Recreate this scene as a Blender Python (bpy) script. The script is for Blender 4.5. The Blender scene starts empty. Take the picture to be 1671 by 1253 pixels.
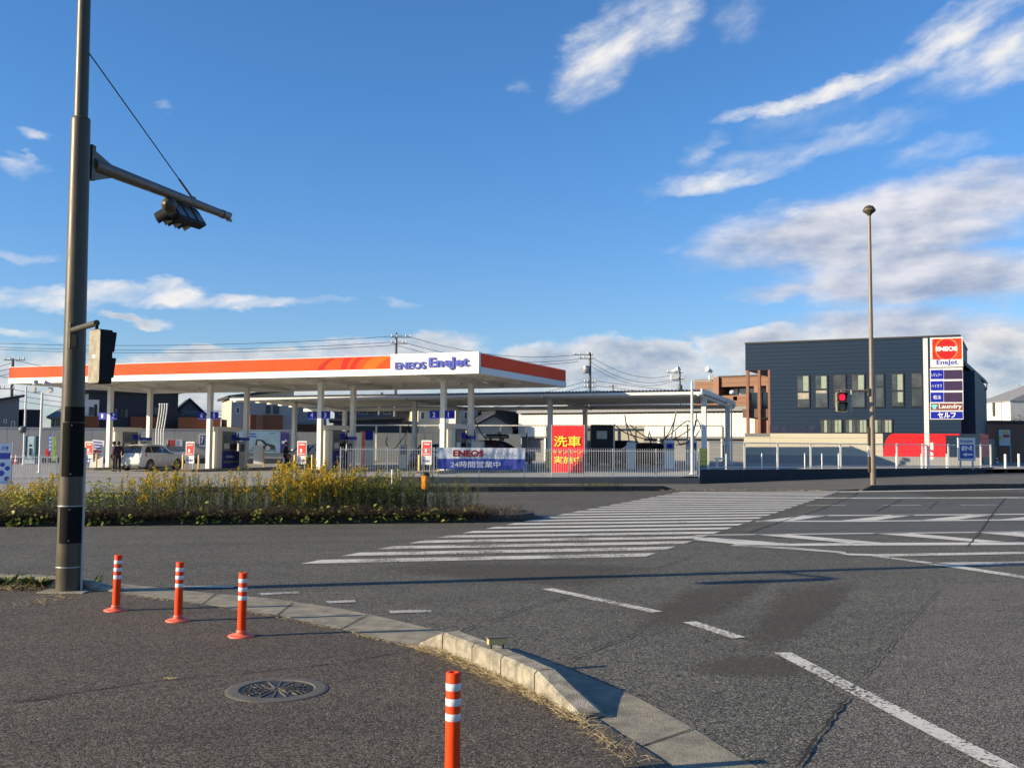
import bpy, math, random
from mathutils import Vector, Matrix, noise as mnoise
random.seed(7)
S = bpy.context.scene
COL = S.collection
rad = math.radians
# ------------------------------------------------------------------ camera, world, sun, exposure
F = 1650.0; CAMZ = 1.75
cd = bpy.data.cameras.new('camera'); cam = bpy.data.objects.new('camera', cd); COL.objects.link(cam)
cd.sensor_width = 36.0; cd.lens = F * 36.0 / 1671.0; cd.clip_start = 0.05; cd.clip_end = 6000
CM = Matrix.Rotation(rad(90) + math.atan(97.5 / F), 4, 'X') @ Matrix.Rotation(0.008, 4, 'Z')
cam.matrix_world = Matrix.Translation((0, 0, CAMZ)) @ CM
S.camera = cam
R3 = CM.to_3x3(); EYE = Vector((0, 0, CAMZ))
SUN_AZ, SUN_EL = 15.5, 18.2          # light travels towards +X turned 11 degrees towards +Y
travel = Vector((math.cos(rad(SUN_AZ)) * math.cos(rad(SUN_EL)), math.sin(rad(SUN_AZ)) * math.cos(rad(SUN_EL)), -math.sin(rad(SUN_EL))))
sd = bpy.data.lights.new('sun', 'SUN'); sun = bpy.data.objects.new('sun', sd); COL.objects.link(sun)
sd.energy = 5.0; sd.angle = rad(0.5); sd.color = (1.0, 0.83, 0.57)
sun.rotation_euler = travel.to_track_quat('-Z', 'Y').to_euler()
S.view_settings.view_transform = 'Standard'; S.view_settings.look = 'None'
S.view_settings.gamma = 1.0; S.view_settings.use_curve_mapping = False
S.view_settings.exposure = 0.80

def ray(px, py):
    d = R3 @ Vector(((px - 835.5) / F, (626.5 - py) / F, -1.0)); return d
def G(px, py, z=0.0):
    d = ray(px, py); t = (z - CAMZ) / d.z; return Vector((d.x * t, d.y * t, z))
def A(px, py, Y):
    d = ray(px, py); return EYE + d * (Y / d.y)
def PX(p):
    q = R3.transposed() @ (Vector(p) - EYE); return (835.5 + F * q.x / -q.z, 626.5 - F * q.y / -q.z)

class NT:
    def __init__(s, tree): s.t = tree; s.n = tree.nodes; s.l = tree.links
    def new(s, ty, **kw):
        n = s.n.new(ty)
        for k, v in kw.items(): setattr(n, k, v)
        return n
    def set(s, sock, v):
        if isinstance(v, bpy.types.NodeSocket): s.l.new(v, sock)
        elif v is not None: sock.default_value = v
    def m(s, op, a, b=None, c=None, clamp=False):
        n = s.new('ShaderNodeMath', operation=op, use_clamp=clamp)
        s.set(n.inputs[0], a); s.set(n.inputs[1], b)
        if c is not None: s.set(n.inputs[2], c)
        return n.outputs[0]
    def mr(s, v, a, b, c=0.0, d=1.0, smooth=True):
        n = s.new('ShaderNodeMapRange', interpolation_type='SMOOTHSTEP' if smooth else 'LINEAR')
        for i, x in enumerate((v, a, b, c, d)): s.set(n.inputs[i], x)
        return n.outputs[0]
    def mix(s, f, a, b, blend='MIX'):
        n = s.new('ShaderNodeMix', data_type='RGBA', blend_type=blend)
        s.set(n.inputs[0], f); s.set(n.inputs[6], a); s.set(n.inputs[7], b); return n.outputs[2]
    def noise(s, vec, scale, detail=4.0, rough=0.55, dist=0.0, col=False):
        n = s.new('ShaderNodeTexNoise'); s.set(n.inputs['Vector'], vec); n.inputs['Scale'].default_value = scale
        n.inputs['Detail'].default_value = detail; n.inputs['Roughness'].default_value = rough; n.inputs['Distortion'].default_value = dist
        return n.outputs['Color' if col else 'Fac']
    def comb(s, x, y, z=0.0):
        n = s.new('ShaderNodeCombineXYZ'); s.set(n.inputs[0], x); s.set(n.inputs[1], y); s.set(n.inputs[2], z); return n.outputs[0]
    def scalev(s, vec, k):
        n = s.new('ShaderNodeVectorMath', operation='MULTIPLY'); s.set(n.inputs[0], vec); n.inputs[1].default_value = k; return n.outputs[0]

W = bpy.data.worlds.new('World'); S.world = W; W.use_nodes = True
w = NT(W.node_tree); w.n.clear()
sky = w.new('ShaderNodeTexSky', sky_type='NISHITA', sun_disc=False)
sky.sun_elevation = rad(SUN_EL); sky.sun_rotation = math.atan2(-travel.x, -travel.y)
sky.altitude = 0; sky.air_density = 1.0; sky.dust_density = 0.35; sky.ozone_density = 3.2
tc = w.new('ShaderNodeTexCoord'); sp = w.new('ShaderNodeSeparateXYZ'); w.l.new(tc.outputs['Generated'], sp.inputs[0])
AZ = w.m('ARCTAN2', sp.outputs[0], sp.outputs[1]); EL = w.m('ARCSINE', sp.outputs[2])
wob = w.noise(w.comb(AZ, w.m('MULTIPLY', EL, 2.2)), 9.0, 5, 0.6, col=True)
ws = w.new('ShaderNodeSeparateColor'); w.l.new(wob, ws.inputs[0])
AZ2 = w.m('ADD', AZ, w.m('MULTIPLY', w.m('SUBTRACT', ws.outputs[0], 0.5), 0.10))
EL2 = w.m('ADD', EL, w.m('MULTIPLY', w.m('SUBTRACT', ws.outputs[1], 0.5), 0.055))
def azel(px, py):
    d = ray(px, py).normalized(); return math.atan2(d.x, d.y), math.asin(d.z)
def blob(px, py, rx, ry, ang=0.0, gain=1.0):
    a0, e0 = azel(px, py); ra, re = rx / F, ry / F; c, s_ = math.cos(rad(ang)), math.sin(rad(ang))
    da = w.m('SUBTRACT', AZ2, a0); de = w.m('SUBTRACT', EL2, e0)
    u = w.m('DIVIDE', w.m('ADD', w.m('MULTIPLY', da, c), w.m('MULTIPLY', de, s_)), ra)
    v = w.m('DIVIDE', w.m('SUBTRACT', w.m('MULTIPLY', de, c), w.m('MULTIPLY', da, s_)), re)
    r = w.m('ADD', w.m('MULTIPLY', u, u), w.m('MULTIPLY', v, v))
    return w.m('MULTIPLY', w.m('SUBTRACT', 1.0, r, clamp=True), gain)
def cloud_layer(blobs, sx, sy, scale, k, lo, hi, detail=8.0, rough=0.6, rot=0.0, pw=0.45):
    m = None
    for b in blobs:
        q = blob(*b); m = q if m is None else w.m('MAXIMUM', m, q)
    cr_, sr_ = math.cos(rad(rot)), math.sin(rad(rot))
    P_ = w.m('ADD', w.m('MULTIPLY', AZ, cr_ * sx), w.m('MULTIPLY', EL, sr_ * sx)); Q_ = w.m('SUBTRACT', w.m('MULTIPLY', EL, cr_ * sy), w.m('MULTIPLY', AZ, sr_ * sy))
    vec = w.comb(P_, Q_); vec2 = w.comb(w.m('ADD', P_, -0.014 * sx), w.m('ADD', Q_, 0.010 * sy))
    n1 = w.noise(vec, scale, detail, rough); n2 = w.noise(vec2, scale, detail, rough)
    dn = w.m('ADD', m, w.m('MULTIPLY', w.m('MULTIPLY', w.m('SUBTRACT', n1, 0.5), k), w.m('POWER', m, pw)))
    a = w.mr(dn, lo, hi)
    sh = w.m('ADD', 0.5, w.m('MULTIPLY', w.m('SUBTRACT', n1, n2), 3.6), clamp=True)
    return a, sh, dn
cumulus = [(1010, 600, 215, 62, 0), (920, 600, 160, 45, 0), (1090, 580, 85, 40, -12), (1230, 555, 120, 30, 0, .7), (1380, 600, 260, 60, 0, .75),
           (1640, 600, 90, 75, 0, .9), (640, 570, 200, 34, 0, .7), (330, 590, 330, 26, 3, .75), (120, 600, 210, 22, 0, .7), (215, 512, 75, 12, -6, .75),
           (60, 600, 160, 40, 0, .6), (500, 660, 900, 50, 0, .55), (1300, 660, 700, 55, 0, .7)]
strat = [(1400, 385, 280, 78, 3), (1480, 455, 270, 55, 0), (1560, 330, 260, 60, 5, .8), (1500, 545, 400, 50, 0, .72), (1310, 475, 120, 26, 0, .8)]
cirrus = [(985, 95, 120, 62, 47), (1060, 35, 110, 55, 35, .8), (1200, 30, 70, 48, 20, .45), (1560, 55, 190, 42, 24), (1380, 140, 190, 20, 10), (1260, 168, 140, 13, 12, .9), (1650, 95, 160, 55, 10, .9),
          (1175, 290, 150, 22, 8, .9), (1330, 235, 220, 30, 9, .6), (1140, 255, 60, 24, 40, .45), (1520, 245, 120, 28, 6, .45), (1640, 300, 120, 16, 0, .5), (270, 481, 330, 15, 2), (60, 492, 90, 18, 0, .9), (35, 411, 75, 12, -3, .75),
          (45, 222, 34, 15, -20, .65), (35, 272, 40, 12, -12, .6), (272, 183, 18, 9, 0, .5), (850, 145, 26, 14, -20, .45), (660, 492, 40, 8, 0, .4), (30, 547, 90, 10, 0, .8), (1310, 190, 120, 60, 0, .25), (1090, 400, 60, 8, 5, .3)]
a1, s1, d1 = cloud_layer(cumulus, 1.0, 1.9, 15.0, 1.9, 0.10, 0.62, 12.0, 0.60)
a2, s2, d2 = cloud_layer(strat, 1.0, 2.6, 9.0, 1.9, 0.02, 0.80, 12.0, 0.55, 3.0)
a3, s3, d3 = cloud_layer(cirrus, 1.0, 2.3, 13.0, 2.6, 0.02, 1.35, 13.0, 0.60, 22.0, 0.6)
hz = w.mr(EL, 0.0, 0.33)
skyc = w.mix(1.0, sky.outputs[0], w.mix(hz, (0.84, 0.98, 1.24, 1), (0.62, 1.03, 1.40, 1)), 'MULTIPLY')
K = 8.0
def tone(sh, lit, dark): return w.mix(sh, tuple(K * c for c in dark) + (1,), tuple(K * c for c in lit) + (1,))
c1 = tone(w.m('ADD', w.m('MULTIPLY', s1, 0.55), w.m('MULTIPLY', w.mr(d1, 0.90, 0.15), 0.42), clamp=True), (0.98, 0.92, 0.86), (0.31, 0.38, 0.50))
c2 = tone(w.m('ADD', w.m('MULTIPLY', s2, 0.8), w.m('MULTIPLY', w.mr(EL, 0.10, 0.26), 0.30), clamp=True), (0.82, 0.79, 0.80), (0.30, 0.35, 0.48))
c3 = tone(s3, (0.86, 0.84, 0.82), (0.60, 0.66, 0.76))
skyc = w.mix(w.m('MULTIPLY', a3, 0.97), skyc, c3)
skyc = w.mix(w.m('MULTIPLY', a2, 0.88), skyc, c2)
skyc = w.mix(w.m('MULTIPLY', a1, 0.85), skyc, c1)
bg = w.new('ShaderNodeBackground'); bg.inputs[1].default_value = 0.078; w.l.new(skyc, bg.inputs[0])
wo = w.new('ShaderNodeOutputWorld'); w.l.new(bg.outputs[0], wo.inputs[0])

# ------------------------------------------------------------------ materials
MATS = {}
def base(name):
    m = bpy.data.materials.new(name); m.use_nodes = True; t = NT(m.node_tree); b = m.node_tree.nodes['Principled BSDF']; MATS[name] = m
    return m, t, b
def mk(name, col, rough=0.6, var=0.12, scale=3.0, bump=0.0, bscale=60.0, metal=0.0, emit=0.0, alpha=None, trans=0.0, dirt=0.0, spec=None, coat=0.0):
    m, t, b = base(name)
    tcn = t.new('ShaderNodeTexCoord'); co = tcn.outputs['Object']
    n = t.noise(co, scale, 5, 0.6)
    c = Vector(col)
    lo = tuple(c * (1 - var)) + (1,); hi = tuple(c * (1 + var * 0.7)) + (1,)
    colr = t.mix(t.mr(n, 0.3, 0.7), lo, hi)
    if dirt > 0:
        n2 = t.noise(t.scalev(co, (6.0, 6.0, 0.9)), 1.6, 6, 0.65)
        colr = t.mix(t.m('MULTIPLY', t.mr(n2, 0.48, 0.75), dirt), colr, tuple(c * 0.35 + Vector((.03, .025, .015))) + (1,))
    t.l.new(colr, b.inputs['Base Color'])
    b.inputs['Roughness'].default_value = rough; b.inputs['Metallic'].default_value = metal
    t.l.new(t.mr(n, 0.2, 0.8, max(rough - 0.08, 0.02), min(rough + 0.1, 1)), b.inputs['Roughness'])
    if spec is not None: b.inputs['Specular IOR Level'].default_value = spec
    if coat: b.inputs['Coat Weight'].default_value = coat; b.inputs['Coat Roughness'].default_value = 0.08
    if bump > 0:
        bn = t.new('ShaderNodeBump'); bn.inputs['Strength'].default_value = bump; bn.inputs['Distance'].default_value = 0.02
        t.l.new(t.noise(co, bscale, 4), bn.inputs['Height']); t.l.new(bn.outputs[0], b.inputs['Normal'])
    if emit: b.inputs['Emission Color'].default_value = tuple(col) + (1,); b.inputs['Emission Strength'].default_value = emit
    if alpha is not None: b.inputs['Alpha'].default_value = alpha
    return m
def asphalt(name, c1, c2, vscale=95.0, bump=0.9, dist=0.012, mottle=0.22, light=0.0):
    m, t, b = base(name)
    g = t.new('ShaderNodeNewGeometry'); P = g.outputs['Position']
    vo = t.new('ShaderNodeTexVoronoi'); t.l.new(P, vo.inputs['Vector']); vo.inputs['Scale'].default_value = vscale
    v2 = t.new('ShaderNodeTexVoronoi', feature='DISTANCE_TO_EDGE'); t.l.new(P, v2.inputs['Vector']); v2.inputs['Scale'].default_value = vscale * 0.62
    sc = t.new('ShaderNodeSeparateColor'); t.l.new(vo.outputs['Color'], sc.inputs[0])
    stone = t.mix(t.mr(sc.outputs[0], 0.0, 1.0, smooth=False), tuple(c1) + (1,), tuple(c2) + (1,))
    bright = t.mr(sc.outputs[1], 0.955, 0.985)
    stone = t.mix(t.m('MULTIPLY', bright, 0.65), stone, (0.34, 0.31, 0.27, 1))
    gap = t.mr(v2.outputs[0], 0.02, 0.16)
    stone = t.mix(t.m('MULTIPLY', t.m('SUBTRACT', 1.0, gap), 0.55), stone, tuple(Vector(c1) * 0.45) + (1,))
    big = t.noise(P, 0.35, 5, 0.6); mid = t.noise(P, 3.0, 5, 0.65)
    rt_ = t.new('ShaderNodeVectorRotate', rotation_type='Z_AXIS'); t.l.new(P, rt_.inputs['Vector']); rt_.inputs['Angle'].default_value = rad(-14.3)
    trk = t.noise(t.scalev(rt_.outputs[0], (0.06, 1.0, 1.0)), 1.3, 3, 0.55)
    oil = t.mr(t.noise(P, 0.9, 7, 0.72), 0.60, 0.72)
    k = t.m('ADD', t.m('MULTIPLY', t.m('SUBTRACT', big, 0.5), mottle * 2.2), t.m('MULTIPLY', t.m('SUBTRACT', mid, 0.5), mottle * 1.4))
    k = t.m('ADD', k, t.m('SUBTRACT', t.m('MULTIPLY', t.m('SUBTRACT', trk, 0.5), mottle * 2.0), t.m('MULTIPLY', oil, 0.16)))
    hs = t.new('ShaderNodeHueSaturation'); t.l.new(stone, hs.inputs['Color']); t.l.new(t.m('ADD', 1.0 + light, k), hs.inputs['Value'])
    t.l.new(hs.outputs[0], b.inputs['Base Color']); b.inputs['Roughness'].default_value = 0.82; b.inputs['Specular IOR Level'].default_value = 0.35
    bn = t.new('ShaderNodeBump'); bn.inputs['Strength'].default_value = bump; bn.inputs['Distance'].default_value = dist
    hgt = t.m('ADD', t.m('MULTIPLY', gap, 0.6), t.m('MULTIPLY', sc.outputs[2], 0.4))
    t.l.new(hgt, bn.inputs['Height']); t.l.new(bn.outputs[0], b.inputs['Normal'])
    return m
def paint(name, col, thr=0.42, soft=0.06, scale=38.0, edge=True):
    """worn road paint: real wear as holes in a thin sheet"""
    m, t, b = base(name)
    g = t.new('ShaderNodeNewGeometry'); P = g.outputs['Position']
    n1 = t.noise(P, scale, 6, 0.7); n2 = t.noise(P, 1.1, 4, 0.6)
    f = t.m('ADD', n1, t.m('MULTIPLY', t.m('SUBTRACT', n2, 0.5), 0.55))
    al = t.mr(f, thr - soft, thr + soft)
    c = t.mix(t.noise(P, 6.0, 5), tuple(Vector(col) * 0.72) + (1,), tuple(col) + (1,))
    t.l.new(c, b.inputs['Base Color']); t.l.new(al, b.inputs['Alpha']); b.inputs['Roughness'].default_value = 0.7
    return m
def leafmat(name, a, bcol, tr=0.3):
    m, t, b = base(name)
    g = t.new('ShaderNodeNewGeometry'); n = t.noise(g.outputs['Position'], 7.0, 3)
    rnd = g.outputs['Random Per Island']
    c = t.mix(t.mr(t.m('ADD', t.m('MULTIPLY', n, 0.5), t.m('MULTIPLY', rnd, 0.6)), 0.25, 0.9), tuple(a) + (1,), tuple(bcol) + (1,))
    t.l.new(c, b.inputs['Base Color']); b.inputs['Roughness'].default_value = 0.6
    tl = t.new('ShaderNodeBsdfTranslucent'); t.l.new(c, tl.inputs[0]); mx = t.new('ShaderNodeMixShader'); mx.inputs[0].default_value = tr
    out = m.node_tree.nodes['Material Output']
    t.l.new(b.outputs[0], mx.inputs[1]); t.l.new(tl.outputs[0], mx.inputs[2]); t.l.new(mx.outputs[0], out.inputs[0])
    return m
def siding(name, col, period=0.3, vertical=False, depth=0.01, var=0.08, rough=0.5, duty=0.1):
    m, t, b = base(name)
    tcn = t.new('ShaderNodeTexCoord'); s_ = t.new('ShaderNodeSeparateXYZ'); t.l.new(tcn.outputs['Object'], s_.inputs[0])
    if vertical:
        x = t.m('ADD', t.m('MULTIPLY', s_.outputs[0], 0.914), t.m('MULTIPLY', s_.outputs[1], -0.407))
    else: x = s_.outputs[2]
    fr = t.m('FRACT', t.m('ADD', t.m('DIVIDE', x, period), 500.0))
    h = t.mr(fr, 0.0, duty) if not vertical else t.m('ABSOLUTE', t.m('SUBTRACT', fr, 0.5))
    n = t.noise(t.scalev(tcn.outputs['Object'], (0.5, 0.5, 3.0)), 1.2, 5, 0.6)
    c = Vector(col); cc = t.mix(n, tuple(c * (1 - var)) + (1,), tuple(c * (1 + var)) + (1,))
    t.l.new(cc, b.inputs['Base Color']); b.inputs['Roughness'].default_value = rough; b.inputs['Specular IOR Level'].default_value = 0.2
    bn = t.new('ShaderNodeBump'); bn.inputs['Strength'].default_value = 1.0; bn.inputs['Distance'].default_value = depth
    t.l.new(h, bn.inputs['Height']); t.l.new(bn.outputs[0], b.inputs['Normal'])
    return m
def glassmat(name, tint, alpha=0.25, rough=0.02):
    m, t, b = base(name)
    b.inputs['Base Color'].default_value = tuple(tint) + (1,); b.inputs['Roughness'].default_value = rough
    b.inputs['Alpha'].default_value = alpha; b.inputs['IOR'].default_value = 1.5
    return m

asphalt('road_asphalt', (0.042, 0.041, 0.035), (0.280, 0.262, 0.208), 58.0, 1.0, 0.026, 0.30)
asphalt('walk_asphalt', (0.036, 0.030, 0.023), (0.235, 0.190, 0.142), 70.0, 1.0, 0.022, 0.28)
asphalt('patch_asphalt', (0.050, 0.046, 0.043), (0.062, 0.058, 0.054), 140.0, 0.12, 0.004, 0.18)
asphalt('far_asphalt', (0.115, 0.105, 0.085), (0.18, 0.165, 0.135), 60.0, 0.3, 0.006)
asphalt('yard_asphalt', (0.28, 0.275, 0.25), (0.37, 0.36, 0.325), 40.0, 0.2, 0.004, 0.16)
asphalt('base_ground', (0.06, 0.058, 0.05), (0.12, 0.11, 0.09), 10.0, 0.2, 0.02)
mk('concrete', (0.30, 0.26, 0.205), 0.85, 0.22, 4.0, 0.5, 120.0, dirt=0.45)
mk('gutter_concrete', (0.29, 0.26, 0.195), 0.88, 0.34, 5.0, 0.9, 120.0, dirt=0.5)
mk('kerb_concrete', (0.34, 0.305, 0.235), 0.85, 0.42, 9.0, 0.8, 90.0, dirt=0.9)
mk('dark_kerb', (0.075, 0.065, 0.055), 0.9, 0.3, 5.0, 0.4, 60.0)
mk('soil', (0.075, 0.055, 0.038), 0.95, 0.4, 6.0, 1.0, 25.0)
mk('crack_black', (0.012, 0.012, 0.012), 0.95)
paint('paint_white', (0.70, 0.67, 0.57), 0.445, 0.06, 34.0)
paint('paint_worn', (0.55, 0.53, 0.48), 0.455, 0.05, 55.0)
paint('paint_solid', (0.70, 0.67, 0.58), 0.36, 0.08, 30.0)
m_, t_, b_ = base('patch_edge')   # smooth repair patches whose edges fray out
g_ = t_.new('ShaderNodeNewGeometry'); at_ = t_.new('ShaderNodeAttribute', attribute_name='edge')
al_ = t_.mr(t_.m('ADD', at_.outputs['Fac'], t_.m('MULTIPLY', t_.m('SUBTRACT', t_.noise(g_.outputs['Position'], 9.0, 8, 0.75), 0.5), 1.5)), 0.10, 0.95)
c_ = t_.mix(t_.noise(t_.scalev(g_.outputs['Position'], (1, 5, 1)), 2.5, 6, 0.6), (0.080, 0.075, 0.062, 1), (0.135, 0.120, 0.098, 1))
t_.l.new(c_, b_.inputs['Base Color']); t_.l.new(t_.m('MULTIPLY', al_, 0.50), b_.inputs['Alpha']); b_.inputs['Roughness'].default_value = 0.9; b_.inputs['Specular IOR Level'].default_value = 0.15
mk('pole_brown', (0.080, 0.066, 0.044), 0.40, 0.10, 4.0, 0.05, 200.0, metal=0.1, spec=.35)
mk('pole_wrap', (0.012, 0.011, 0.010), 0.8, 0.3, 6.0, 0.4, 90.0, spec=.12)
mk('lamp_brown', (0.20, 0.155, 0.115), 0.35, 0.08, 2.0)
mk('galvanised', (0.42, 0.42, 0.40), 0.4, 0.1, 3.0, metal=0.3)
mk('signal_grey', (0.27, 0.235, 0.165), 0.6, 0.45, 12.0, dirt=0.95)
mk('signal_dark', (0.016, 0.016, 0.016), 0.6, spec=.15)
mk('signal_back', (0.045, 0.055, 0.07), 0.35)
mk('black', (0.014, 0.014, 0.015), 0.5); mk('rubber', (0.018, 0.018, 0.018), 0.85)
mk('post_orange', (0.80, 0.058, 0.006), 0.5, 0.07, 6.0, 0.03, dirt=0.3, spec=.2)
mk('base_orange', (0.85, 0.13, 0.07), 0.5, 0.1, 6.0, dirt=0.3)
mk('reflect', (0.66, 0.67, 0.70), 0.3, 0.06, 20.0, dirt=0.3)
mk('iron', (0.060, 0.056, 0.050), 0.5, 0.25, 12.0, 0.3, 200.0, metal=0.35)
mk('iron_ring', (0.125, 0.110, 0.085), 0.65, 0.2, 7.0, 0.3, 200.0)
mk('canopy_orange', (0.92, 0.062, 0.004), 0.5, 0.02, 0.5, spec=.12); mk('canopy_red', (0.42, 0.008, 0.006), 0.5, .02, spec=.12); mk('canopy_crimson', (0.80, 0.008, 0.008), 0.5, .02, spec=.12)
mk('canopy_light', (0.98, 0.13, 0.008), 0.5, .02, spec=.12)
mk('white_panel', (0.74, 0.73, 0.70), 0.4, 0.04, 0.7, dirt=0.08)
mk('white_metal', (0.70, 0.69, 0.65), 0.4, 0.05, 1.0, dirt=0.12)
mk('soffit', (0.74, 0.71, 0.63), 0.55, 0.08, 0.8)
mk('roof_metal', (0.40, 0.39, 0.37), 0.4, 0.08, 1.0, metal=0.2)
mk('sign_blue', (0.012, 0.022, 0.34), 0.5, .03, spec=.15); mk('letter_blue', (0.03, 0.05, 0.40), 0.4, .03)
mk('banner_blue', (0.07, 0.10, 0.42), 0.6, .06, 5.0); mk('banner_white', (0.78, 0.79, 0.80), 0.55, .05, 5.0)
mk('banner_red', (0.80, 0.008, 0.012), 0.6, .05, 4.0); mk('banner_yellow', (0.85, 0.78, 0.05), 0.6, .05)
mk('dark_red', (0.30, 0.012, 0.02), 0.5); mk('sign_red', (0.70, 0.05, 0.03), 0.45, .04); mk('logo_red', (0.55, 0.012, 0.008), 0.4, .03)
mk('emblem_ring', (0.95, 0.30, 0.10), .5, .02); mk('sign_brown', (0.20, 0.055, 0.04), 0.5, .04); mk('cyan', (0.15, 0.72, 0.70), 0.5, .03)
mk('display_off', (0.055, 0.028, 0.075), 0.25, .05)
mk('letter_white', (0.80, 0.80, 0.80), 0.45, .02); mk('letter_grey', (0.40, 0.42, 0.47), 0.5, .03)
mk('yellow', (0.88, 0.66, 0.13), 0.5, 0.08, 5.0, dirt=0.15); mk('yellow_bar', (0.75, 0.48, 0.06), 0.45, 0.08)
mk('pump_blue', (0.015, 0.02, 0.16), 0.35, .06); mk('pump_cream', (0.70, 0.64, 0.54), 0.45, .04); mk('pump_grey', (0.16, 0.16, 0.16), 0.4, .1)
mk('screen', (0.10, 0.12, 0.14), 0.15, .3, 14.0)
mk('yard_wall', (0.38, 0.37, 0.34), 0.8, 0.07, 0.8, 0.1, 40.0, dirt=0.1)
mk('beige_wall', (0.42, 0.39, 0.31), 0.8, 0.06, 0.8)
siding('cream_wall', (0.50, 0.455, 0.35), 0.42, False, 0.012); siding('red_wall', (0.60, 0.018, 0.022), 0.42, False, 0.012)
siding('wall_grey', (0.27, 0.27, 0.265), 0.2, True, 0.01)
siding('navy_siding', (0.011, 0.027, 0.055), 0.27, False, 0.010, 0.10, 0.55, 0.2); mk('navy_trim', (0.006, 0.012, 0.045), 0.4)
mk('navy_wall', (0.014, 0.019, 0.030), 0.7, 0.12, 1.5, 0.1, 60)
mk('plinth_grey', (0.075, 0.085, 0.095), 0.8, 0.12, 1.5)
siding('brown_siding', (0.21, 0.105, 0.062), 0.5, False, 0.012, 0.1); siding('wood_brown', (0.20, 0.075, 0.035), 0.12, False, 0.01, 0.15)
mk('column_brown', (0.24, 0.10, 0.055), 0.6, .15, 3.0); mk('slab_brown', (0.11, 0.075, 0.055), 0.7)
siding('white_corr', (0.66, 0.64, 0.58), 0.35, True, 0.06, 0.04, 0.45)
siding('house_cream', (0.58, 0.52, 0.38), 0.45, False, 0.006); siding('house_grey', (0.33, 0.325, 0.31), 0.45, False, 0.006); siding('house_pale', (0.42, 0.44, 0.46), 0.4, False, 0.006)
siding('house_dark', (0.030, 0.036, 0.046), 0.3, True, 0.01); siding('house_slate', (0.16, 0.16, 0.165), 0.35, False, 0.008); mk('house_white', (0.66, 0.62, 0.56), 0.7, .04)
siding('roof_tile', (0.045, 0.045, 0.050), 0.18, False, 0.03, 0.2); mk('roof_edge', (0.03, 0.028, 0.028), 0.6); mk('roof_grey', (0.22, 0.22, 0.23), 0.7)
mk('win_frame', (0.012, 0.012, 0.014), 0.4); mk('win_white', (0.6, 0.6, 0.58), 0.4)
mk('glass_dark', (0.05, 0.058, 0.062), 0.06, .6, 1.2, spec=0.8); mk('curtain', (0.27, 0.32, 0.24), 0.6, .15, 8.0); mk('room_grey', (0.055, 0.062, 0.068), 0.35, .35, 1.5)
mk('room_warm', (0.34, 0.31, 0.24), 0.5, .35, 2.5)
mk('utility_concrete', (0.16, 0.15, 0.14), 0.8, .1); mk('cable', (0.02, 0.02, 0.022), 0.6); mk('transformer', (0.10, 0.11, 0.12), 0.5)
mk('orange_lamp', (0.90, 0.30, 0.01), 0.35, .2, 12.0, dirt=0.2)
mk('amber_block', (0.55, 0.38, 0.16), 0.5, .15, 8.0, dirt=0.3)
mk('car_white', (0.66, 0.65, 0.62), 0.28, .02, coat=0.6); mk('car_silver', (0.30, 0.31, 0.32), 0.3, .03, metal=0.5, coat=0.6); mk('car_dark', (0.02, 0.022, 0.026), 0.25, .05, coat=0.7); mk('car_red', (0.16, 0.03, 0.03), 0.3, .05, coat=0.6)
mk('car_glass', (0.012, 0.014, 0.016), 0.05, .2, spec=0.9); mk('tail_red', (0.36, 0.008, 0.012), 0.2); mk('head_clear', (0.55, 0.56, 0.56), 0.12); mk('rim', (0.34, 0.34, 0.34), 0.3, metal=0.6)
mk('skin', (0.42, 0.24, 0.16), 0.6); mk('hair', (0.010, 0.008, 0.008), 0.6); mk('cloth_black', (0.014, 0.013, 0.016), 0.85); mk('cloth_navy', (0.022, 0.030, 0.065), 0.85); mk('cloth_white', (0.5, 0.5, 0.5), .8); mk('cloth_maroon', (0.05, 0.016, 0.022), .85)
mk('tactile', (0.62, 0.47, 0.13), 0.7, .1); mk('poster_blue', (0.30, 0.46, 0.56), 0.5, .12, 1.5); mk('poster_purple', (0.055, 0.045, 0.22), 0.5)
mk('ev_teal', (0.03, 0.16, 0.18), 0.4); mk('ev_white', (0.42, 0.52, 0.55), 0.4); mk('green_stripe', (0.20, 0.30, 0.06), .6, .4, 6); mk('cone_red', (0.55, 0.03, 0.02), .5)
mk('grass_dry', (0.55, 0.44, 0.24), 0.85, .3, 20)
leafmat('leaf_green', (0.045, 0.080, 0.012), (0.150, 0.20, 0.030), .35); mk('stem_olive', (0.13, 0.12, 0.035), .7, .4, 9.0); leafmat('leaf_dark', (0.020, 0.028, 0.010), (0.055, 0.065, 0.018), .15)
leafmat('leaf_lime', (0.30, 0.33, 0.05), (0.52, 0.52, 0.10), .4); leafmat('bloom', (0.48, 0.30, 0.010), (0.86, 0.58, 0.035), .3)
leafmat('straw', (0.17, 0.11, 0.055), (0.42, 0.31, 0.16), .15); leafmat('brush_brown', (0.045, 0.030, 0.018), (0.13, 0.085, 0.045), .1); leafmat('hay', (0.36, 0.27, 0.14), (0.62, 0.50, 0.28), .15)
leafmat('tree_leaf', (0.018, 0.030, 0.010), (0.05, 0.07, 0.02), .2); mk('bark', (0.08, 0.06, 0.045), .9)
m_, t_, b_ = base('fence_glass'); tr_ = t_.new('ShaderNodeBsdfTransparent'); df_ = t_.new('ShaderNodeBsdfDiffuse'); df_.inputs[0].default_value = (0.7, 0.68, 0.62, 1); mx_ = t_.new('ShaderNodeMixShader'); mx_.inputs[0].default_value = 0.06
t_.l.new(tr_.outputs[0], mx_.inputs[1]); t_.l.new(df_.outputs[0], mx_.inputs[2]); t_.l.new(mx_.outputs[0], m_.node_tree.nodes['Material Output'].inputs[0])
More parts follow.
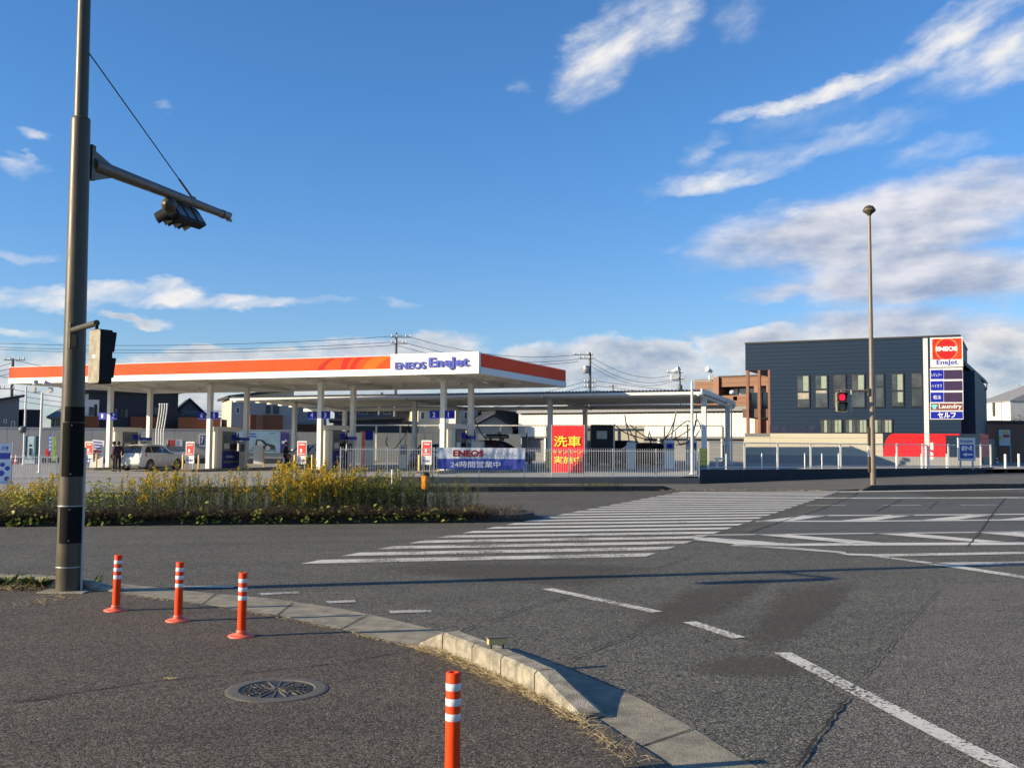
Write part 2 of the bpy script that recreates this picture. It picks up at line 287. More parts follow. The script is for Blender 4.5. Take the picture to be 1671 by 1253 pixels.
m_, t_, b_ = base('lamp_red'); b_.inputs['Base Color'].default_value = (0.5, 0.01, 0.02, 1); b_.inputs['Emission Color'].default_value = (1, 0.02, 0.07, 1); b_.inputs['Emission Strength'].default_value = 0.55
mk('lens_dark', (0.10, 0.12, 0.11), 0.15, .3, 20.0)

# ------------------------------------------------------------------ mesh helpers
def V3(p): return Vector(p)
class MB:
    def __init__(s): s.v = []; s.f = []; s.sm = []
    def add(s, vs, fs, smooth=False):
        k = len(s.v); s.v += [Vector(p) for p in vs]; s.f += [tuple(i + k for i in f) for f in fs]; s.sm += [smooth] * len(fs); return s
    def hexa(s, b, t):      # b: 4 bottom points ccw from above, t: 4 top points
        return s.add(list(b) + list(t), [(3, 2, 1, 0), (4, 5, 6, 7), (0, 1, 5, 4), (1, 2, 6, 5), (2, 3, 7, 6), (3, 0, 4, 7)])
    def box(s, x0, x1, y0, y1, z0, z1):
        return s.hexa([(x0, y0, z0), (x1, y0, z0), (x1, y1, z0), (x0, y1, z0)], [(x0, y0, z1), (x1, y0, z1), (x1, y1, z1), (x0, y1, z1)])
    def obox(s, o, a, b, c):
        o, a, b, c = map(Vector, (o, a, b, c))
        return s.hexa([o, o + a, o + a + b, o + b], [o + c, o + a + c, o + a + b + c, o + b + c])
    def bbox(s, x0, x1, y0, y1, z0, z1, r):   # box with bevelled vertical and top edges
        def ring(k, z): return [(x0 + k, y0, z), (x1 - k, y0, z), (x1, y0 + k, z), (x1, y1 - k, z), (x1 - k, y1, z), (x0 + k, y1, z), (x0, y1 - k, z), (x0, y0 + k, z)]
        def ring2(z):
            e = r; return [(x0 + e + r * .4, y0 + e, z), (x1 - e - r * .4, y0 + e, z), (x1 - e, y0 + e + r * .4, z), (x1 - e, y1 - e - r * .4, z), (x1 - e - r * .4, y1 - e, z), (x0 + e + r * .4, y1 - e, z), (x0 + e, y1 - e - r * .4, z), (x0 + e, y0 + e + r * .4, z)]
        return s.loft([ring(r, z0), ring(r, z1 - r), ring2(z1)], True)
    def loft(s, rings, caps=True, smooth=False, closed=True):
        n = len(rings[0]); vs = [p for r in rings for p in r]; fs = []
        for i in range(len(rings) - 1):
            for j in range(n if closed else n - 1):
                a, b = i * n + j, i * n + (j + 1) % n; fs.append((a, b, b + n, a + n))
        s.add(vs, fs, smooth)
        if caps: s.add(rings[0], [tuple(range(n))[::-1]]); s.add(rings[-1], [tuple(range(n))])
        return s
    def tube(s, p0, p1, r0, r1=None, n=8, caps=True):
        p0, p1 = Vector(p0), Vector(p1); r1 = r0 if r1 is None else r1
        d = (p1 - p0); q = d.to_track_quat('Z', 'X').to_matrix()
        e = [q @ Vector((math.cos(2 * math.pi * i / n), math.sin(2 * math.pi * i / n), 0)) for i in range(n)]
        return s.loft([[p0 + x * r0 for x in e], [p1 + x * r1 for x in e]], caps, True)
    def path(s, pts, r, n=6, r1=None):
        pts = [Vector(p) for p in pts]; rings = []; m = len(pts)
        for i, p in enumerate(pts):
            d = pts[min(i + 1, m - 1)] - pts[max(i - 1, 0)]
            up = Vector((0, 0, 1)) if abs(d.normalized().z) < 0.95 else Vector((1, 0, 0))
            a = d.cross(up).normalized(); b = a.cross(d).normalized(); rr = r if r1 is None else r + (r1 - r) * i / (m - 1)
            rings.append([p + (a * math.cos(2 * math.pi * j / n) - b * math.sin(2 * math.pi * j / n)) * rr for j in range(n)])
        return s.loft(rings, True, True)
    def lathe(s, c, prof, n=16, axis=None, caps=True):
        c = Vector(c); q = Matrix.Identity(3) if axis is None else Vector(axis).to_track_quat('Z', 'X').to_matrix()
        rings = [[c + q @ Vector((r * math.cos(2 * math.pi * i / n), r * math.sin(2 * math.pi * i / n), z)) for i in range(n)] for r, z in prof]
        return s.loft(rings, caps, True)
    def prism(s, poly, z0, z1):
        return s.loft([[(x, y, z0) for x, y in poly], [(x, y, z1) for x, y in poly]], True)
    def quad(s, a, b, c, d): return s.add([a, b, c, d], [(0, 1, 2, 3)])
    def poly(s, pts): return s.add(pts, [tuple(range(len(pts)))])
    def build(s, name, mat, parent=None, origin=None, **props):
        me = bpy.data.meshes.new(name)
        inv = None; loc = Vector((0, 0, 0))
        if parent is not None:
            r = parent
            while r.parent is not None: r = r.parent
            inv = r.matrix_basis.inverted()
            if parent is not r: pass
        if origin is not None: loc = Vector(origin)
        vs = [(inv @ p if inv is not None else p - loc) for p in s.v]
        if parent is not None and parent.parent is not None and parent.type == 'MESH': pass
        me.from_pydata([tuple(p) for p in vs], [], s.f)
        me.polygons.foreach_set('use_smooth', s.sm); me.update()
        me.materials.append(MATS[mat])
        o = bpy.data.objects.new(name, me); COL.objects.link(o)
        if parent is not None:
            o.parent = parent
            if parent.parent is None and parent.type == 'MESH': pass
        else: o.location = loc
        for k, v in props.items(): o[k] = v
        return o
def thing(name, label, cat, loc=(0, 0, 0), rz=0.0, group=None):
    o = bpy.data.objects.new(name, None); COL.objects.link(o); o.empty_display_size = 0.2
    o.matrix_basis = Matrix.Translation(Vector(loc)) @ Matrix.Rotation(rz, 4, 'Z')
    o['label'] = label; o['category'] = cat
    if group: o['group'] = group
    return o
def tag(o, label, cat, group=None):
    o['label'] = label; o['category'] = cat
    if group: o['group'] = group
    return o
def dup(root, loc, rz, label=None, group=None, scale=None):
    def cp(o, par):
        c = o.copy(); COL.objects.link(c)
        if par is not None: c.parent = par
        for ch in list(o.children): cp(ch, c)
        return c
    r = cp(root, None)
    sc = Matrix.Scale(scale, 4) if scale else Matrix.Identity(4)
    r.matrix_basis = Matrix.Translation(Vector(loc)) @ Matrix.Rotation(rz, 4, 'Z') @ sc
    if label: r['label'] = label
    if group: r['group'] = group
    return r
def link(name, me, parent=None, loc=None, rz=0.0, mat=None):
    o = bpy.data.objects.new(name, me); COL.objects.link(o)
    if loc is not None: o.matrix_basis = Matrix.Translation(Vector(loc)) @ Matrix.Rotation(rz, 4, 'Z')
    if parent is not None: o.parent = parent
    return o
def text(s, o, ux, uz, wd, ht, mat, parent, depth=0.01, bold=0.0, name='lettering', keep=False, shear=0.0):
    """lettering as real geometry, fitted into the rectangle o + ux*wd + uz*ht"""
    c = bpy.data.curves.new('letters', 'FONT'); c.body = s; c.offset = bold; c.resolution_u = 3; c.shear = shear
    tmp = bpy.data.objects.new('letters', c); COL.objects.link(tmp)
    dg = bpy.context.evaluated_depsgraph_get(); dg.update()
    me = bpy.data.meshes.new_from_object(tmp.evaluated_get(dg)); bpy.data.objects.remove(tmp)
    xs = [v.co.x for v in me.vertices]; ys = [v.co.y for v in me.vertices]
    x0, x1, y0, y1 = min(xs), max(xs), min(ys), max(ys); sx, sy = wd / (x1 - x0), ht / (y1 - y0)
    if keep: sx = min(sx, sy); sy = sx
    o, ux, uz = Vector(o), Vector(ux), Vector(uz); nn = ux.cross(uz)
    mb = MB(); nv = len(me.vertices)
    co = [o + ux * ((v.co.x - x0) * sx) + uz * ((v.co.y - y0) * sy) for v in me.vertices]
    fs = [tuple(p.vertices) for p in me.polygons]
    cnt = {}
    for f in fs:
        for i in range(len(f)):
            a, b = f[i], f[(i + 1) % len(f)]; cnt[(a, b)] = 1
    side = [(a, b, b + nv, a + nv) for (a, b) in cnt if (b, a) not in cnt]
    mb.add([p + nn * depth for p in co] + co, fs + [tuple(reversed(q)) for q in side])
    bpy.data.meshes.remove(me)
    return mb.build(name, mat, parent)
class Face:
    """a vertical plane through two ground points; turns picture measurements into (s, z) on it"""
    def __init__(s, L, R):
        s.L = Vector((L[0], L[1], 0)); s.R = Vector((R[0], R[1], 0)); s.u = (s.R - s.L).normalized(); s.n = Vector((s.u.y, -s.u.x, 0)); s.len = (s.R - s.L).length
        s.up = Vector((0, 0, 1))
    def sz(s, px, py):
        d = ray(px, py); t = (s.L - EYE).dot(s.n) / d.dot(s.n); p = EYE + d * t; return (p - s.L).dot(s.u), p.z
    def p(s, a, z, out=0.0): return s.L + s.u * a + s.n * out + Vector((0, 0, z))
    def rect(s, px0, py0, px1, py1):
        a0, z1 = s.sz(px0, py0); a1, z0 = s.sz(px1, py1); return a0, a1, z0, z1
    def slab(s, mb, a0, a1, z0, z1, out0, out1):
        return mb.obox(s.p(a0, z0, out0), s.u * (a1 - a0), s.n * (out1 - out0) * 1.0, s.up * (z1 - z0)) if out1 < out0 else mb.obox(s.p(a0, z0, out1), s.u * (a1 - a0), -s.n * (out1 - out0), s.up * (z1 - z0))
    def text(s, t, a0, a1, z0, z1, out, mat, parent, depth=0.01, **k):
        return text(t, s.p(a0, z0, out), s.u, s.up, a1 - a0, z1 - z0, mat, parent, depth, **k)
def at(px, Y):   # plan position of picture column px at depth Y
    d = ray(px, 724); return Vector((d.x / d.y * Y, Y, 0))

# ------------------------------------------------------------------ the ground
def lerp(pts, x):
    if x <= pts[0][0]: return pts[0][1]
    for (a, b), (c, d) in zip(pts, pts[1:]):
        if x <= c: return b + (d - b) * (x - a) / (c - a)
    return pts[-1][1]
def zs(x, y=50):
    return lerp([(-60, .02), (-20, .02), (-3.5, .22), (3, .28), (7.5, .32), (11, .58), (60, .60)], x) * (1.0 if y > 43 else max(0.0, (y - 36) / 7.0)) + 0.002
def sheet(name, mat, px, z=0.004, pts=None, kind='structure'):
    p = pts if pts is not None else [G(x, y, z) for x, y in px]
    mb = MB(); mb.poly(p); o = mb.build(name, mat)
    if o.data.polygons[0].normal.z < 0: o.data.flip_normals()
    if kind: o['kind'] = kind
    return o
MB().quad((-3000, -400, -0.06), (3000, -400, -0.06), (3000, 4000, -0.06), (-3000, 4000, -0.06)).build('ground', 'base_ground', kind='structure')
MB().quad((-160, -40, 0), (160, -40, 0), (160, 150, 0), (-160, 150, 0)).build('road', 'road_asphalt', kind='structure')
# pavement on the near side, its edge follows the gutter
S_EDGE = [(-900, 930), (-200, 948), (20, 953), (100, 957), (190, 966), (330, 985), (450, 1003), (560, 1027), (640, 1046), (690, 1056), (770, 1085), (872, 1132), (942, 1171), (1000, 1210), (1055, 1253), (1150, 1340), (1300, 1500)]
mb = MB(); rim = [G(x, y, 0.016) for x, y in S_EDGE]
back = [Vector((-14, -4, .016)), Vector((2.6, -4, .016))]
mb.poly([back[0]] + rim + [back[1]]); o = mb.build('pavement', 'walk_asphalt', kind='structure')
if o.data.polygons[0].normal.z < 0: o.data.flip_normals()
G_OUT = [(188, 951), (330, 966), (450, 977), (560, 993), (640, 1010), (735, 1033), (826, 1056), (900, 1079), (940, 1096), (1040, 1137), (1124, 1183), (1197, 1229), (1241, 1253), (1330, 1320), (1480, 1440)]
G_IN = [(186, 966), (330, 986), (450, 1004), (560, 1028), (640, 1047), (690, 1056), (762, 1075), (812, 1096), (868, 1118), (960, 1165), (1010, 1195), (1060, 1225), (1100, 1253), (1190, 1325), (1330, 1440)]
mb = MB()
for i in range(len(G_OUT) - 1):
    a, b = G(*G_IN[i], .008), G(*G_IN[i + 1], .008); c, d = G(*G_OUT[i + 1], .004), G(*G_OUT[i], .004); mb.quad(a, b, c, d)
mb.build('gutter', 'gutter_concrete', kind='structure')
# gutter joints, a low sunken kerb, a strip of dirt
mb = MB()
for (a, b) in (((452, 1003), (478, 982)), ((556, 1026), (600, 1002)), ((1048, 1216), (1130, 1188)), ((330, 985), (352, 968)), ((700, 1057), (742, 1036))):
    p, q = G(*a, .012), G(*b, .010); s_ = (q - p).cross(Vector((0, 0, 1))).normalized() * .006; mb.quad(p - s_, p + s_, q + s_, q - s_)
mb.build('gutter_joints', 'crack_black', kind='structure')
sheet('sunken_kerb', 'dark_kerb', [(944, 1172), (966, 1167), (1010, 1196), (1060, 1226), (1100, 1254), (1150, 1294), (1110, 1300), (1052, 1252), (998, 1210)], .021)

# kerb of the near corner, laid stone by stone
kb = thing('corner_kerb', 'weathered pale concrete kerb with sloping end stones beside the manhole cover', 'kerb', G(770, 1085, 0.016))
B_ = [(683, 1054), (722, 1063), (770, 1085), (817, 1106), (872, 1132), (946, 1173)]
Bw = [G(x, y, .016) for x, y in B_]
def across(i):
    d = (Bw[min(i + 1, 5)] - Bw[max(i - 1, 0)]).normalized(); return Vector((-d.y, d.x, 0)) if Vector((-d.y, d.x, 0)).y > 0 else Vector((d.y, -d.x, 0))
Hk = [.03, .160, .164, .166, .160, .03]
def ksec(i, t, g):
    a = across(i); p = Bw[i] + (Bw[min(i + 1, 5)] - Bw[i]).normalized() * g if t == 0 else Bw[i] - (Bw[i] - Bw[i - 1]).normalized() * g
    h = Hk[i]; wd = .20; r = min(.022, h * .4)
    return [p, p + Vector((0, 0, h - r)), p + a * r + Vector((0, 0, h)), p + a * (wd - .05) + Vector((0, 0, h)), p + a * (wd - .02) + Vector((0, 0, h - r)), p + a * wd]
for i in range(5):
    mb = MB(); s0, s1 = ksec(i, 0, .007), ksec(i + 1, 1, .007); mids = []
    for k in range(0, 7):
        f = k / 6.0; mids.append([a.lerp(b, f) + Vector((0, 0, random.uniform(-.003, .003) if 0 < j < 5 else 0)) for j, (a, b) in enumerate(zip(s0, s1))])
    mb.loft(mids, True); mb.build('kerb_stone', 'kerb_concrete', kb)
def kerb_run(name, label, pts, h, wd, stone, mat='kerb_concrete', zb=None, ramp0=False, ramp1=False, cat='kerb'):
    """row of separate stones sharing one mesh; pts is a polyline on the ground"""
    root = thing(name, label, cat, pts[0])
    mb = MB(); hs = stone / 2 - .004; r = .02
    prof = lambda x, hh: [(x, 0, 0), (x, 0, hh - r), (x, r, hh), (x, wd - r, hh), (x, wd, hh - r), (x, wd, 0)]
    mb.loft([prof(-hs, h), prof(hs, h)], True)
    me = None; n = 0
    def place(me, p, ang, sc=1.0):
        o = bpy.data.objects.new('kerb_stone', me); COL.objects.link(o); o.parent = root
        o.matrix_basis = root.matrix_basis.inverted() @ Matrix.Translation(p) @ Matrix.Rotation(ang, 4, 'Z')
    first = mb.build('kerb_stone', mat); me = first.data; bpy.data.objects.remove(first)
    rm = MB(); rm.loft([prof(-hs, .035), prof(hs, h)], True); ro = rm.build('kerb_stone', mat); rme = ro.data; bpy.data.objects.remove(ro)
    rm = MB(); rm.loft([prof(-hs, h), prof(hs, .035)], True); ro = rm.build('kerb_stone', mat); rme2 = ro.data; bpy.data.objects.remove(ro)
    segs = list(zip(pts, pts[1:])); tot = []
    for a, b in segs:
        L = (b - a).length; k = max(1, round(L / stone)); ang = math.atan2(b.y - a.y, b.x - a.x)
        for i in range(k): tot.append((a.lerp(b, (i + .5) / k) + Vector((random.uniform(-.004, .004), random.uniform(-.006, .006), random.uniform(-.004, .003))), ang + random.uniform(-.004, .004)))
    for i, (p, ang) in enumerate(tot):
        place(rme if (i == 0 and ramp0) else rme2 if (i == len(tot) - 1 and ramp1) else me, p, ang)
    return root
kerb_run('roadside_kerb', 'low worn concrete kerb behind the thick brown signal pole', [G(-330, 952, .0), G(20, 960, .0), G(196, 968, .0)], .15, .17, .6, 'kerb_concrete', ramp1=True)

# cracks and seams
def crack(mb, pts, wd, z, jit=.012, step=.08):
    ps = [G(x, y, z) for x, y in pts]; dense = []
    for a, b in zip(ps, ps[1:]):
        n = max(1, int((b - a).length / step)); dense += [a.lerp(b, i / n) for i in range(n)]
    dense.append(ps[-1]); L, R = [], []
    for i, p in enumerate(dense):
        d = (dense[min(i + 1, len(dense) - 1)] - dense[max(i - 1, 0)]).normalized(); s_ = Vector((-d.y, d.x, 0)); p = p + s_ * random.uniform(-jit, jit)
        ww = wd * random.uniform(.2, 1.2) * (0.15 if i in (0, len(dense) - 1) else 1); L.append(p + s_ * ww); R.append(p - s_ * ww)
    for i in range(len(dense) - 1): mb.quad(L[i], R[i], R[i + 1], L[i + 1])
mb = MB()
for pts, wd in (([(752, 1030), (770, 1022), (815, 1008), (860, 990), (900, 980), (935, 970)], .008), ([(930, 1075), (975, 1055), (1020, 1040), (1040, 1030)], .008), ([(1260, 1185), (1330, 1180)], .004),
                ([(1300, 1253), (1335, 1200), (1340, 1190), (1385, 1135)], .013), ([(1400, 1110), (1425, 1085), (1470, 1030), (1510, 985), (1535, 960)], .005), ([(1075, 925), (1115, 912), (1125, 905)], .010),
                ([(1222, 868), (1270, 852), (1340, 830), (1395, 808), (1400, 803)], .022), ([(1580, 890), (1600, 865), (1625, 830), (1640, 812)], .016), ([(1427, 835), (1470, 815)], .02), ([(1515, 830), (1530, 817)], .012),
                ([(700, 905), (640, 910), (560, 912)], .008), ([(300, 905), (420, 900), (470, 898)], .007), ([(1130, 880), (1240, 852), (1370, 803)], .008)):
    crack(mb, pts, wd, .0135)
mb.build('road_cracks', 'crack_black', kind='structure')
mb = MB(); crack(mb, [(-20, 1144), (60, 1138), (160, 1124), (270, 1108), (400, 1098), (560, 1080), (650, 1064)], .007, .0205, .008); crack(mb, [(0, 1148), (120, 1133)], .01, .0205)
mb.build('pavement_seam', 'crack_black', kind='structure')
asphalt('lane_asphalt', (0.056, 0.050, 0.043), (0.30, 0.272, 0.226), 66.0, 0.9, 0.020, 0.22)
asphalt('smooth_asphalt', (0.085, 0.086, 0.075), (0.135, 0.134, 0.115), 90.0, 0.4, 0.006, 0.25)
sheet('repaved_lane', 'lane_asphalt', [(1215, 1420), (1300, 1253), (1335, 1200), (1385, 1135), (1425, 1085), (1470, 1030), (1510, 985), (1545, 955), (1671, 948), (2100, 940), (2300, 1420)], .0022)
sheet('smooth_lane', 'smooth_asphalt', [(1135, 879), (1222, 868), (1270, 852), (1340, 830), (1398, 804.5), (2300, 795), (2300, 868), (1671, 868)], .0024)
# smooth repair patches
def patch(px, z=.004):
    ps = [G(x, y, z) for x, y in px]; c = sum(ps, Vector()) / len(ps); me = bpy.data.meshes.new('repair_patch'); n = len(ps)
    vs = [c]; fs = []; ed = [1.0]; K = 5
    for k in range(1, K + 1):
        for p in ps: vs.append(c.lerp(p, k / K * 1.05)); ed.append(max(0.0, (1 - k / K) * 1.6))
    for j in range(n): fs.append((0, 1 + j, 1 + (j + 1) % n))
    for k in range(K - 1):
        for j in range(n): a = 1 + k * n + j; b = 1 + k * n + (j + 1) % n; fs.append((a, a + n, b + n, b))
    me.from_pydata([tuple(v) for v in vs], [], fs); at_ = me.attributes.new('edge', 'FLOAT', 'POINT'); at_.data.foreach_set('value', ed); me.materials.append(MATS['patch_edge'])
    o = bpy.data.objects.new('repair_patch', me); COL.objects.link(o); o['kind'] = 'structure'
    me.update()
    if me.polygons[0].normal.z < 0: me.flip_normals()
patch([(690, 915), (860, 916), (1050, 918), (1120, 925), (1060, 945), (980, 965), (880, 958), (720, 945), (600, 935), (560, 925)])
patch([(1120, 955), (1230, 938), (1280, 938), (1240, 975), (1170, 1012), (1090, 1035), (1000, 1040), (1020, 1010), (1070, 980)])
patch([(1270, 950), (1410, 938), (1395, 975), (1345, 1015), (1290, 1060), (1230, 1075), (1190, 1065), (1215, 1020)], .0048)
patch([(1110, 1080), (1190, 1062), (1290, 1068), (1350, 1095), (1330, 1108), (1220, 1108), (1110, 1104)], .0042)
patch([(1440, 800), (1671, 802), (1760, 806), (1671, 812), (1500, 815)], .0042)
# markings
lines = MB(); solid = MB(); worn = MB()
def mline(mb, a, b, w0, w1=None, z=.009):
    p, q = G(*a, z), G(*b, z); w1 = w0 if w1 is None else w1
    s_ = (q - p).cross(Vector((0, 0, 1))).normalized(); n = 10
    for i in range(n):
        a0, a1 = p.lerp(q, i / n), p.lerp(q, (i + 1) / n); u0, u1 = w0 + (w1 - w0) * i / n, w0 + (w1 - w0) * (i + 1) / n
        mb.quad(a0 - s_ * u0 / 2, a1 - s_ * u1 / 2, a1 + s_ * u1 / 2, a0 + s_ * u0 / 2)
def mpoly(mb, px, z=.009): mb.poly([G(x, y, z) for x, y in px])
mline(lines, (893, 960), (1073, 998), .15); mline(lines, (1125, 1014), (1206, 1040), .15); mline(lines, (1277, 1064), (1662, 1262), .15); mline(lines, (1662, 1262), (1900, 1390), .15)
for a, b in (((296, 957), (383, 957)), ((425, 969), (488, 966)), ((533, 982), (580, 980)), ((636, 998), (705, 996))): mline(worn, a, b, .16)
mpoly(solid, [(1130, 873.5), (1240, 872.3), (1671, 868.2), (1671, 866.8), (1240, 871.0), (1140, 872.2)]); mpoly(solid, [(1136, 876), (1200, 882), (1290, 886.5), (1430, 885.3), (1760, 884), (1760, 888.5), (1430, 889.5), (1290, 890.5), (1200, 887.5), (1130, 880)])
mpoly(solid, [(1228, 871.5), (1280, 871.2), (1440, 885.2), (1395, 886.5)]); mpoly(solid, [(1420, 869.6), (1480, 869.2), (1640, 883.6), (1600, 884.5)]); mpoly(solid, [(1590, 868.2), (1650, 867.8), (1800, 880), (1760, 884)])
mpoly(solid, [(1142, 877), (1160, 876.8), (1270, 884.8), (1235, 884)])
mpoly(solid, [(1305, 840.3), (1500, 839.2), (1760, 837.2), (1760, 838.7), (1500, 840.7), (1300, 841.8)]); mpoly(solid, [(1236, 849.2), (1400, 849.2), (1760, 846), (1760, 847.8), (1400, 851), (1232, 851)])
for x in (0, 140, 272, 405): mpoly(solid, [(1232 + x, 850.2 - x * .008), (1290 + x, 849.6 - x * .008), (1355 + x, 840.6 - x * .006), (1318 + x, 840.8 - x * .006)])
for a, b in ((1316, 1380), (1441, 1503), (1568, 1631), (1695, 1760)): mline(solid, (a, 824.5 - (a - 1300) * .003), (b, 824.4 - (b - 1300) * .003), .13)
mpoly(lines, [(1330, 811.7), (1500, 811.4), (1760, 810.6), (1760, 812.2), (1500, 813), (1325, 813.2)])
mpoly(solid, [(1372, 801.5), (1500, 800.0), (1671, 796.8), (1671, 797.8), (1500, 801.2), (1368, 802.8)], .006)
mpoly(lines, [(1366, 902), (1430, 903.8), (1500, 902.5), (1760, 898.5), (1760, 902), (1500, 906.5), (1440, 907.5), (1385, 905.5)]); mpoly(worn, [(1500, 918), (1600, 916.5), (1760, 914), (1760, 920), (1640, 922), (1560, 922.5)])
mpoly(lines, [(1418, 906.5), (1440, 907), (1560, 922), (1671, 939), (1760, 954), (1760, 959), (1671, 943.5), (1560, 926.5), (1480, 915)])
mpoly(worn, [(1200, 887.5), (1300, 893), (1380, 900), (1380, 902.5), (1290, 896), (1190, 890)])
for mb, nm, mt in ((lines, 'lane_lines', 'paint_white'), (solid, 'hatched_markings', 'paint_solid'), (worn, 'worn_markings', 'paint_worn')):
    o = mb.build(nm, mt, kind='structure')
    for p in o.data.polygons:
        if p.normal.z < 0: p.flip()
# crossing: every white bar is a piece of its own
cr = thing('zebra_crossing', 'long oblique zebra crossing with many white bars reaching the far pavement', 'crossing', G(800, 900))
ang = rad(14.3); tv = Vector((math.cos(ang), math.sin(ang), 0)); nv = Vector((-math.sin(ang), math.cos(ang), 0))
La, Lb, Ra, Rb = G(505, 917.5), G(1112, 802.3), G(1063, 905.5), G(1372, 801.2)
def onl(a, b, v): t = (v - a.dot(nv)) / ((b - a).dot(nv)); return a.lerp(b, t)
v0 = La.dot(nv) - .2; v1 = Lb.dot(nv) + .3; NB = 23; per = (v1 - v0) / NB
for i in range(NB):
    a, b = v0 + per * i, v0 + per * (i + .50); mb = MB()
    P = [onl(La, Lb, a), onl(Ra, Rb, a), onl(Ra, Rb, b), onl(La, Lb, b)]
    mb.quad(*[p + Vector((0, 0, .008)) for p in P]); mb.build('white_bar', 'paint_white' if i < 5 else 'paint_solid', cr)

# far side pavement: a ribbon from the road edge to the fence line, rising to the right
near = [(-9, 35.0, .022), (-.8, 36.9, .022), (5.6, 39, .022), (9.6, 39.4, .022), (12.8, 39.9, .026), (14.2, 40.9, .05), (15.8, 41.8, .18), (22.2, 44.2, .2), (34, 50.5, .25), (60, 66, .35)]
far_ = [(-9, 42.8, .03), (-7.2, 43.0, .03), (4.0, 44.7, .03), (8.7, 45.5, .03), (12.5, 47.4, .13), (14.5, 48.4, .17), (17.5, 50.2, .22), (21.5, 52.4, .29), (27, 55.5, .36), (60, 74, .45)]
mb = MB()
for i in range(len(near) - 1):
    for k in range(6):
        q = lambda j, f: Vector(near[j]).lerp(Vector(far_[j]), f); mb.quad(q(i, k / 6), q(i + 1, k / 6), q(i + 1, (k + 1) / 6), q(i, (k + 1) / 6))
mb.build('far_pavement', 'far_asphalt', kind='structure')
MB().quad((25.8, 54.9, .352), (70, 78, .46), (110, 200, .45), (40, 130, .40)).build('side_path', 'far_asphalt', kind='structure')
mb = MB(); mb.obox((-9, 35.4, .0), (8.0, 1.75, 0), (-.4, 1.6, 0), (0, 0, .17)); mb.obox((-1, 37.15, .0), (5.4, 1.45, 0), (-.4, 1.6, 0), (0, 0, .17))
mb.build('verge_soil', 'soil', kind='structure')
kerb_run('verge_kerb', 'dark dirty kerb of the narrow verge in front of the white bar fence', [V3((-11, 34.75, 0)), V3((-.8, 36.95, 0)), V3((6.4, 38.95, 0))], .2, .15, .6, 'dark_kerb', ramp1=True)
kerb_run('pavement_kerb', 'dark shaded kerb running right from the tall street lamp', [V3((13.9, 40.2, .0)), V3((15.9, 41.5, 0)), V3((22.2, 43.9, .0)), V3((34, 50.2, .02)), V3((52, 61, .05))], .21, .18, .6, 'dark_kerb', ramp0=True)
# forecourt
mb = MB(); xs = [-75, -50, -35, -25, -20, -15, -12, -9.02, -9, -7.2, -3.5, 0, 3, 5.5, 7.5, 8.7, 11, 15, 20, 26, 40]
def front_y(x):
    if x < -9: return max(20.0, 36.3 + .25 * x) + 1.2
    return lerp([(-9, 42.9), (8.7, 45.6), (12.5, 47.5), (26, 54.95), (40, 62)], x)
for i in range(len(xs) - 1):
    a, b = xs[i], xs[i + 1]
    for k in range(12):
        f0, f1 = k / 12, (k + 1) / 12; ya = lambda x, f: front_y(x) + (100 - front_y(x)) * f
        P = [(a, ya(a, f0)), (b, ya(b, f0)), (b, ya(b, f1)), (a, ya(a, f1))]; mb.quad(*[Vector((x, y, max(zs(x, y), .010))) for x, y in P])
mb.build('forecourt', 'yard_asphalt', kind='structure')
mb = MB()
for (a, b) in (((-30, 50), (-12, 47.5)), ((-26, 56), (-14, 52)), ((-22, 66), (-4, 60)), ((8, 52), (16, 55)), ((14, 53), (23, 57.5))):
    p, q = V3((a[0], a[1], zs(*a) + .02)), V3((b[0], b[1], zs(*b) + .02)); s_ = (q - p).cross(Vector((0, 0, 1))).normalized() * .07; mb.quad(p - s_, q - s_, q + s_, p + s_)
mb.build('forecourt_lines', 'paint_solid', kind='structure')

# ------------------------------------------------------------------ manhole cover
mc = G(452, 1125, .016)
mh = thing('manhole_cover', 'round cast iron manhole cover set in the brown asphalt pavement', 'manhole cover', mc)
mb = MB(); n = 48; R1, R0 = .335, .255
mb.loft([[mc + Vector((r * math.cos(2 * math.pi * i / n), r * math.sin(2 * math.pi * i / n), z)) for i in range(n)] for r, z in ((R1 + .02, -.012), (R1 + .02, .004), (R1, .008), (R0 + .01, .009), (R0, .001))], False)
mb.build('ring', 'iron_ring', mh)
mb = MB(); mb.lathe(mc, [(R0, -.02), (R0, .001)], 48); mb.build('plate', 'iron', mh)
mb = MB()
for k in range(16):
    a = 2 * math.pi * k / 16 + .1; d = Vector((math.cos(a), math.sin(a), 0)); s_ = Vector((-d.y, d.x, 0)) * .005
    mb.obox(mc + d * .02 - s_ + Vector((0, 0, .001)), d * .215, s_ * 2, (0, 0, .006))
mb.build('rib', 'iron_ring', mh)
mb = MB()
for side in (0.1, math.pi + .1):
    for rr in range(5):
        r = .07 + rr * .037
        for j in range(-3 - rr, 4 + rr):
            a = side + j * .042 / r
            if abs(j * .042 / r) < .9:
                d = Vector((math.cos(a), math.sin(a), 0)); s_ = Vector((-d.y, d.x, 0)); c = mc + d * r; mb.obox(c - s_ * .013 + Vector((0, 0, .001)), d * .016, s_ * .026, (0, 0, .008))
mb.build('tread_studs', 'iron', mh, kind='stuff')

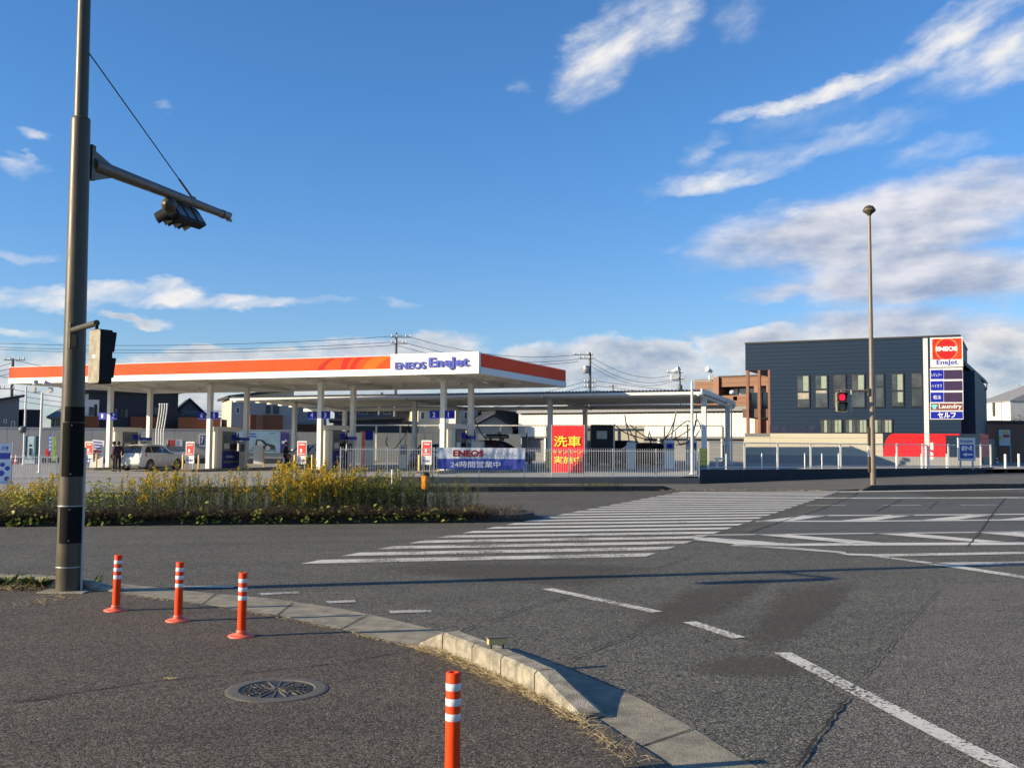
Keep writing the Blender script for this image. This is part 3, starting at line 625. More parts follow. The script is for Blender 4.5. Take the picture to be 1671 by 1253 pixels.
# ------------------------------------------------------------------ orange delineator posts
def post_template():
    t = thing('delineator_post', 'lone orange delineator post beside the kerb, its foot cut off by the frame', 'bollard', (0, 0, 0), 0, 'orange delineator posts with three reflective bands')
    MB().lathe((0, 0, 0), [(.122, 0), (.124, .010), (.105, .020), (.060, .026), (.055, .04)], 28).build('base', 'base_orange', t)
    mb = MB(); mb.lathe((0, 0, 0), [(.041, .045), (.0395, .30), (.0395, .64), (.036, .648), (.020, .648), (.018, .640)], 24, caps=False); mb.build('tube', 'post_orange', t)
    MB().lathe((0, 0, 0), [(.020, .630), (.019, .641)], 16).build('cap', 'iron', t)
    MB().lathe((0, 0, 0), [(.047, .045), (.047, .062), (.042, .068)], 20).build('collar', 'base_orange', t)
    for z in (.545, .458, .371):
        MB().lathe((0, 0, 0), [(.0400, z), (.0412, z + .002), (.0412, z + .040), (.0400, z + .042)], 24, caps=False).build('reflective_band', 'reflect', t)
    return t
pt = post_template()
p4 = A(740, 1096, 1); d_ = ray(740, 1096); tt = (.565 + .016 - CAMZ) / d_.z; P4 = EYE + d_ * tt; P4.z = .016
PS = Matrix.Diagonal((.96, .96, .872, 1))
pt.matrix_basis = Matrix.Translation(P4) @ PS
for (px, py), lb in (((189, 996), 'orange delineator post closest to the thick signal pole'), ((290.5, 1013), 'middle one of the three orange posts standing in a row'), ((394, 1038), 'orange delineator post of the row standing nearest the manhole cover')):
    o = dup(pt, G(px, py, .016), random.uniform(0, 3), lb); o.matrix_basis = o.matrix_basis @ Matrix.Rotation(rad(random.uniform(-1.3, 1.3)), 4, 'X') @ Matrix.Rotation(rad(random.uniform(-1.0, 1.0)), 4, 'Y') @ PS

# reflector block on the kerb
rb = thing('kerb_reflector', 'small amber reflector block on two short legs on top of the kerb', 'reflector', G(808, 1060, .19))
fc = Face(at(790, 8.0), at(830, 8.45)); o = G(798, 1052, .215)
u = Vector((.93, .36, 0)); v_ = Vector((-.36, .93, 0))
MB().obox(o, u * .15, v_ * .05, (0, 0, .045)).build('block', 'amber_block', rb)
MB().obox(o + Vector((0, 0, .045)) - u * .01 - v_ * .004, u * .17, v_ * .058, (0, 0, .008)).build('lid', 'iron_ring', rb)
for k in (.02, .12): MB().obox(o + u * k + v_ * .02 - Vector((0, 0, .035)), u * .012, v_ * .012, (0, 0, .036)).build('leg', 'iron', rb)

# ------------------------------------------------------------------ thick signal pole with arm
P0 = G(111, 964, .016)
sp_ = thing('signal_pole', 'thick brown steel signal pole with long arm and stay wire beside the kerb', 'traffic signal pole', P0)
Dp = P0.y
def ph(py, px=125): return A(px, py, Dp).z      # height on the pole of a picture row
lean = Vector((.0, 0, 1)); zt = ph(198)
top = A(132, 198, Dp); basep = Vector(P0)
def pp(z): return basep.lerp(top, (z - basep.z) / (top.z - basep.z))
MB().tube(pp(.016), pp(zt), .138, .108, 40).build('shaft', 'pole_brown', sp_)
MB().tube(pp(zt - .1), pp(zt + 3.2), .080, .066, 28).build('upper_shaft', 'pole_brown', sp_)
MB().lathe(pp(zt), [(.108, 0), (.11, .01), (.10, .035), (.08, .04)], 36).build('cap_ring', 'pole_brown', sp_)
def half_wrap(z0, z1, r, th0, th1, mat, name):
    mb = MB(); n = 22; rings = []
    for z in (z0, z1):
        k = r * (1 - (z / zt) * .215) ; c = pp(z)
        rings.append([c + Vector((math.cos(rad(th0 + (th1 - th0) * i / n)), math.sin(rad(th0 + (th1 - th0) * i / n)), 0)) * k for i in range(n + 1)] + [c + Vector((math.cos(rad(th1 - (th1 - th0) * i / n)), math.sin(rad(th1 - (th1 - th0) * i / n)), 0)) * (k - .004) for i in range(n + 1)])
    mb.loft(rings, True, False); return mb.build(name, mat, sp_)
z1, z2, z3, z4, z5 = ph(690), ph(777), ph(826), ph(885), ph(664)
half_wrap(z2, z1, .143, -118, 60, 'pole_wrap', 'cover_plate'); half_wrap(z4, z3, .143, -118, 60, 'pole_wrap', 'cover_plate'); half_wrap(z1 + .01, z5, .1405, -108, 60, 'pole_wrap', 'dark_band')
for z in (z1 - .03, z2 + .03, z3 - .03, z4 + .03):
    c = pp(z); a = rad(-70); r = .143 * (1 - z / zt * .215); MB().lathe(c + Vector((math.cos(a), math.sin(a), 0)) * r, [(.008, 0), (.007, .005)], 10, Vector((math.cos(a), math.sin(a), 0))).build('bolt', 'galvanised', sp_)
for py in (825, 924): z = ph(py); MB().lathe(pp(z), [(.139 - z * .006 + .003, -.006), (.139 - z * .006 + .006, 0), (.139 - z * .006 + .003, .006)], 32, caps=False).build('strap', 'galvanised', sp_)
c = pp(.016); MB().tube(c + Vector((.16, -.02, 0)), pp(ph(730)) + Vector((.165, -.02, 0)), .014, .014, 10).build('conduit', 'galvanised', sp_)
MB().bbox(c.x - .28, c.x + .27, c.y - .2, c.y + .28, .0, .03, .015).build('footing', 'gutter_concrete', sp_)
# arm
zA = ph(262); a0 = pp(zA) + Vector((.07, .12, 0)); a1 = A(372, 353, 17.0)
adir = (a1 - a0).normalized(); aside = adir.cross(Vector((0, 0, 1))).normalized(); aup = aside.cross(adir)
MB().tube(a0 + adir * .05, a1, .082, .062, 20).build('arm', 'pole_brown', sp_)
mb = MB(); c = pp(zA); hx = Vector((adir.x, adir.y, 0)).normalized(); sx = Vector((hx.y, -hx.x, 0))
mb.obox(c + hx * .09 - sx * .11 - Vector((0, 0, .20)), hx * .05, sx * .22, (0, 0, .42)); mb.obox(c + hx * .15 - sx * .11 - Vector((0, 0, .20)), hx * .025, sx * .22, (0, 0, .42)); mb.build('arm_flange', 'pole_brown', sp_)
mb = MB()
for sgn in (1, -1):
    mb.add([a0 + hx * .08 + Vector((0, 0, .19 * sgn)) - sx * .01, a0 + adir * .75 + aup * .045 * sgn - sx * .01, a0 + hx * .08 - sx * .01, a0 + hx * .08 + Vector((0, 0, .19 * sgn)) + sx * .01, a0 + adir * .75 + aup * .045 * sgn + sx * .01, a0 + hx * .08 + sx * .01],
           [(0, 1, 2), (5, 4, 3), (0, 3, 4, 1), (1, 4, 5, 2), (2, 5, 3, 0)])
mb.build('gusset', 'pole_brown', sp_)
mb = MB(); mb.lathe(a1 - adir * .35, [(.072, 0), (.072, .14)], 16, adir); mb.build('end_collar', 'pole_brown', sp_)
for o_, h_ in ((.02, .05), (-.08, .045)): MB().obox(a1 - adir * .04 - aside * .02 + aup * o_, adir * .20, aside * .04, aup * h_).build('end_tongue', 'pole_brown', sp_)
w0, w1 = pp(ph(88)) + Vector((.08, 0, 0)), A(298, 320, a0.lerp(a1, .68).y)
w1 = a0.lerp(a1, .67) + aup * .07
MB().tube(w0, w1, .008, .008, 6).build('stay_wire', 'cable', sp_)
MB().tube(w1 + (w0 - w1) * .02, w1 + (w0 - w1) * .16, .016, .016, 8).build('turnbuckle', 'pole_brown', sp_)
MB().obox(w1 - aside * .03 - adir * .05 - aup * .03, adir * .12, aside * .06, aup * .05).build('wire_lug', 'pole_brown', sp_)

# vehicle signal under the arm, seen from behind and below: three lamps in a row along the arm
sc_ = A(300, 345, a0.lerp(a1, .67).y) 
vs_ = thing('vehicle_signal', 'three lamp vehicle signal hanging under the brown arm, seen from below', 'traffic light', sc_)
ca = a0.lerp(a1, .62) - aup * .22 - aside * .02
L_ = adir * .37
fdir = (aside * -1.0 + Vector((0, 0, -.62))).normalized(); hd = adir.cross(fdir).normalized()
if hd.z < 0: hd = -hd
mb = MB(); q0 = ca - adir * .60
def rbox(mb, c, a, b, d, r=.05):   # rounded-corner slab: a,b half extents (vectors), d depth vector
    A_, B_2 = a.normalized(), b.normalized(); la, lb = a.length, b.length; ring = []
    for sx_, sy_, a0_ in ((1, 1, 0), (-1, 1, 90), (-1, -1, 180), (1, -1, 270)):
        for k in range(5):
            t = rad(a0_ + k * 22.5); ring.append(c + A_ * (sx_ * (la - r) + r * math.cos(t)) + B_2 * (sy_ * (lb - r) + r * math.sin(t)))
    mb.loft([ring, [p + d for p in ring]], True)
rbox(mb, ca - fdir * .06, adir * .60, hd * .155, fdir * .12, .08); mb.build('housing', 'signal_dark', vs_)
for k in (-1, 0, 1):
    c = ca + adir * (.385 * k)
    mb = MB(); n = 16; r = .138
    rings = []
    for out, ln in ((0.06, 0), (.27, 1)):
        rings.append([c + fdir * (out if i <= n else out) + (adir * math.cos(rad(-25 + 230 * i / n)) + hd * math.sin(rad(-25 + 230 * i / n))) * r for i in range(n + 1)])
    mb.loft(rings, False, True, False); mb.loft([[p * 1 + (c + fdir * .1 - p).normalized() * .006 for p in rg] for rg in rings[::-1]], False, True, False)
    mb.build('visor', 'signal_dark', vs_)
    MB().lathe(c + fdir * .055, [(.132, 0), (.11, .02), (.0, .03)], 20, fdir).build('lens', 'lens_dark', vs_)
    mb = MB(); rbox(mb, c - fdir * .075, adir * .14, hd * .11, fdir * .02, .03); mb.build('back_panel', 'signal_back', vs_)
mb = MB(); mb.lathe(ca - adir * .70 + aup * .05 - fdir * .02, [(.01, -.12), (.075, -.09), (.105, -.02), (.105, .04)], 18, -adir * -1); mb.build('end_cap', 'pole_brown', vs_)
for k in (-.42, .42): MB().tube(ca + adir * k + hd * .15, ca + adir * k + hd * .15 + aup * .16 + aside * .02, .022, .022, 8).build('bracket', 'signal_dark', vs_)

# pedestrian signal on the pole, back turned to us
Ds = Dp - .75
tb = pp(ph(540)) + Vector((.02, -.10, 0)); te = A(158, 527, Ds)
ps = thing('pedestrian_signal', 'dusty grey pedestrian signal fixed to the thick pole, seen from behind', 'traffic light', te)
MB().tube(tb, te, .034, .034, 18).build('bracket_tube', 'pole_brown', ps)
MB().obox(tb - Vector((.05, .03, .22)), (.03, 0, 0), (0, .14, 0), (0, 0, .30)).build('wall_plate', 'signal_grey', ps)
MB().obox(tb - Vector((.005, .03, .20)), (.06, 0, 0), (0, .12, 0), (0, 0, .14)).build('clamp', 'signal_dark', ps)
fdn = Vector((.56, .83, 0)).normalized(); sdn = Vector((fdn.y, -fdn.x, 0)); zt2, zb2 = A(160, 538, Ds).z, A(160, 626, Ds).z; hh = (zt2 - zb2) / 2
cc = A(162, 582, Ds); wd_ = .104
mb = MB(); rbox(mb, cc - fdn * .06, sdn * wd_, Vector((0, 0, hh)), fdn * .15, .03); mb.build('housing', 'signal_dark', ps)
mb = MB(); rbox(mb, cc - fdn * .064, sdn * (wd_ - .004), Vector((0, 0, hh - .006)), fdn * .004, .03); mb.build('back_cover', 'signal_grey', ps)
mb = MB(); mb.obox(cc - fdn * .0655 - sdn * .025 + Vector((0, 0, -.02)), sdn * .05, fdn * .001, (0, 0, .035)); mb.build('sticker', 'reflect', ps)
for zz in (hh * .48, -hh * .48):
    c = cc + fdn * .09 + Vector((0, 0, zz)); a_ = hh * .42
    mb = MB(); T = Vector((0, 0, a_)); B = Vector((0, 0, -a_ * .7))
    o_ = .004
    mb.obox(c - sdn * wd_ * .9 + T, sdn * wd_ * 1.8, fdn * .055, (0, 0, .008))
    for sg in (-1, 1):
        b0 = c + sdn * wd_ * .9 * sg
        mb.add([b0 + T, b0 + T + fdn * .055, b0 + B + fdn * .03, b0 + B, b0 + T - sdn * .006 * sg, b0 + T + fdn * .055 - sdn * .006 * sg, b0 + B + fdn * .03 - sdn * .006 * sg, b0 + B - sdn * .006 * sg], [(0, 1, 2, 3), (7, 6, 5, 4), (0, 4, 5, 1), (1, 5, 6, 2), (2, 6, 7, 3)])
    mb.build('visor', 'signal_dark', ps)
    mb = MB(); mb.obox(c - sdn * wd_ * .8 - Vector((0, 0, a_ * .8)), sdn * wd_ * 1.6, fdn * .004, (0, 0, a_ * 1.7)); mb.build('lens', 'lens_dark', ps)
mb = MB(); mb.tube(te - Vector((0, 0, .02)), te - Vector((0, 0, te.z - zt2 + .02)), .02, .02, 8); mb.build('hanger', 'signal_dark', ps)
# cross street name plate edge-on behind the pole is left to the grey hinge strip
MB().obox(A(133, 530, Dp + .2), (.03, .0, 0), (0, .01, 0), (0, 0, -(A(133, 530, Dp).z - A(133, 600, Dp).z))).build('hinge_strip', 'signal_dark', ps)

# ------------------------------------------------------------------ tall street lamp with the red walking signal
Lb_ = G(1425, 796, .06); sl = thing('street_lamp', 'tall slender brown street lamp with a faceted head near the crossing', 'street lamp', Lb_)
ltop = A(1418.5, 350, Lb_.y)
MB().tube(Lb_, ltop, .115, .062, 24).build('pole', 'lamp_brown', sl)
lt = ltop
mb = MB(); mb.lathe(lt, [(.08, -.06), (.10, .0), (.27, .13), (.275, .19), (.17, .33), (.05, .38)], 8); mb.build('lamp_head', 'pole_brown', sl)
MB().lathe(lt, [(.278, .150), (.283, .155), (.283, .172), (.278, .178)], 8, caps=False).build('rim_band', 'lamp_brown', sl)
MB().bbox(Lb_.x - .14, Lb_.x + .14, Lb_.y - .16, Lb_.y + .1, .02, .10, .02).build('footing', 'dark_kerb', sl)
for a, b in ((697, 727), (745, 770)):
    z0_, z1_ = A(1424, b, Lb_.y).z, A(1424, a, Lb_.y).z; x_ = A(1421, 700, Lb_.y).x
    MB().obox((x_ - .12, Lb_.y - .06, z0_), (.06, 0, 0), (0, .12, 0), (0, 0, z1_ - z0_)).build('access_door', 'pole_brown', sl)
za = A(1400, 637, Lb_.y).z; xr = A(1421, 637, Lb_.y).x; xl = A(1367, 637, Lb_.y).x
rs = thing('pedestrian_signal', 'pedestrian signal with its red light on, bracketed to the tall lamp', 'traffic light', (xl, Lb_.y, za))
MB().tube((xr, Lb_.y - .02, za), (xl - .05, Lb_.y - .1, za), .032, .032, 12).build('bracket_tube', 'lamp_brown', rs)
MB().obox((xr - .14, Lb_.y - .1, za - .22), (.09, 0, 0), (0, .14, 0), (0, 0, .3)).build('clamp', 'pole_brown', rs)
x0, x1 = A(1362, 655, Lb_.y).x, A(1379, 655, Lb_.y).x; zt_, zb_ = A(1370, 640, Lb_.y).z, A(1370, 672.5, Lb_.y).z; yy = Lb_.y - .28
mb = MB(); c = Vector(((x0 + x1) / 2, yy, (zt_ + zb_) / 2)); rbox(mb, c, Vector(((x1 - x0) / 2, 0, 0)), Vector((0, 0, (zt_ - zb_) / 2)), Vector((0, .16, 0)), .06); mb.build('housing', 'signal_grey', rs)
MB().tube(((x0 + x1) / 2, yy + .1, zt_ - .02), ((x0 + x1) / 2, yy + .12, za), .02, .02, 8).build('hanger', 'lamp_brown', rs)
for k, (lens, s_) in enumerate((('lamp_red', 1), ('lens_dark', -1))):
    c2 = c + Vector((0, -.004, s_ * (zt_ - zb_) * .235)); hw, hh2 = (x1 - x0) * .36, (zt_ - zb_) * .19
    mb = MB(); rbox(mb, c2, Vector((hw * 1.12, 0, 0)), Vector((0, 0, hh2 * 1.12)), Vector((0, -.008, 0)), .05); mb.build('dark_surround', 'signal_dark', rs)
    mb = MB(); rbox(mb, c2 + Vector((0, -.009, 0)), Vector((hw * .82, 0, 0)), Vector((0, 0, hh2 * .86)), Vector((0, -.006, 0)), .09); mb.build('lens', lens, rs)
    mb = MB(); mb.obox(c2 + Vector((-hw * 1.15, -.2, hh2 * 1.1)), (hw * 2.3, 0, 0), (0, .2, 0), (0, 0, .012))
    for sg in (-1, 1):
        xx = c2.x + sg * hw * 1.15; mb.add([(xx, c2.y, c2.z + hh2 * 1.1), (xx, c2.y - .2, c2.z + hh2 * 1.1), (xx, c2.y - .04, c2.z - hh2 * .6), (xx, c2.y, c2.z - hh2 * .6)], [(0, 1, 2, 3)])
    mb.build('visor', 'signal_dark', rs)
x_ = A(1388, 650, Lb_.y).x; MB().tube((x_, Lb_.y - .1, za), (x_, Lb_.y - .1, A(1388, 672, Lb_.y).z), .028, .028, 8).build('hanging_tube', 'galvanised', rs)

# ------------------------------------------------------------------ fuel canopy
AN = rad(23.0); U = Vector((-math.cos(AN), math.sin(AN), 0)); Vv = Vector((math.sin(AN), math.cos(AN), 0))   # U runs left and away, Vv straight back
CZ = 5.0; C0 = Vector((-1.5, 47.0, 0)); CL, CW = 30.2, 11.7
cn = thing('fuel_canopy', 'long white station canopy with an orange fascia and blue raised letters', 'canopy', C0)
def cp_(a, b, z): return C0 + U * a + Vv * b + Vector((0, 0, z))
def cbox(mb, a0, a1, b0, b1, z0, z1): return mb.obox(cp_(a1, b0, z0), -U * (a1 - a0), Vv * (b1 - b0), (0, 0, z1 - z0))
mb = MB(); cbox(mb, .12, CL - .12, .12, CW - .12, CZ + .35, CZ + .50); mb.build('roof_deck', 'roof_metal', cn)
SP = 6.9   # orange part begins left of the white sign panel
fcz = Face(cp_(CL, 0, 0), cp_(0, 0, 0))   # s runs from far left to the corner
sgn0, _ = fcz.sz(639, 600)
def fascia(name, f, a0, a1, z0, z1, o0, o1, mat): mb = MB(); mb.obox(f.p(a0, z0, o1), f.u * (a1 - a0), -f.n * (o1 - o0), f.up * (z1 - z0)); return mb.build(name, mat, cn)
Z0, Z1, Z2 = CZ, CZ + .34, CZ + .98
fascia('lower_fascia', fcz, 0.0, sgn0, Z0, Z1 - .02, -.10, 0.06, 'white_panel')
n_p = 11; seg = sgn0 / n_p
for i in range(n_p): fascia('fascia_panel', fcz, i * seg + .004, (i + 1) * seg - .004, Z1, Z2 - .04, -.10, .0, 'canopy_orange')
fascia('top_trim', fcz, 0, sgn0, Z2 - .022, Z2, -.12, .012, 'white_panel')
nsg = 4; seg = (CL - sgn0) / nsg
for i in range(nsg): fascia('sign_panel', fcz, sgn0 + i * seg + .003, sgn0 + (i + 1) * seg - .003, Z0, Z2 + .04, -.10, .12, 'white_panel')
fr_ = Face(cp_(0, 0, 0), cp_(0, CW, 0)); 
fascia('lower_fascia', fr_, 0.0, CW, Z0, Z1 - .02, -.10, .04, 'white_panel'); 
for i in range(5): fascia('fascia_panel', fr_, .12 + i * (CW - .12) / 5 + .004, .12 + (i + 1) * (CW - .12) / 5 - .004, Z1, Z2 - .04, -.10, .0, 'canopy_orange')
fascia('top_trim', fr_, .12, CW, Z2 - .022, Z2, -.12, .012, 'white_panel')
fl_ = Face(cp_(CL, CW, 0), cp_(CL, 0, 0)); fb_ = Face(cp_(0, CW, 0), cp_(CL, CW, 0))
for f, L_2 in ((fl_, CW), (fb_, CL)): fascia('lower_fascia', f, 0, L_2, Z0, Z1 - .02, -.10, .04, 'white_panel'); fascia('fascia_panel', f, 0, L_2, Z1, Z2 - .04, -.10, .0, 'canopy_orange')
# curved stripes on the fascia
def curved(pxa, pxb, wt, wb, mat, out):
    a, _ = fcz.sz(pxa, 590); b, _ = fcz.sz(pxb, 590); mb = MB(); n = 8; hgt = Z2 - .05 - Z1
    L, R = [], []
    for i in range(n + 1):
        t = i / n; s_ = b + (a - b) * (t ** 1.7); L.append(fcz.p(s_, Z1 + hgt * t + .005, out)); R.append(fcz.p(s_ + wb + (wt - wb) * t, Z1 + hgt * t + .005, out))
    for i in range(n): mb.quad(L[i], R[i], R[i + 1], L[i + 1])
    mb.build('curved_stripe', mat, cn)
curved(540, 518, .25, .42, 'canopy_red', .004); curved(562, 557, .40, .28, 'canopy_crimson', .004); curved(584, 571, .30, .28, 'canopy_crimson', .004); curved(612, 592, 0.9, .75, 'canopy_light', .003)
a0_, _ = fcz.sz(647, 600); a1_, _ = fcz.sz(697, 600); fcz.text('ENEOS', a0_, a1_, Z0 + .27, Z0 + .62, .155, 'letter_blue', cn, .03, bold=.03, name='raised_letters')
a0_, _ = fcz.sz(702, 600); a1_, _ = fcz.sz(767, 600); fcz.text('EneJet', a0_, a1_, Z0 + .20, Z0 + .80, .155, 'letter_blue', cn, .03, bold=.03, name='raised_letters')
for a in (.3, .5, .65, .8, .9):
    s_ = sgn0 + (CL - sgn0) * a; mb = MB(); mb.obox(fcz.p(s_, Z0 + .35, .13), fcz.u * .03, fcz.n * .07, (0, 0, .03)); mb.build('letter_stud', 'galvanised', cn)
# soffit: thin ribs, beams, box lights
mb = MB(); cbox(mb, .15, CL - .15, .15, CW - .15, CZ + .30, CZ + .345); mb.build('soffit', 'soffit', cn)
for i in range(9):
    b = .7 + i * 1.32; mb = MB(); cbox(mb, .2, CL - .2, b, b + .1, CZ + .20, CZ + .298); mb.build('purlin', 'soffit', cn)
COLS_A = [3.8 + 7.46 * i for i in range(4)]
for a in COLS_A:
    mb = MB(); cbox(mb, a - .11, a + .11, .4, CW - .4, CZ + .02, CZ + .197); mb.build('beam', 'soffit', cn)
for i in range(8):
    for b in (2.0, 5.4, 9.0):
        a = 1.9 + i * 3.73; mb = MB(); cbox(mb, a - .35, a + .35, b - .2, b + .2, CZ + .05, CZ + .198); mb.build('ceiling_light', 'white_panel', cn)
for a, b, dx in ((10.6, 1.6, .3), (26.9, 1.2, -.3), (1.6, 3.9, .2)):
    mb = MB(); c = cp_(a, b, CZ - .12); mb.tube(c + Vector((0, 0, .3)), c, .02, .02, 6); mb.build('lamp_stem', 'galvanised', cn)
    MB().tube(c, c + Vector((dx, -.28, -.1)), .06, .045, 10).build('security_camera', 'white_metal', cn)
ISL = []
for i, a in enumerate(COLS_A):
    for b in (3.8, 7.1):
        p = cp_(a, b, 0); zb = zs(p.x, p.y); mb = MB(); mb.obox(cp_(a + .13, b - .13, zb), -U * .26, Vv * .26, (0, 0, CZ + .02 - zb)); mb.build('column', 'white_metal', cn)
        mb = MB(); mb.obox(cp_(a + .2, b - .2, CZ - .12), -U * .4, Vv * .4, (0, 0, .10)); mb.build('column_head', 'white_metal', cn)
    ISL.append(cp_(a, 3.8, zs(cp_(a, 3.8, 0).x)))
    for k, (num, off) in enumerate(zip((str(2 * i + 2), str(2 * i + 1)), (-.72, .16))):
        f = Face(cp_(a + 1, 3.66, 0), cp_(a - 1, 3.66, 0)); s0 = 1 + off
        mb = MB(); z_ = 3.0; mb.obox(f.p(s0, z_, .02), f.u * .56, -f.n * .02, (0, 0, .42)); o = mb.build('number_plate', 'sign_blue', cn)
        text(num, f.p(s0 + .18, z_ + .09, .022), f.u, f.up, .2, .25, 'letter_white', o, .006, bold=.02, keep=True)

# pump islands with their dispensers (local frame: x to the right, y to the back)
def dispenser():
    t = thing('fuel_dispenser', 'x', 'fuel pump', (0, 0, 0), 0, 'fuel dispensers under the long canopy')
    MB().bbox(-.34, .34, .0, .42, 0, 2.12, .03).build('end_pillar', 'pump_cream', t)
    MB().bbox(-.38, .38, -.05, 2.0, 2.125, 2.38, .02).build('top_beam', 'pump_cream', t)
    MB().bbox(-.36, .36, .45, 1.95, 0, .98, .05).build('lower_body', 'pump_blue', t)
    MB().bbox(-.30, .30, .52, 1.75, .985, 2.1, .03).build('display_housing', 'pump_grey', t)
    for s_ in (-1, 1):
        x = .302 * s_
        mb = MB(); mb.box(min(x, x + .02 * s_), max(x, x + .02 * s_), .62, 1.20, 1.50, 1.95); mb.build('screen', 'screen', t)
        mb = MB(); mb.box(min(x, x + .03 * s_), max(x, x + .03 * s_), 1.25, 1.7, 1.62, 1.95); mb.build('header_plate', 'sign_blue', t)
        mb = MB(); mb.box(min(x, x + .05 * s_), max(x, x + .05 * s_), .60, 1.05, 1.12, 1.42); mb.build('keypad', 'head_clear', t)
        for k, m in enumerate(('sign_red', 'yellow', 'leaf_green')):
            y0 = 1.12 + k * .2
            mb = MB(); mb.obox((x + .02 * s_, y0, 1.08), (.10 * s_, 0, .05), (0, .06, 0), (0, 0, .28)); mb.build('nozzle', 'black', t)
            mb = MB(); mb.path([(x + .12 * s_, y0 + .03, 1.12), (x + .22 * s_, y0 + .05, .7), (x + .24 * s_, y0 + .1, .35), (x + .16 * s_, y0 + .2, .22), (x + .10 * s_, y0 + .32, .5), (x + .05 * s_, y0 + .36, 1.3), (x + .03 * s_, 1.85, 2.05)], .018, 6); mb.build('hose', 'rubber', t)
    MB().bbox(-.16, .16, 2.15, 2.75, 0, 1.55, .03).build('payment_terminal', 'head_clear', t)
    MB().bbox(-.40, .40, 2.05, 2.85, 1.60, 1.78, .04).build('terminal_canopy', 'letter_blue', t)
    MB().box(.165, .18, 2.25, 2.65, .95, 1.4).build('terminal_screen', 'screen', t)
    MB().box(-.37, .37, .5, 1.9, .3, .42).build('trim_strip', 'pump_grey', t)
    text('ENEOS', (.366, .75, .6), (0, 1, 0), (0, 0, 1), .75, .12, 'letter_white', t, .006)
    return t
dp = dispenser(); RZ = -AN
lbls = ['fuel dispenser behind the blue and white cloth banner', 'fuel dispenser between the walking man and the bar fence', 'fuel dispenser next to the blank white board', 'fuel dispenser right behind the two people and the white hatchback']
def isl(i, x, y, z=0): return ISL[i] + Vector((math.cos(RZ) * x - math.sin(RZ) * y, math.sin(RZ) * x + math.cos(RZ) * y, z))
for i in range(4):
    if i == 0: o = dp; dp.matrix_basis = Matrix.Translation(isl(0, .0, .32, .16)) @ Matrix.Rotation(RZ, 4, 'Z'); dp['label'] = lbls[0]
    else: dup(dp, isl(i, 0, .32, .16), RZ, lbls[i])
# islands, boards, guards
def island_template():
    t = thing('pump_island', 'x', 'pump island', (0, 0, 0), 0, 'raised pump islands under the long canopy')
    MB().bbox(-.62, .62, -1.7, 5.6, -.3, .15, .04).build('slab', 'concrete', t)
    MB().box(-.63, .63, -1.71, -1.70, 0.01, .14).build('end_face', 'dark_kerb', t)
    return t
it = island_template()
for i in range(4):
    lb = ['raised pump island behind the blue and white cloth banner', 'raised pump island between the walking man and the bar fence', 'raised pump island beside the blank white board', 'raised pump island with the white hatchback parked alongside'][i]
    if i == 0: it.matrix_basis = Matrix.Translation(isl(0, 0, 0)) @ Matrix.Rotation(RZ, 4, 'Z'); it['label'] = lb
    else: dup(it, isl(i, 0, 0), RZ, lb)
def board_template():
    t = thing('notice_board', 'x', 'sign', (0, 0, 0), 0, 'red and white notice boards on the island ends')
    MB().bbox(-.27, .27, -.03, .03, .30, 1.52, .012).build('board', 'white_panel', t)
    MB().box(-.21, .21, -.042, -.032, .76, 1.44).build('red_panel', 'sign_red', t)
    MB().box(-.10, .02, -.048, -.043, .92, 1.10).build('hand_mark', 'letter_white', t)
    MB().box(-.14, .16, -.048, -.043, 1.30, 1.36).build('text_strip', 'letter_white', t); MB().box(-.16, .16, -.048, -.043, .82, .86).build('text_strip', 'letter_white', t)
    text('EneJet', (-.19, -.032, .40), (1, 0, 0), (0, 0, 1), .38, .16, 'letter_blue', t, .006, bold=.01)
    for x in (-.17, .17): MB().box(x - .02, x + .02, -.02, .02, 0, .31).build('leg', 'galvanised', t)
    return t
bt = board_template()
for i, lb in enumerate(['red and white notice board half hidden by the banner', 'red and white notice board between walking man and bar fence', 'red and white notice board beside the front of the white hatchback', 'red and white notice board beside the slanted poster stand']):
    p = isl(i, -.28, -1.25, .15)
    if i == 0: bt.matrix_basis = Matrix.Translation(p) @ Matrix.Rotation(RZ + .2, 4, 'Z'); bt['label'] = lb
    else: dup(bt, p, RZ + .2, lb)
gt = thing('guard_post', 'x', 'bollard', (0, 0, 0), 0, 'yellow guard posts on the island ends')
MB().lathe((0, 0, 0), [(.05, 0), (.05, .82), (.03, .85)], 14).build('post_tube', 'yellow_bar', gt); MB().lathe((0, 0, 0), [(.08, 0), (.08, .02)], 14).build('foot_plate', 'galvanised', gt)
first = True
for i in range(4):
    nm = ('behind the cloth banner', 'near the walking man', 'in front of the blank white board dispenser', 'near the slanted poster stand')[i]
    for x, y, w_ in ((-.60, -1.45, 'left'), (.50, -1.45, 'right')):
        lb = 'yellow guard post %s of the notice board %s' % (w_, nm); p = isl(i, x, y, .0)
        if first: gt.matrix_basis = Matrix.Translation(p + Vector((0, 0, .1))); gt['label'] = lb; first = False
        else: dup(gt, p + Vector((0, 0, .1)), 0, lb)
p = isl(2, 1.1, 4.0, 0); p.z = zs(p.x, p.y)
wb = thing('blank_board', 'plain blank white board on yellow legs between pump and wall poster', 'sign', p); f = Face(at(414, p.y + 1.0), at(428.5, p.y + 1.0))
a, b, z0_, z1_ = f.rect(414, 726, 428.5, 757); MB().obox(f.p(a, z0_), f.u * (b - a), -f.n * .04, (0, 0, z1_ - z0_)).build('board', 'white_panel', wb)
MB().obox(f.p(b + .01, .0), f.u * .08, -f.n * .06, (0, 0, 1.3)).build('leg', 'yellow_bar', wb); MB().obox(f.p(a + .05, .0, -.05), f.u * .05, -f.n * .05, (0, 0, z0_ + .1)).build('leg', 'galvanised', wb)
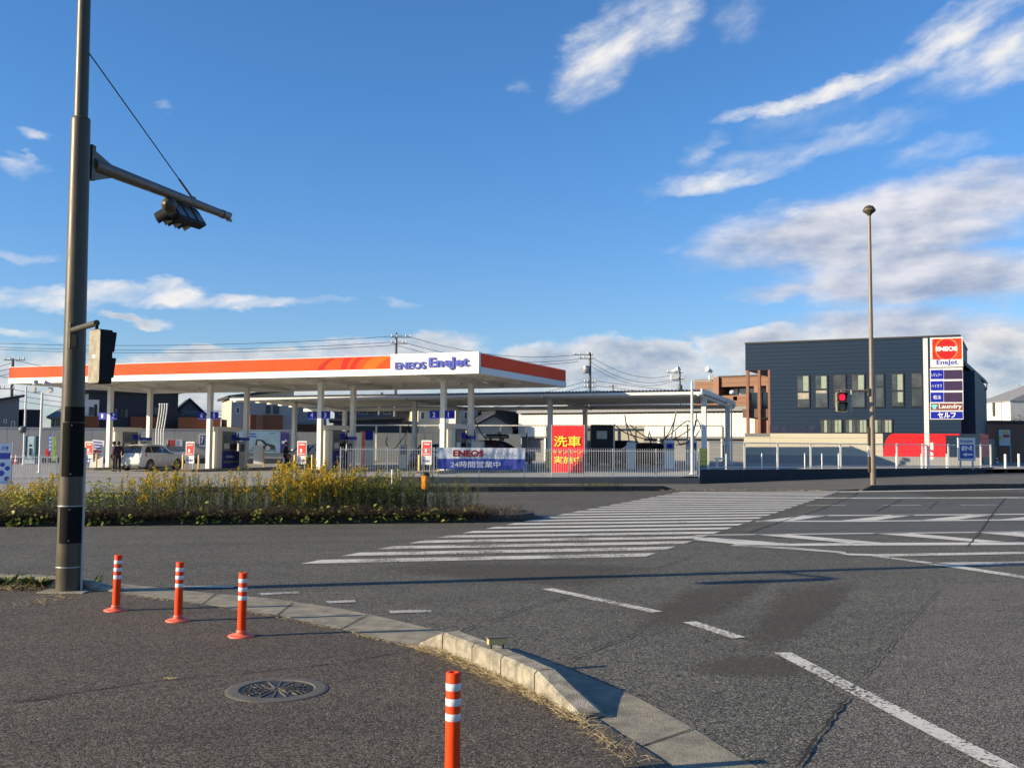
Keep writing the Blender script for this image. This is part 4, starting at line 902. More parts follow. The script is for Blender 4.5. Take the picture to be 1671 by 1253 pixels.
# slanted poster stand
p = A(160, 768, isl(3, -1.2, -1.6).y); p.z = .05
pst = thing('poster_stand', 'tall slanted poster stand with faint blue and pink print left of the first column', 'sign', p)
Yp = p.y; bl, br, tr_, tl_ = A(143, 767, Yp - .3), A(167, 768, Yp - .3), A(170, 719, Yp + .4), A(151, 717, Yp + .4)
nn = (br - bl).cross(tl_ - bl).normalized()
mb = MB(); mb.add([bl, br, tr_, tl_] + [q - nn * .04 for q in (bl, br, tr_, tl_)], [(0, 1, 2, 3), (7, 6, 5, 4), (0, 4, 5, 1), (1, 5, 6, 2), (2, 6, 7, 3), (3, 7, 4, 0)]); mb.build('poster_panel', 'white_panel', pst)
q_ = lambda s, t: (bl.lerp(br, s)).lerp(tl_.lerp(tr_, s), t)
for (t0, t1, s0, s1, m) in ((.90, .95, .15, .85, 'banner_blue'), (.80, .86, .2, .9, 'banner_blue'), (.72, .76, .2, .8, 'banner_blue'), (.60, .66, .2, .85, 'sign_red'), (.50, .54, .25, .8, 'base_orange'), (.40, .44, .2, .7, 'base_orange'), (.0, .97, .0, .05, 'banner_blue')):
    mb = MB(); mb.quad(*[x + nn * .005 for x in (q_(s0, t0), q_(s1, t0), q_(s1, t1), q_(s0, t1))]); mb.build('print', m, pst)
MB().obox(bl + Vector((.1, .5, 0)), (.06, 0, 0), (0, .05, 0), (0, .28, 1.5)).build('rear_strut', 'galvanised', pst)

# ------------------------------------------------------------------ car wash canopy with corrugated roof
K0 = Vector((10.95, 57.7, 0)); AW = rad(24.5); U2 = Vector((-math.cos(AW), math.sin(AW), 0)); V2 = Vector((math.sin(AW), math.cos(AW), 0))
wc = thing('wash_canopy', 'open white shelter with a wavy corrugated metal roof over the car cleaning bays', 'shelter', K0)
def wp(a, b, z): return K0 + U2 * a + V2 * b + Vector((0, 0, z))
WL = 33.0; ZF, ZB = 4.72, 4.34; Bf, Bb = -1.3, 7.4
mb = MB(); nx = 620; A0, A1 = -.2, WL
rows = [[wp(A0 + (A1 - A0) * i / nx, b, z + .05 * math.cos(2 * math.pi * i / 4)) for i in range(nx + 1)] for b, z in ((Bf, ZF + .12), (Bb, ZB + .12))]
# wave period about 0.22 m
mb.loft(rows, False, True, False); mb.build('corrugated_roof', 'roof_metal', wc)
mb = MB(); mb.obox(wp(A1, Bf + .02, ZF - .13), -U2 * (A1 - A0), V2 * .1, (0, 0, .16)); mb.build('gutter', 'white_metal', wc)
mb = MB(); mb.obox(wp(A1, Bf + .35, ZF - .22), -U2 * (A1 - A0), V2 * .12, (0, 0, .26)); mb.build('front_beam', 'white_metal', wc)
mb = MB(); mb.obox(wp(A1, Bb - .15, ZB - .25), -U2 * (A1 - A0), V2 * .12, (0, 0, .25)); mb.build('rear_beam', 'white_metal', wc)
for k in range(5): mb = MB(); b = .2 + k * 1.3; mb.obox(wp(A1, b, ZF - (ZF - ZB) * (b - Bf) / (Bb - Bf) - .06), -U2 * (A1 - A0), V2 * .08, (0, 0, .12)); mb.build('purlin', 'soffit', wc)
mb = MB()
for q in ((0, 0),): mb.add([wp(A0 - .05, Bf - .05, ZF - .05), wp(A0 - .05, Bb, ZB - .05), wp(A0 - .05, Bb, ZB + .20), wp(A0 - .05, Bf - .05, ZF + .20), wp(A0 + .03, Bf - .05, ZF - .05), wp(A0 + .03, Bb, ZB - .05), wp(A0 + .03, Bb, ZB + .20), wp(A0 + .03, Bf - .05, ZF + .20)], [(0, 3, 2, 1), (4, 5, 6, 7), (0, 1, 5, 4), (2, 3, 7, 6), (1, 2, 6, 5), (3, 0, 4, 7)])
mb.build('verge_board', 'white_panel', wc)
WS = [0, 9.5, 19, 28.5]
for i, a in enumerate(WS):
    for b, z in ((0.1, ZF), (6.2, ZB)):
        p = wp(a, b, 0); zb = zs(p.x, p.y); mb = MB(); mb.obox(wp(a + .13, b - .13, zb), -U2 * .26, V2 * .26, (0, 0, z - .1 - zb)); mb.build('column', 'white_metal', wc)
    mb = MB(); mb.add([wp(a - .07, Bf, ZF - .05), wp(a + .07, Bf, ZF - .05), wp(a + .07, Bb, ZB - .05), wp(a - .07, Bb, ZB - .05), wp(a - .07, Bf, ZF - .20), wp(a + .07, Bf, ZF - .20), wp(a + .07, Bb, ZB - .28), wp(a - .07, Bb, ZB - .28)], [(0, 1, 2, 3), (7, 6, 5, 4), (0, 4, 5, 1), (1, 5, 6, 2), (2, 6, 7, 3), (3, 7, 4, 0)]); mb.build('cross_beam', 'soffit', wc)
# yellow padding round the front columns
lbp = ['yellow padding on the wash shelter column beside the navy wall', 'yellow padding on the shelter column left of the red banner', 'yellow padding on the shelter column above the two white stakes', 'yellow padding on the far left shelter column by the walking man']
for i, a in enumerate(WS):
    p = wp(a, .1, 0); zb = zs(p.x, p.y); t = thing('column_padding', lbp[i], 'padding', (p.x, p.y, zb), 0, 'yellow column padding of the shelter')
    for k in range(4):
        z = zb + .02 + k * .25; mb = MB(); r = .24; ring = lambda rr, z: [p + Vector((0, 0, z)) + U2 * (sx * rr) + V2 * (sy * rr) for sx, sy in ((-1, -.7), (-.7, -1), (.7, -1), (1, -.7), (1, .7), (.7, 1), (-.7, 1), (-1, .7))]
        mb.loft([ring(r - .03, z), ring(r, z + .03), ring(r, z + .20), ring(r - .03, z + .235)], True); mb.build('pad_ring', 'yellow', t)

# ------------------------------------------------------------------ fences along the front
FL, FR = at(556, 43.1), at(1141, 45.45)
def bar_fence(name, label, L, R, zb, zt, npost, mats='white_metal', plinth=None, pitch=.105):
    f = Face(L, R); t = thing(name, label, 'fence', f.p(0, zb)); n = int(f.len / pitch); mb = MB()
    for i in range(n + 1):
        s_ = f.len * i / n; mb.obox(f.p(s_ - .007, zb + .06), f.u * .014, -f.n * .014, (0, 0, zt - zb - .03))
    mb.build('bars', mats, t, kind='stuff')
    for i in range(npost):
        s_ = f.len * i / (npost - 1); MB().obox(f.p(s_ - .025, zb - .02, -.03), f.u * .05, -f.n * .05, (0, 0, zt - zb + .03)).build('post', mats, t)
    for z in (zb + .08, zt - .10): MB().obox(f.p(0, z, -.002), f.u * f.len, -f.n * .03, (0, 0, .03)).build('rail', mats, t)
    if plinth:
        k = max(1, round(f.len / 2.0))
        for i in range(k): MB().obox(f.p(f.len * i / k + .004, plinth[0], .06), f.u * (f.len / k - .008), -f.n * .16, (0, 0, plinth[1] - plinth[0])).build('plinth_block', 'plinth_grey', t)
    return f, t
ff, ft = bar_fence('bar_fence', 'pale vertical bar fence on a grey plinth behind both banners', FL, FR, .29, 1.55, 9, plinth=(-.02, .30))
f2, t2 = bar_fence('bar_fence', 'short pale bar fence at the far left behind the yellow flowers', at(-40, 45.5), at(93, 46.0), .02, 1.05, 6, plinth=None)
# blue and white banner, wrinkled cloth
def banner(name, label, f, rect, out, bands, nx=60, ny=14, amp=.02, seed=1.0):
    a0, a1, z0, z1 = rect; t = thing(name, label, 'banner', f.p((a0 + a1) / 2, z0, out))
    def disp(s, z): return amp * (mnoise.noise(Vector((s * 1.9 + seed, z * .9, seed))) * 1.6 + .6 * mnoise.noise(Vector((s * 6, z * 2.5 - s * 2, seed + 5))))
    for nm, zz0, zz1, mat in bands:
        mb = MB(); k = max(2, int(ny * (zz1 - zz0) / (z1 - z0)))
        rows = [[f.p(a0 + (a1 - a0) * i / nx, zz0 + (zz1 - zz0) * j / k, out + disp(a0 + (a1 - a0) * i / nx, zz0 + (zz1 - zz0) * j / k)) for i in range(nx + 1)] for j in range(k + 1)]
        mb.loft(rows, False, True, False); mb.loft([[p - f.n * .004 for p in r] for r in rows[::-1]], False, True, False); mb.build(nm, mat, t)
    return t
r = ff.rect(714, 730, 856, 766); zmid = ff.sz(785, 748.5)[1]
bn = banner('cloth_banner', 'wrinkled white and blue banner tied to the bar fence, open round the clock', ff, r, .05, (('white_half', zmid, r[3], 'banner_white'), ('blue_half', r[2], zmid, 'banner_blue')), amp=.03)
def rt(f, px0, py0, px1, py1): return f.rect(px0, py0, px1, py1)
q = rt(ff, 739, 734, 789, 745); ff.text('ENEOS', *q, .10, 'dark_red', bn, .004, bold=.045)
q = rt(ff, 795, 734.5, 832, 745); ff.text('ランドリー', *q, .10, 'letter_grey', bn, .004, bold=.0)
q = rt(ff, 735, 752, 816, 763); ff.text('24時間営業中', *q, .10, 'letter_white', bn, .004, bold=.008)
for sx in (r[0] + .05, r[1] - .05):
    for z in (r[2] + .05, r[3] - .05): MB().tube(ff.p(sx, z, .12), ff.p(sx, z, -.05), .012, .012, 6).build('tie', 'galvanised', bn)
# red banner on its frame
fr2 = Face(at(899, 45.2), at(953, 44.8)); q = fr2.rect(901, 694.5, 952.5, 771)
rbn = banner('red_banner', 'tall red banner with yellow writing rising behind the bar fence', fr2, q, .0, (('cloth', q[2], q[3], 'banner_red'),), 20, 24, .008, 4.0)
fr2.text('洗車', *fr2.rect(904, 711, 948, 729), .045, 'banner_yellow', rbn, .004, bold=.008)
fr2.text('キャンペーン', *fr2.rect(903, 733.5, 950, 741), .045, 'banner_yellow', rbn, .004, bold=.008)
fr2.text('実施中', *fr2.rect(904, 744, 950, 756.5), .045, 'banner_yellow', rbn, .004, bold=.008)
for s_ in (q[0] - .03, q[1] + .03): MB().tube(fr2.p(s_, .05, -.02), fr2.p(s_, q[3] + .05, -.02), .018, .018, 8).build('frame_tube', 'galvanised', rbn)
for z in (q[3] + .03, q[2] - .03): MB().tube(fr2.p(q[0], z, -.02), fr2.p(q[1], z, -.02), .014, .014, 8).build('frame_tube', 'galvanised', rbn)
# navy retaining wall with white framed screen fence
NW = [Vector((8.42, 45.48, 0)), Vector((12.5, 47.45, 0)), Vector((17.5, 50.15, 0)), Vector((21.5, 52.45, 0)), Vector((25.55, 54.85, 0)), Vector((27.2, 57.2, 0))]
nwt = thing('retaining_wall', 'low dark navy retaining wall along the pavement, tapering to the right', 'wall', NW[0])
for a, b in zip(NW, NW[1:]):
    n = max(1, round((b - a).length / 2.4)); d = (b - a).normalized(); s_ = Vector((-d.y, d.x, 0))
    for i in range(n):
        p, p2 = a.lerp(b, i / n) + d * .004, a.lerp(b, (i + 1) / n) - d * .004
        MB().obox(p - Vector((0, 0, .05)), p2 - p, s_ * .18, (0, 0, .71)).build('wall_panel', 'navy_wall', nwt)
sf = thing('screen_fence', 'white framed see-through screen fence on the navy wall', 'fence', NW[0] + Vector((0, 0, .66)))
pxp = [1158, 1217, 1271, 1325, 1374, 1466, 1512, 1550, 1590]
def wall_at(px):
    best = None
    for a, b in zip(NW[:5], NW[1:5] + [NW[5]]):
        d = ray(px, 740); n = Vector(((b - a).y, -(b - a).x, 0)); t = (a - EYE).dot(n) / d.dot(n); p = EYE + d * t
        k = (p - a).dot(b - a) / (b - a).length_squared
        if -.02 <= k <= 1.02: return Vector((p.x, p.y, 0)) + Vector((-(b - a).y, (b - a).x, 0)).normalized() * .09
    return None
pts = [wall_at(x) for x in (1158, 1217, 1271, 1325, 1374, 1420, 1466, 1508, 1550, 1590)]; pts = [p for p in pts if p] + [NW[4] + Vector((-.1, .1, 0)), NW[5] + Vector((-.15, 0, 0))]
for i, p in enumerate(pts):
    MB().obox(p + Vector((-.035, -.03, .655)), (.07, 0, 0), (0, .06, 0), (0, 0, 1.27)).build('post', 'white_metal', sf)
    if i:
        a = pts[i - 1]; d = (p - a).normalized(); s_ = Vector((-d.y, d.x, 0)) * .03
        for z in (.74, 1.86): MB().obox(a + d * .05 + Vector((0, 0, z)), (p - a) - d * .1, s_, (0, 0, .04)).build('rail', 'white_metal', sf)
        MB().obox(a + d * .05 + s_ * .4 + Vector((0, 0, .79)), (p - a) - d * .1, s_ * .3, (0, 0, 1.06)).build('screen_panel', 'fence_glass', sf)
# bollard-like white stakes and short posts behind the screen
# ------------------------------------------------------------------ price pylon
Pb = wall_at(1511); PYL = thing('price_pylon', 'tall white station pylon with red round emblem and dark price boards', 'sign', (Pb.x, Pb.y + .25, .64))
fp = Face((at(1506, 52.6).x, 52.6), (at(1572, 51.9).x, 51.9))
q = fp.rect(1506, 552, 1517, 762); MB().obox(fp.p(q[0], .62), fp.u * (q[1] - q[0]), -fp.n * .3, (0, 0, q[3] - .62)).build('mast', 'white_metal', PYL)
def pbox(px0, py0, px1, py1, out, th, mat, name, parent=PYL):
    q = fp.rect(px0, py0, px1, py1); return MB().obox(fp.p(q[0], q[2], out), fp.u * (q[1] - q[0]), -fp.n * th, (0, 0, q[3] - q[2])).build(name, mat, parent)
pbox(1517.5, 551.5, 1571.5, 598.5, .10, .3, 'white_panel', 'emblem_box')
eb = pbox(1521, 553.5, 1569.5, 586, .105, .004, 'canopy_orange', 'emblem_field')
def disc(cx, cy, rx, ry, out, mat, a0=0, a1=360, r0=0.0, name='emblem_disc', par=eb, clip=None):
    q = fp.rect(cx - rx, cy - ry, cx + rx, cy + ry); mb = MB(); n = 40; O, I = [], []; c = ((q[0] + q[1]) / 2, (q[2] + q[3]) / 2)
    lim = fp.rect(1521, 553.5, 1569.5, 586)
    for i in range(n + 1):
        t = rad(a0 + (a1 - a0) * i / n); cl = lambda s, z: (min(max(s, lim[0]), lim[1]), min(max(z, lim[2]), lim[3]))
        s_, z_ = cl(c[0] + (q[1] - q[0]) / 2 * math.cos(t), c[1] + (q[3] - q[2]) / 2 * math.sin(t)); O.append(fp.p(s_, z_, out))
        s_, z_ = cl(c[0] + r0 * (q[1] - q[0]) / 2 * math.cos(t), c[1] + r0 * (q[3] - q[2]) / 2 * math.sin(t)); I.append(fp.p(s_, z_, out))
    for i in range(n):
        if r0 > 0: mb.quad(I[i], O[i], O[i + 1], I[i + 1])
        else: mb.add([I[i], O[i], O[i + 1]], [(0, 1, 2)])
    mb.build(name, mat, par)
disc(1543.5, 569.5, 24.5, 23, .1075, 'logo_red', 20, 230, .84); disc(1547, 572, 21, 20, .1085, 'sign_red', 200, 420, .86); disc(1544.8, 570, 18.6, 17.6, .1090, 'emblem_ring'); disc(1544.5, 570, 17.2, 16.3, .1095, 'logo_red')
fp.text('ENEOS', *fp.rect(1527, 566, 1562, 572.8), .112, 'letter_white', PYL, .01, bold=.05)
fp.text('EneJet', *fp.rect(1528, 587.5, 1562.5, 597), .102, 'letter_blue', PYL, .01, bold=.015)
pbox(1517.5, 601, 1572, 657, .07, .22, 'white_panel', 'price_frame')
for i, (y0, y1, tx) in enumerate(((604, 618.5, 'レギュラー'), (622, 637, 'ハイオク'), (640.5, 656, '軽油'))):
    o = pbox(1518.6, y0, 1539.5, y1, .078, .007, 'sign_blue', 'price_name'); fp.text(tx, *(fp.rect(1520, y0 + 5, 1537, y0 + 10.5) if i < 2 else fp.rect(1523, y0 + 4.5, 1535, y0 + 11)), .082, 'letter_white', o, .004, bold=.0)
    pbox(1540, y0, 1570.5, y1, .078, .007, 'display_off', 'price_display')
pbox(1517.5, 657.3, 1572, 670.3, .06, .2, 'white_panel', 'laundry_frame'); o = pbox(1518.6, 658.3, 1571, 669.3, .066, .005, 'sign_brown', 'laundry_plate')
fp.text('Laundry', *fp.rect(1532, 659.5, 1569.5, 668.3), .07, 'letter_white', o, .004, bold=.015)
# shirt mark
q = fp.rect(1519.5, 660, 1530, 667.5); sx = lambda t: q[0] + (q[1] - q[0]) * t; sz_ = lambda t: q[2] + (q[3] - q[2]) * t
mb = MB(); mb.poly([fp.p(sx(a), sz_(b), .071) for a, b in ((.25, 0), (.75, 0), (.75, .55), (.9, .5), (1, .8), (.7, 1), (.6, .9), (.4, .9), (.3, 1), (0, .8), (.1, .5), (.25, .55))]); mb.build('shirt_mark', 'cyan', PYL)
pbox(1517.5, 670.6, 1572, 684.2, .06, .2, 'white_panel', 'self_frame'); o = pbox(1518.6, 671.8, 1571, 683, .066, .005, 'sign_blue', 'self_plate')
fp.text('セルフ', *fp.rect(1530, 672.8, 1559.5, 681.8), .07, 'letter_white', o, .004, bold=.03)
for i, (y0, y1) in enumerate(((722, 734), (737, 743), (744.5, 750))): pbox(1518, y0, 1523, y1, .03, .1, 'white_panel', 'side_box')
# IN sign
Pi = at(1578, 54.0); IS = thing('entrance_sign', 'small white and blue entrance sign with a left arrow beside the pylon', 'sign', (Pi.x, Pi.y, .64))
fi = Face((at(1563, 53.6).x, 53.6), (at(1592, 53.9).x, 53.9))
def ibox(px0, py0, px1, py1, out, th, mat, name):
    q = fi.rect(px0, py0, px1, py1); return MB().obox(fi.p(q[0], q[2], out), fi.u * (q[1] - q[0]), -fi.n * th, (0, 0, q[3] - q[2])).build(name, mat, IS)
ibox(1563.5, 714, 1592, 752, 0, .08, 'white_panel', 'sign_box'); ibox(1566, 725, 1589, 748, .006, .004, 'banner_blue', 'blue_field')
fi.text('EneJet', *fi.rect(1567, 717, 1587.5, 723), .005, 'letter_blue', IS, .006, bold=.01); fi.text('IN', *fi.rect(1570, 727.5, 1586, 735), .01, 'letter_white', IS, .006, bold=.05)
q = fi.rect(1570, 738, 1587, 745); mb = MB(); sx = lambda t: q[0] + (q[1] - q[0]) * t; sz_ = lambda t: q[2] + (q[3] - q[2]) * t
mb.poly([fi.p(sx(a), sz_(b), .012) for a, b in ((0, .5), (.4, 0), (.4, .3), (1, .3), (1, .7), (.4, .7), (.4, 1))]); mb.build('arrow', 'letter_white', IS)
for px in (1567, 1587): q = fi.rect(px, 752, px + 2.5, 760); MB().obox(fi.p(q[0], .6, -.02), fi.u * (q[1] - q[0]), -fi.n * .05, (0, 0, q[3] - .55)).build('leg', 'galvanised', IS)

# ------------------------------------------------------------------ navy building, cream wall, sheds
NL, NR = at(1217, 72.3), at(1569, 66.0); nf = Face(NL, NR); HB = 9.05
nb = thing('navy_building', 'big flat roofed building clad in dark navy siding with black framed windows', 'building', nf.p(nf.len / 2, 0))
def nbox(a0, a1, z0, z1, o0, o1, mat, name, par=nb, f=nf): return MB().obox(f.p(a0, z0, o1), f.u * (a1 - a0), -f.n * (o1 - o0), (0, 0, z1 - z0)).build(name, mat, par)
sa, _ = nf.sz(1257, 700); zov = nf.sz(1235, 604)[1]; zw = nf.sz(1300, 706.5)[1]
hl, hr = nf.sz(1217, 560)[1], nf.sz(1569, 547)[1]
# front wall built round its window openings
WU = [(1300, 612, 1322, 666), (1329.5, 612, 1351.5, 666), (1359, 611, 1381.5, 666), (1389, 610.5, 1412.5, 665.5), (1427, 610, 1444, 665), (1454, 609, 1476, 664), (1486, 608, 1507, 664)]
WD = [(1338, 684, 1375, 707), (1378.5, 684, 1416, 707), (1420.5, 684, 1457, 707)]
nbox(0, nf.len, zov, hr - .06, -11, 0, 'navy_siding', 'upper_wall'); 
nbox(-.03, nf.len + .05, hr - .055, hr + .05, -11.1, .05, 'roof_edge', 'roof_trim')
nbox(sa, nf.len, .6, zov - .003, -11, 0, 'navy_siding', 'lower_wall')
nbox(sa - .02, nf.sz(1338, 700)[0], nf.sz(1300, 706.5)[1], nf.sz(1300, 695)[1], .004, .02, 'navy_trim', 'base_trim')
rnd = random.Random(3)
for i, w4 in enumerate(WU + WD):
    a0, a1, z0, z1 = nf.rect(*w4); up = i < len(WU)
    fr = nbox(a0, a1, z0, z1, .0, .05, 'win_frame', 'window')
    # dark room box seen as glass, mid rail, blinds behind the pane
    zm = z0 + (z1 - z0) * (.5 + rnd.uniform(-.06, .14)) if up else None
    panes = ((a0 + .07, a1 - .07, zm + .05, z1 - .07), (a0 + .07, a1 - .07, z0 + .07, zm - .05)) if up else ((a0 + .07, (a0 + a1) / 2 - .03, z0 + .06, z1 - .06), ((a0 + a1) / 2 + .03, a1 - .07, z0 + .06, z1 - .06))
    for k, pz in enumerate(panes):
        mt = 'glass_dark' if rnd.random() < .7 else 'room_grey'
        nbox(pz[0], pz[1], pz[2], pz[3], .051, .055, mt, 'pane', fr)
        if up and k == 0 and i in (0, 1, 3, 5): c0 = pz[0] + (pz[1] - pz[0]) * .5; nbox(c0, pz[1] - .02, pz[2] + .02, pz[3] - .02, .056, .058, 'curtain', 'blind', fr)
        if up and k == 1 and i in (5,): c0 = pz[0] + (pz[1] - pz[0]) * .5; nbox(c0, pz[1] - .02, pz[2] + .25, pz[3] - .02, .056, .058, 'curtain', 'blind', fr)
        if up and k == 1 and i in (0, 1): nbox(pz[0] + .01, pz[1] - .01, pz[3] - (.45 if i == 0 else .2), pz[3] - .02, .056, .058, 'room_warm', 'blind', fr)
        if not up:
            wv = pz[1] - pz[0]; nbox(pz[0] + wv * .35, pz[0] + wv * .62, pz[2] + .01, pz[3] - .01, .056, .058, 'curtain', 'blind', fr)
            if k: nbox(pz[0] + wv * .70, pz[1] - .01, pz[2] + .01, pz[3] - .01, .056, .058, 'curtain', 'blind', fr)
# terrace columns, slab, glass
for k, px in enumerate((1217.5, 1236.5, 1253.2)):
    a = nf.sz(px, 650)[0]; b = nf.sz(px + 4.2, 650)[0]; nbox(a, b, zw - .2, zov - .004, -.28, -.01, 'column_brown', 'column')
zsl = nf.sz(1230, 667)[1], nf.sz(1230, 681)[1]
nbox(-.3, sa, zsl[1], zsl[0], -11, -.3, 'slab_brown', 'floor_slab'); nbox(0, sa, zsl[0] + .003, nf.sz(1230, 640)[1], -.5, -.45, 'glass_dark', 'balcony_screen')
# rear wing whose eave shows right of the pylon
R0_ = nf.p(nf.len - .02, 0, -.6); wing = nf.u; 
mb = MB(); wl, wr = at(1574, 67.5), at(1577, 67.5)
mb.obox((wl.x - 3.0, 67.6, .5), (3.35, -1.0, 0), (9.5, 18.6, 0), (0, 0, 6.3)); mb.build('rear_wing', 'navy_siding', nb)
ez = A(1575, 590, 67).z
mb = MB(); e0, e1 = A(1574, 592, 66.6), A(1606, 628, 82); 
mb.add([(e0.x - 3.2, e0.y + 1, ez + .35), (e0.x + .05, e0.y, ez), (e1.x + .2, e1.y, ez - .25), (e1.x - 3.5, e1.y + 1.5, ez + .3), (e0.x - 3.2, e0.y + 1, ez + .1), (e0.x + .05, e0.y, ez - .28), (e1.x + .2, e1.y, ez - .5), (e1.x - 3.5, e1.y + 1.5, ez + .05)], [(0, 1, 2, 3), (7, 6, 5, 4), (0, 4, 5, 1), (1, 5, 6, 2), (2, 6, 7, 3), (3, 7, 4, 0)]); mb.build('eave', 'roof_edge', nb)
dp0 = Vector((e1.x + .1, e1.y - .3, ez - .4)); MB().path([dp0, dp0 + Vector((-.05, 0, -.6)), dp0 + Vector((-1.0, -.4, -.8)), dp0 + Vector((-1.05, -.4, -6))], .06, 8).build('downpipe', 'win_frame', nb)
fw = Face((e0.x + .36, 66.9 + .0), (e0.x + .36 + 9.4, 66.9 + 18.4))
for k in range(5):
    s0 = 1.0 + k * 3.6; fr = MB().obox(fw.p(s0, 3.0, .06), fw.u * 2.3, -fw.n * .05, (0, 0, 3.0)).build('side_window', 'win_white', nb); MB().obox(fw.p(s0 + .15, 3.1, .065), fw.u * 2.0, -fw.n * .004, (0, 0, 2.8)).build('pane', 'glass_dark', fr)

# striped boundary wall in front of it: grey foot, cream boards, a red arc
cwL, cwR = at(1214, 69.6), at(1600, 63.2); cf = Face(cwL, cwR); zt_ = 2.60
cw = thing('boundary_wall', 'cream boarded wall with a curved red section before the navy building', 'wall', cf.p(cf.len / 2, .6))
def cbx(a0, a1, z0, z1, o0, o1, mat, name): return MB().obox(cf.p(a0, z0, o1), cf.u * (a1 - a0), -cf.n * (o1 - o0), (0, 0, z1 - z0)).build(name, mat, cw)
s1257 = cf.sz(1257, 730)[0]; s1441 = cf.sz(1441, 745)[0]; s1544 = cf.sz(1544, 745)[0]; zf = cf.sz(1400, 744)[1]
cbx(s1257, s1441, zf + .003, zt_, -.15, 0, 'cream_wall', 'cream_boards'); cbx(0, cf.len, .55, zf, -.17, .02, 'wall_grey', 'grey_foot')
z2_ = cf.sz(1230, 722)[1]; cbx(0, s1257 - .01, zf + .003, z2_ + .4, -.15, 0, 'cream_wall', 'cream_boards'); cbx(0.02, s1257 - .012, zf + .5, zt_, -.5, -.2, 'house_slate', 'grey_panel')
mb = MB(); n = 12; arc = [(s1441 + (cf.sz(1458, 710)[0] - s1441) * (1 - math.cos(rad(90 * i / n))) ** 1.0 * 1.0, zf + .003 + (zt_ - zf) * math.sin(rad(90 * i / n))) for i in range(n + 1)]
poly = arc + [(s1544, zt_), (s1544, zf + .003)]
mb.loft([[cf.p(a, z, .03) for a, z in poly], [cf.p(a, z, -.16) for a, z in poly]], True); mb.build('red_boards', 'red_wall', cw)
cbx(s1544, cf.len, zf + .003, zt_, -.15, .0, 'navy_siding', 'navy_boards'); cbx(s1544, cf.sz(1566, 730)[0], zt_ - .1, zt_, .001, .02, 'red_wall', 'red_rail')
fe = Face(cf.p(cf.len, 0), cf.p(cf.len, 0) + Vector((2.2, 3.6, 0))); MB().obox(fe.p(.01, zf + .003), fe.u * fe.len, -fe.n * .15, (0, 0, zt_ - zf)).build('red_return', 'red_wall', cw)
# low posts (parking hoops) behind the screen fence
for k, px in enumerate((1185, 1243, 1268, 1313, 1341, 1368, 1417, 1462, 1503, 1544)):
    Y = lerp([(1185, 50.0), (1544, 56.5)], px); p = at(px, Y); t = None
    tag(MB().lathe((p.x, p.y, zs(p.x, p.y)), [(.032, 0), (.032, .78), (.02, .80)], 10).build('marker_post', 'white_metal', origin=(p.x, p.y, zs(p.x, p.y))), ('first', 'second', 'third', 'fourth', 'fifth', 'sixth', 'seventh', 'eighth', 'ninth', 'tenth')[k] + ' slim white marker post from the left behind the screen fence', 'bollard', 'white marker posts in the parking strip')

# brown apartment block
af = Face(at(1140, 104), at(1262, 99)); zt_ = af.sz(1200, 614.5)[1]
ab = thing('apartment_block', 'brown apartment block with a recessed balcony left of the navy building', 'building', af.p(af.len / 2, 0))
aq = [af.sz(x, 640)[0] for x in (1147, 1166, 1172, 1217, 1262)]
B = lambda a0, a1, z0, z1, o0, o1, mat, name, par=ab: MB().obox(af.p(a0, z0, o1), af.u * (a1 - a0), -af.n * (o1 - o0), (0, 0, z1 - z0)).build(name, mat, par)
zb1, zb0 = af.sz(1190, 631)[1], af.sz(1190, 645)[1]
B(aq[1], aq[2] + .2, 0, zt_, -9, .3, 'column_brown', 'pier'); B(aq[2] + .21, af.len, zb1, zt_, -9, 0, 'brown_siding', 'upper_band'); B(aq[2] + .21, af.len, 0, zb0, -9, 0, 'brown_siding', 'lower_wall')
B(aq[2] + .21, af.len, zb0 + .01, zb1 - .01, -9, -1.6, 'room_grey', 'balcony_back'); 
for x in (1180, 1196, 1208): a = af.sz(x, 640)[0]; fr = B(a, a + .9, zb0 + .02, zb1 - .15, -1.6, -1.5, 'win_white', 'window'); B(a + .06, a + .84, zb0 + .1, zb1 - .2, -1.499, -1.49, 'glass_dark', 'pane', fr)
B(aq[0] - 1.2, aq[1] - .01, 0, af.sz(1150, 618)[1], -9, -.5, 'brown_siding', 'left_wing'); B(af.sz(1153, 640)[0], af.sz(1164, 640)[0], zb0, zb1, -.49, -.44, 'room_grey', 'window')
B(aq[2], af.len, zt_ + .003, zt_ + .12, -9.1, .1, 'roof_edge', 'roof_trim')
for x in (1236, 1256): a = af.sz(x, 640)[0]; B(a, a + .5, 0, zt_ - 1, .35, .8, 'column_brown', 'column')

# white corrugated warehouse
wf = Face(at(846, 90), at(1232, 78)); ww = thing('warehouse', 'long low warehouse with white corrugated upper wall behind the wash shelter', 'building', wf.p(wf.len / 2, 0))
Wb = lambda a0, a1, z0, z1, o0, o1, mat, name, par=ww: MB().obox(wf.p(a0, z0, o1), wf.u * (a1 - a0), -wf.n * (o1 - o0), (0, 0, z1 - z0)).build(name, mat, par)
zt1, zb1 = wf.sz(1000, 674)[1], wf.sz(1000, 712)[1]; zt2 = wf.sz(1200, 673)[1]
n = 8
for i in range(n): Wb(wf.len * i / n + .01, wf.len * (i + 1) / n - .01, zb1, zt2, -.1, 0, 'white_corr', 'wall_sheet')
Wb(0, wf.len, zt2 + .12, zt2 + .45, -8, .35, 'roof_grey', 'roof'); Wb(0, wf.len, zt2 + .02, zt2 + .1, -8, -.2, 'win_frame', 'dark_gap'); Wb(0.1, wf.len - .1, 0, zb1 - .01, -8, -.4, 'house_slate', 'lower_wall'); Wb(0, wf.len, zb1 - .16, zb1 - .01, -.12, -.0, 'house_slate', 'bottom_rail')
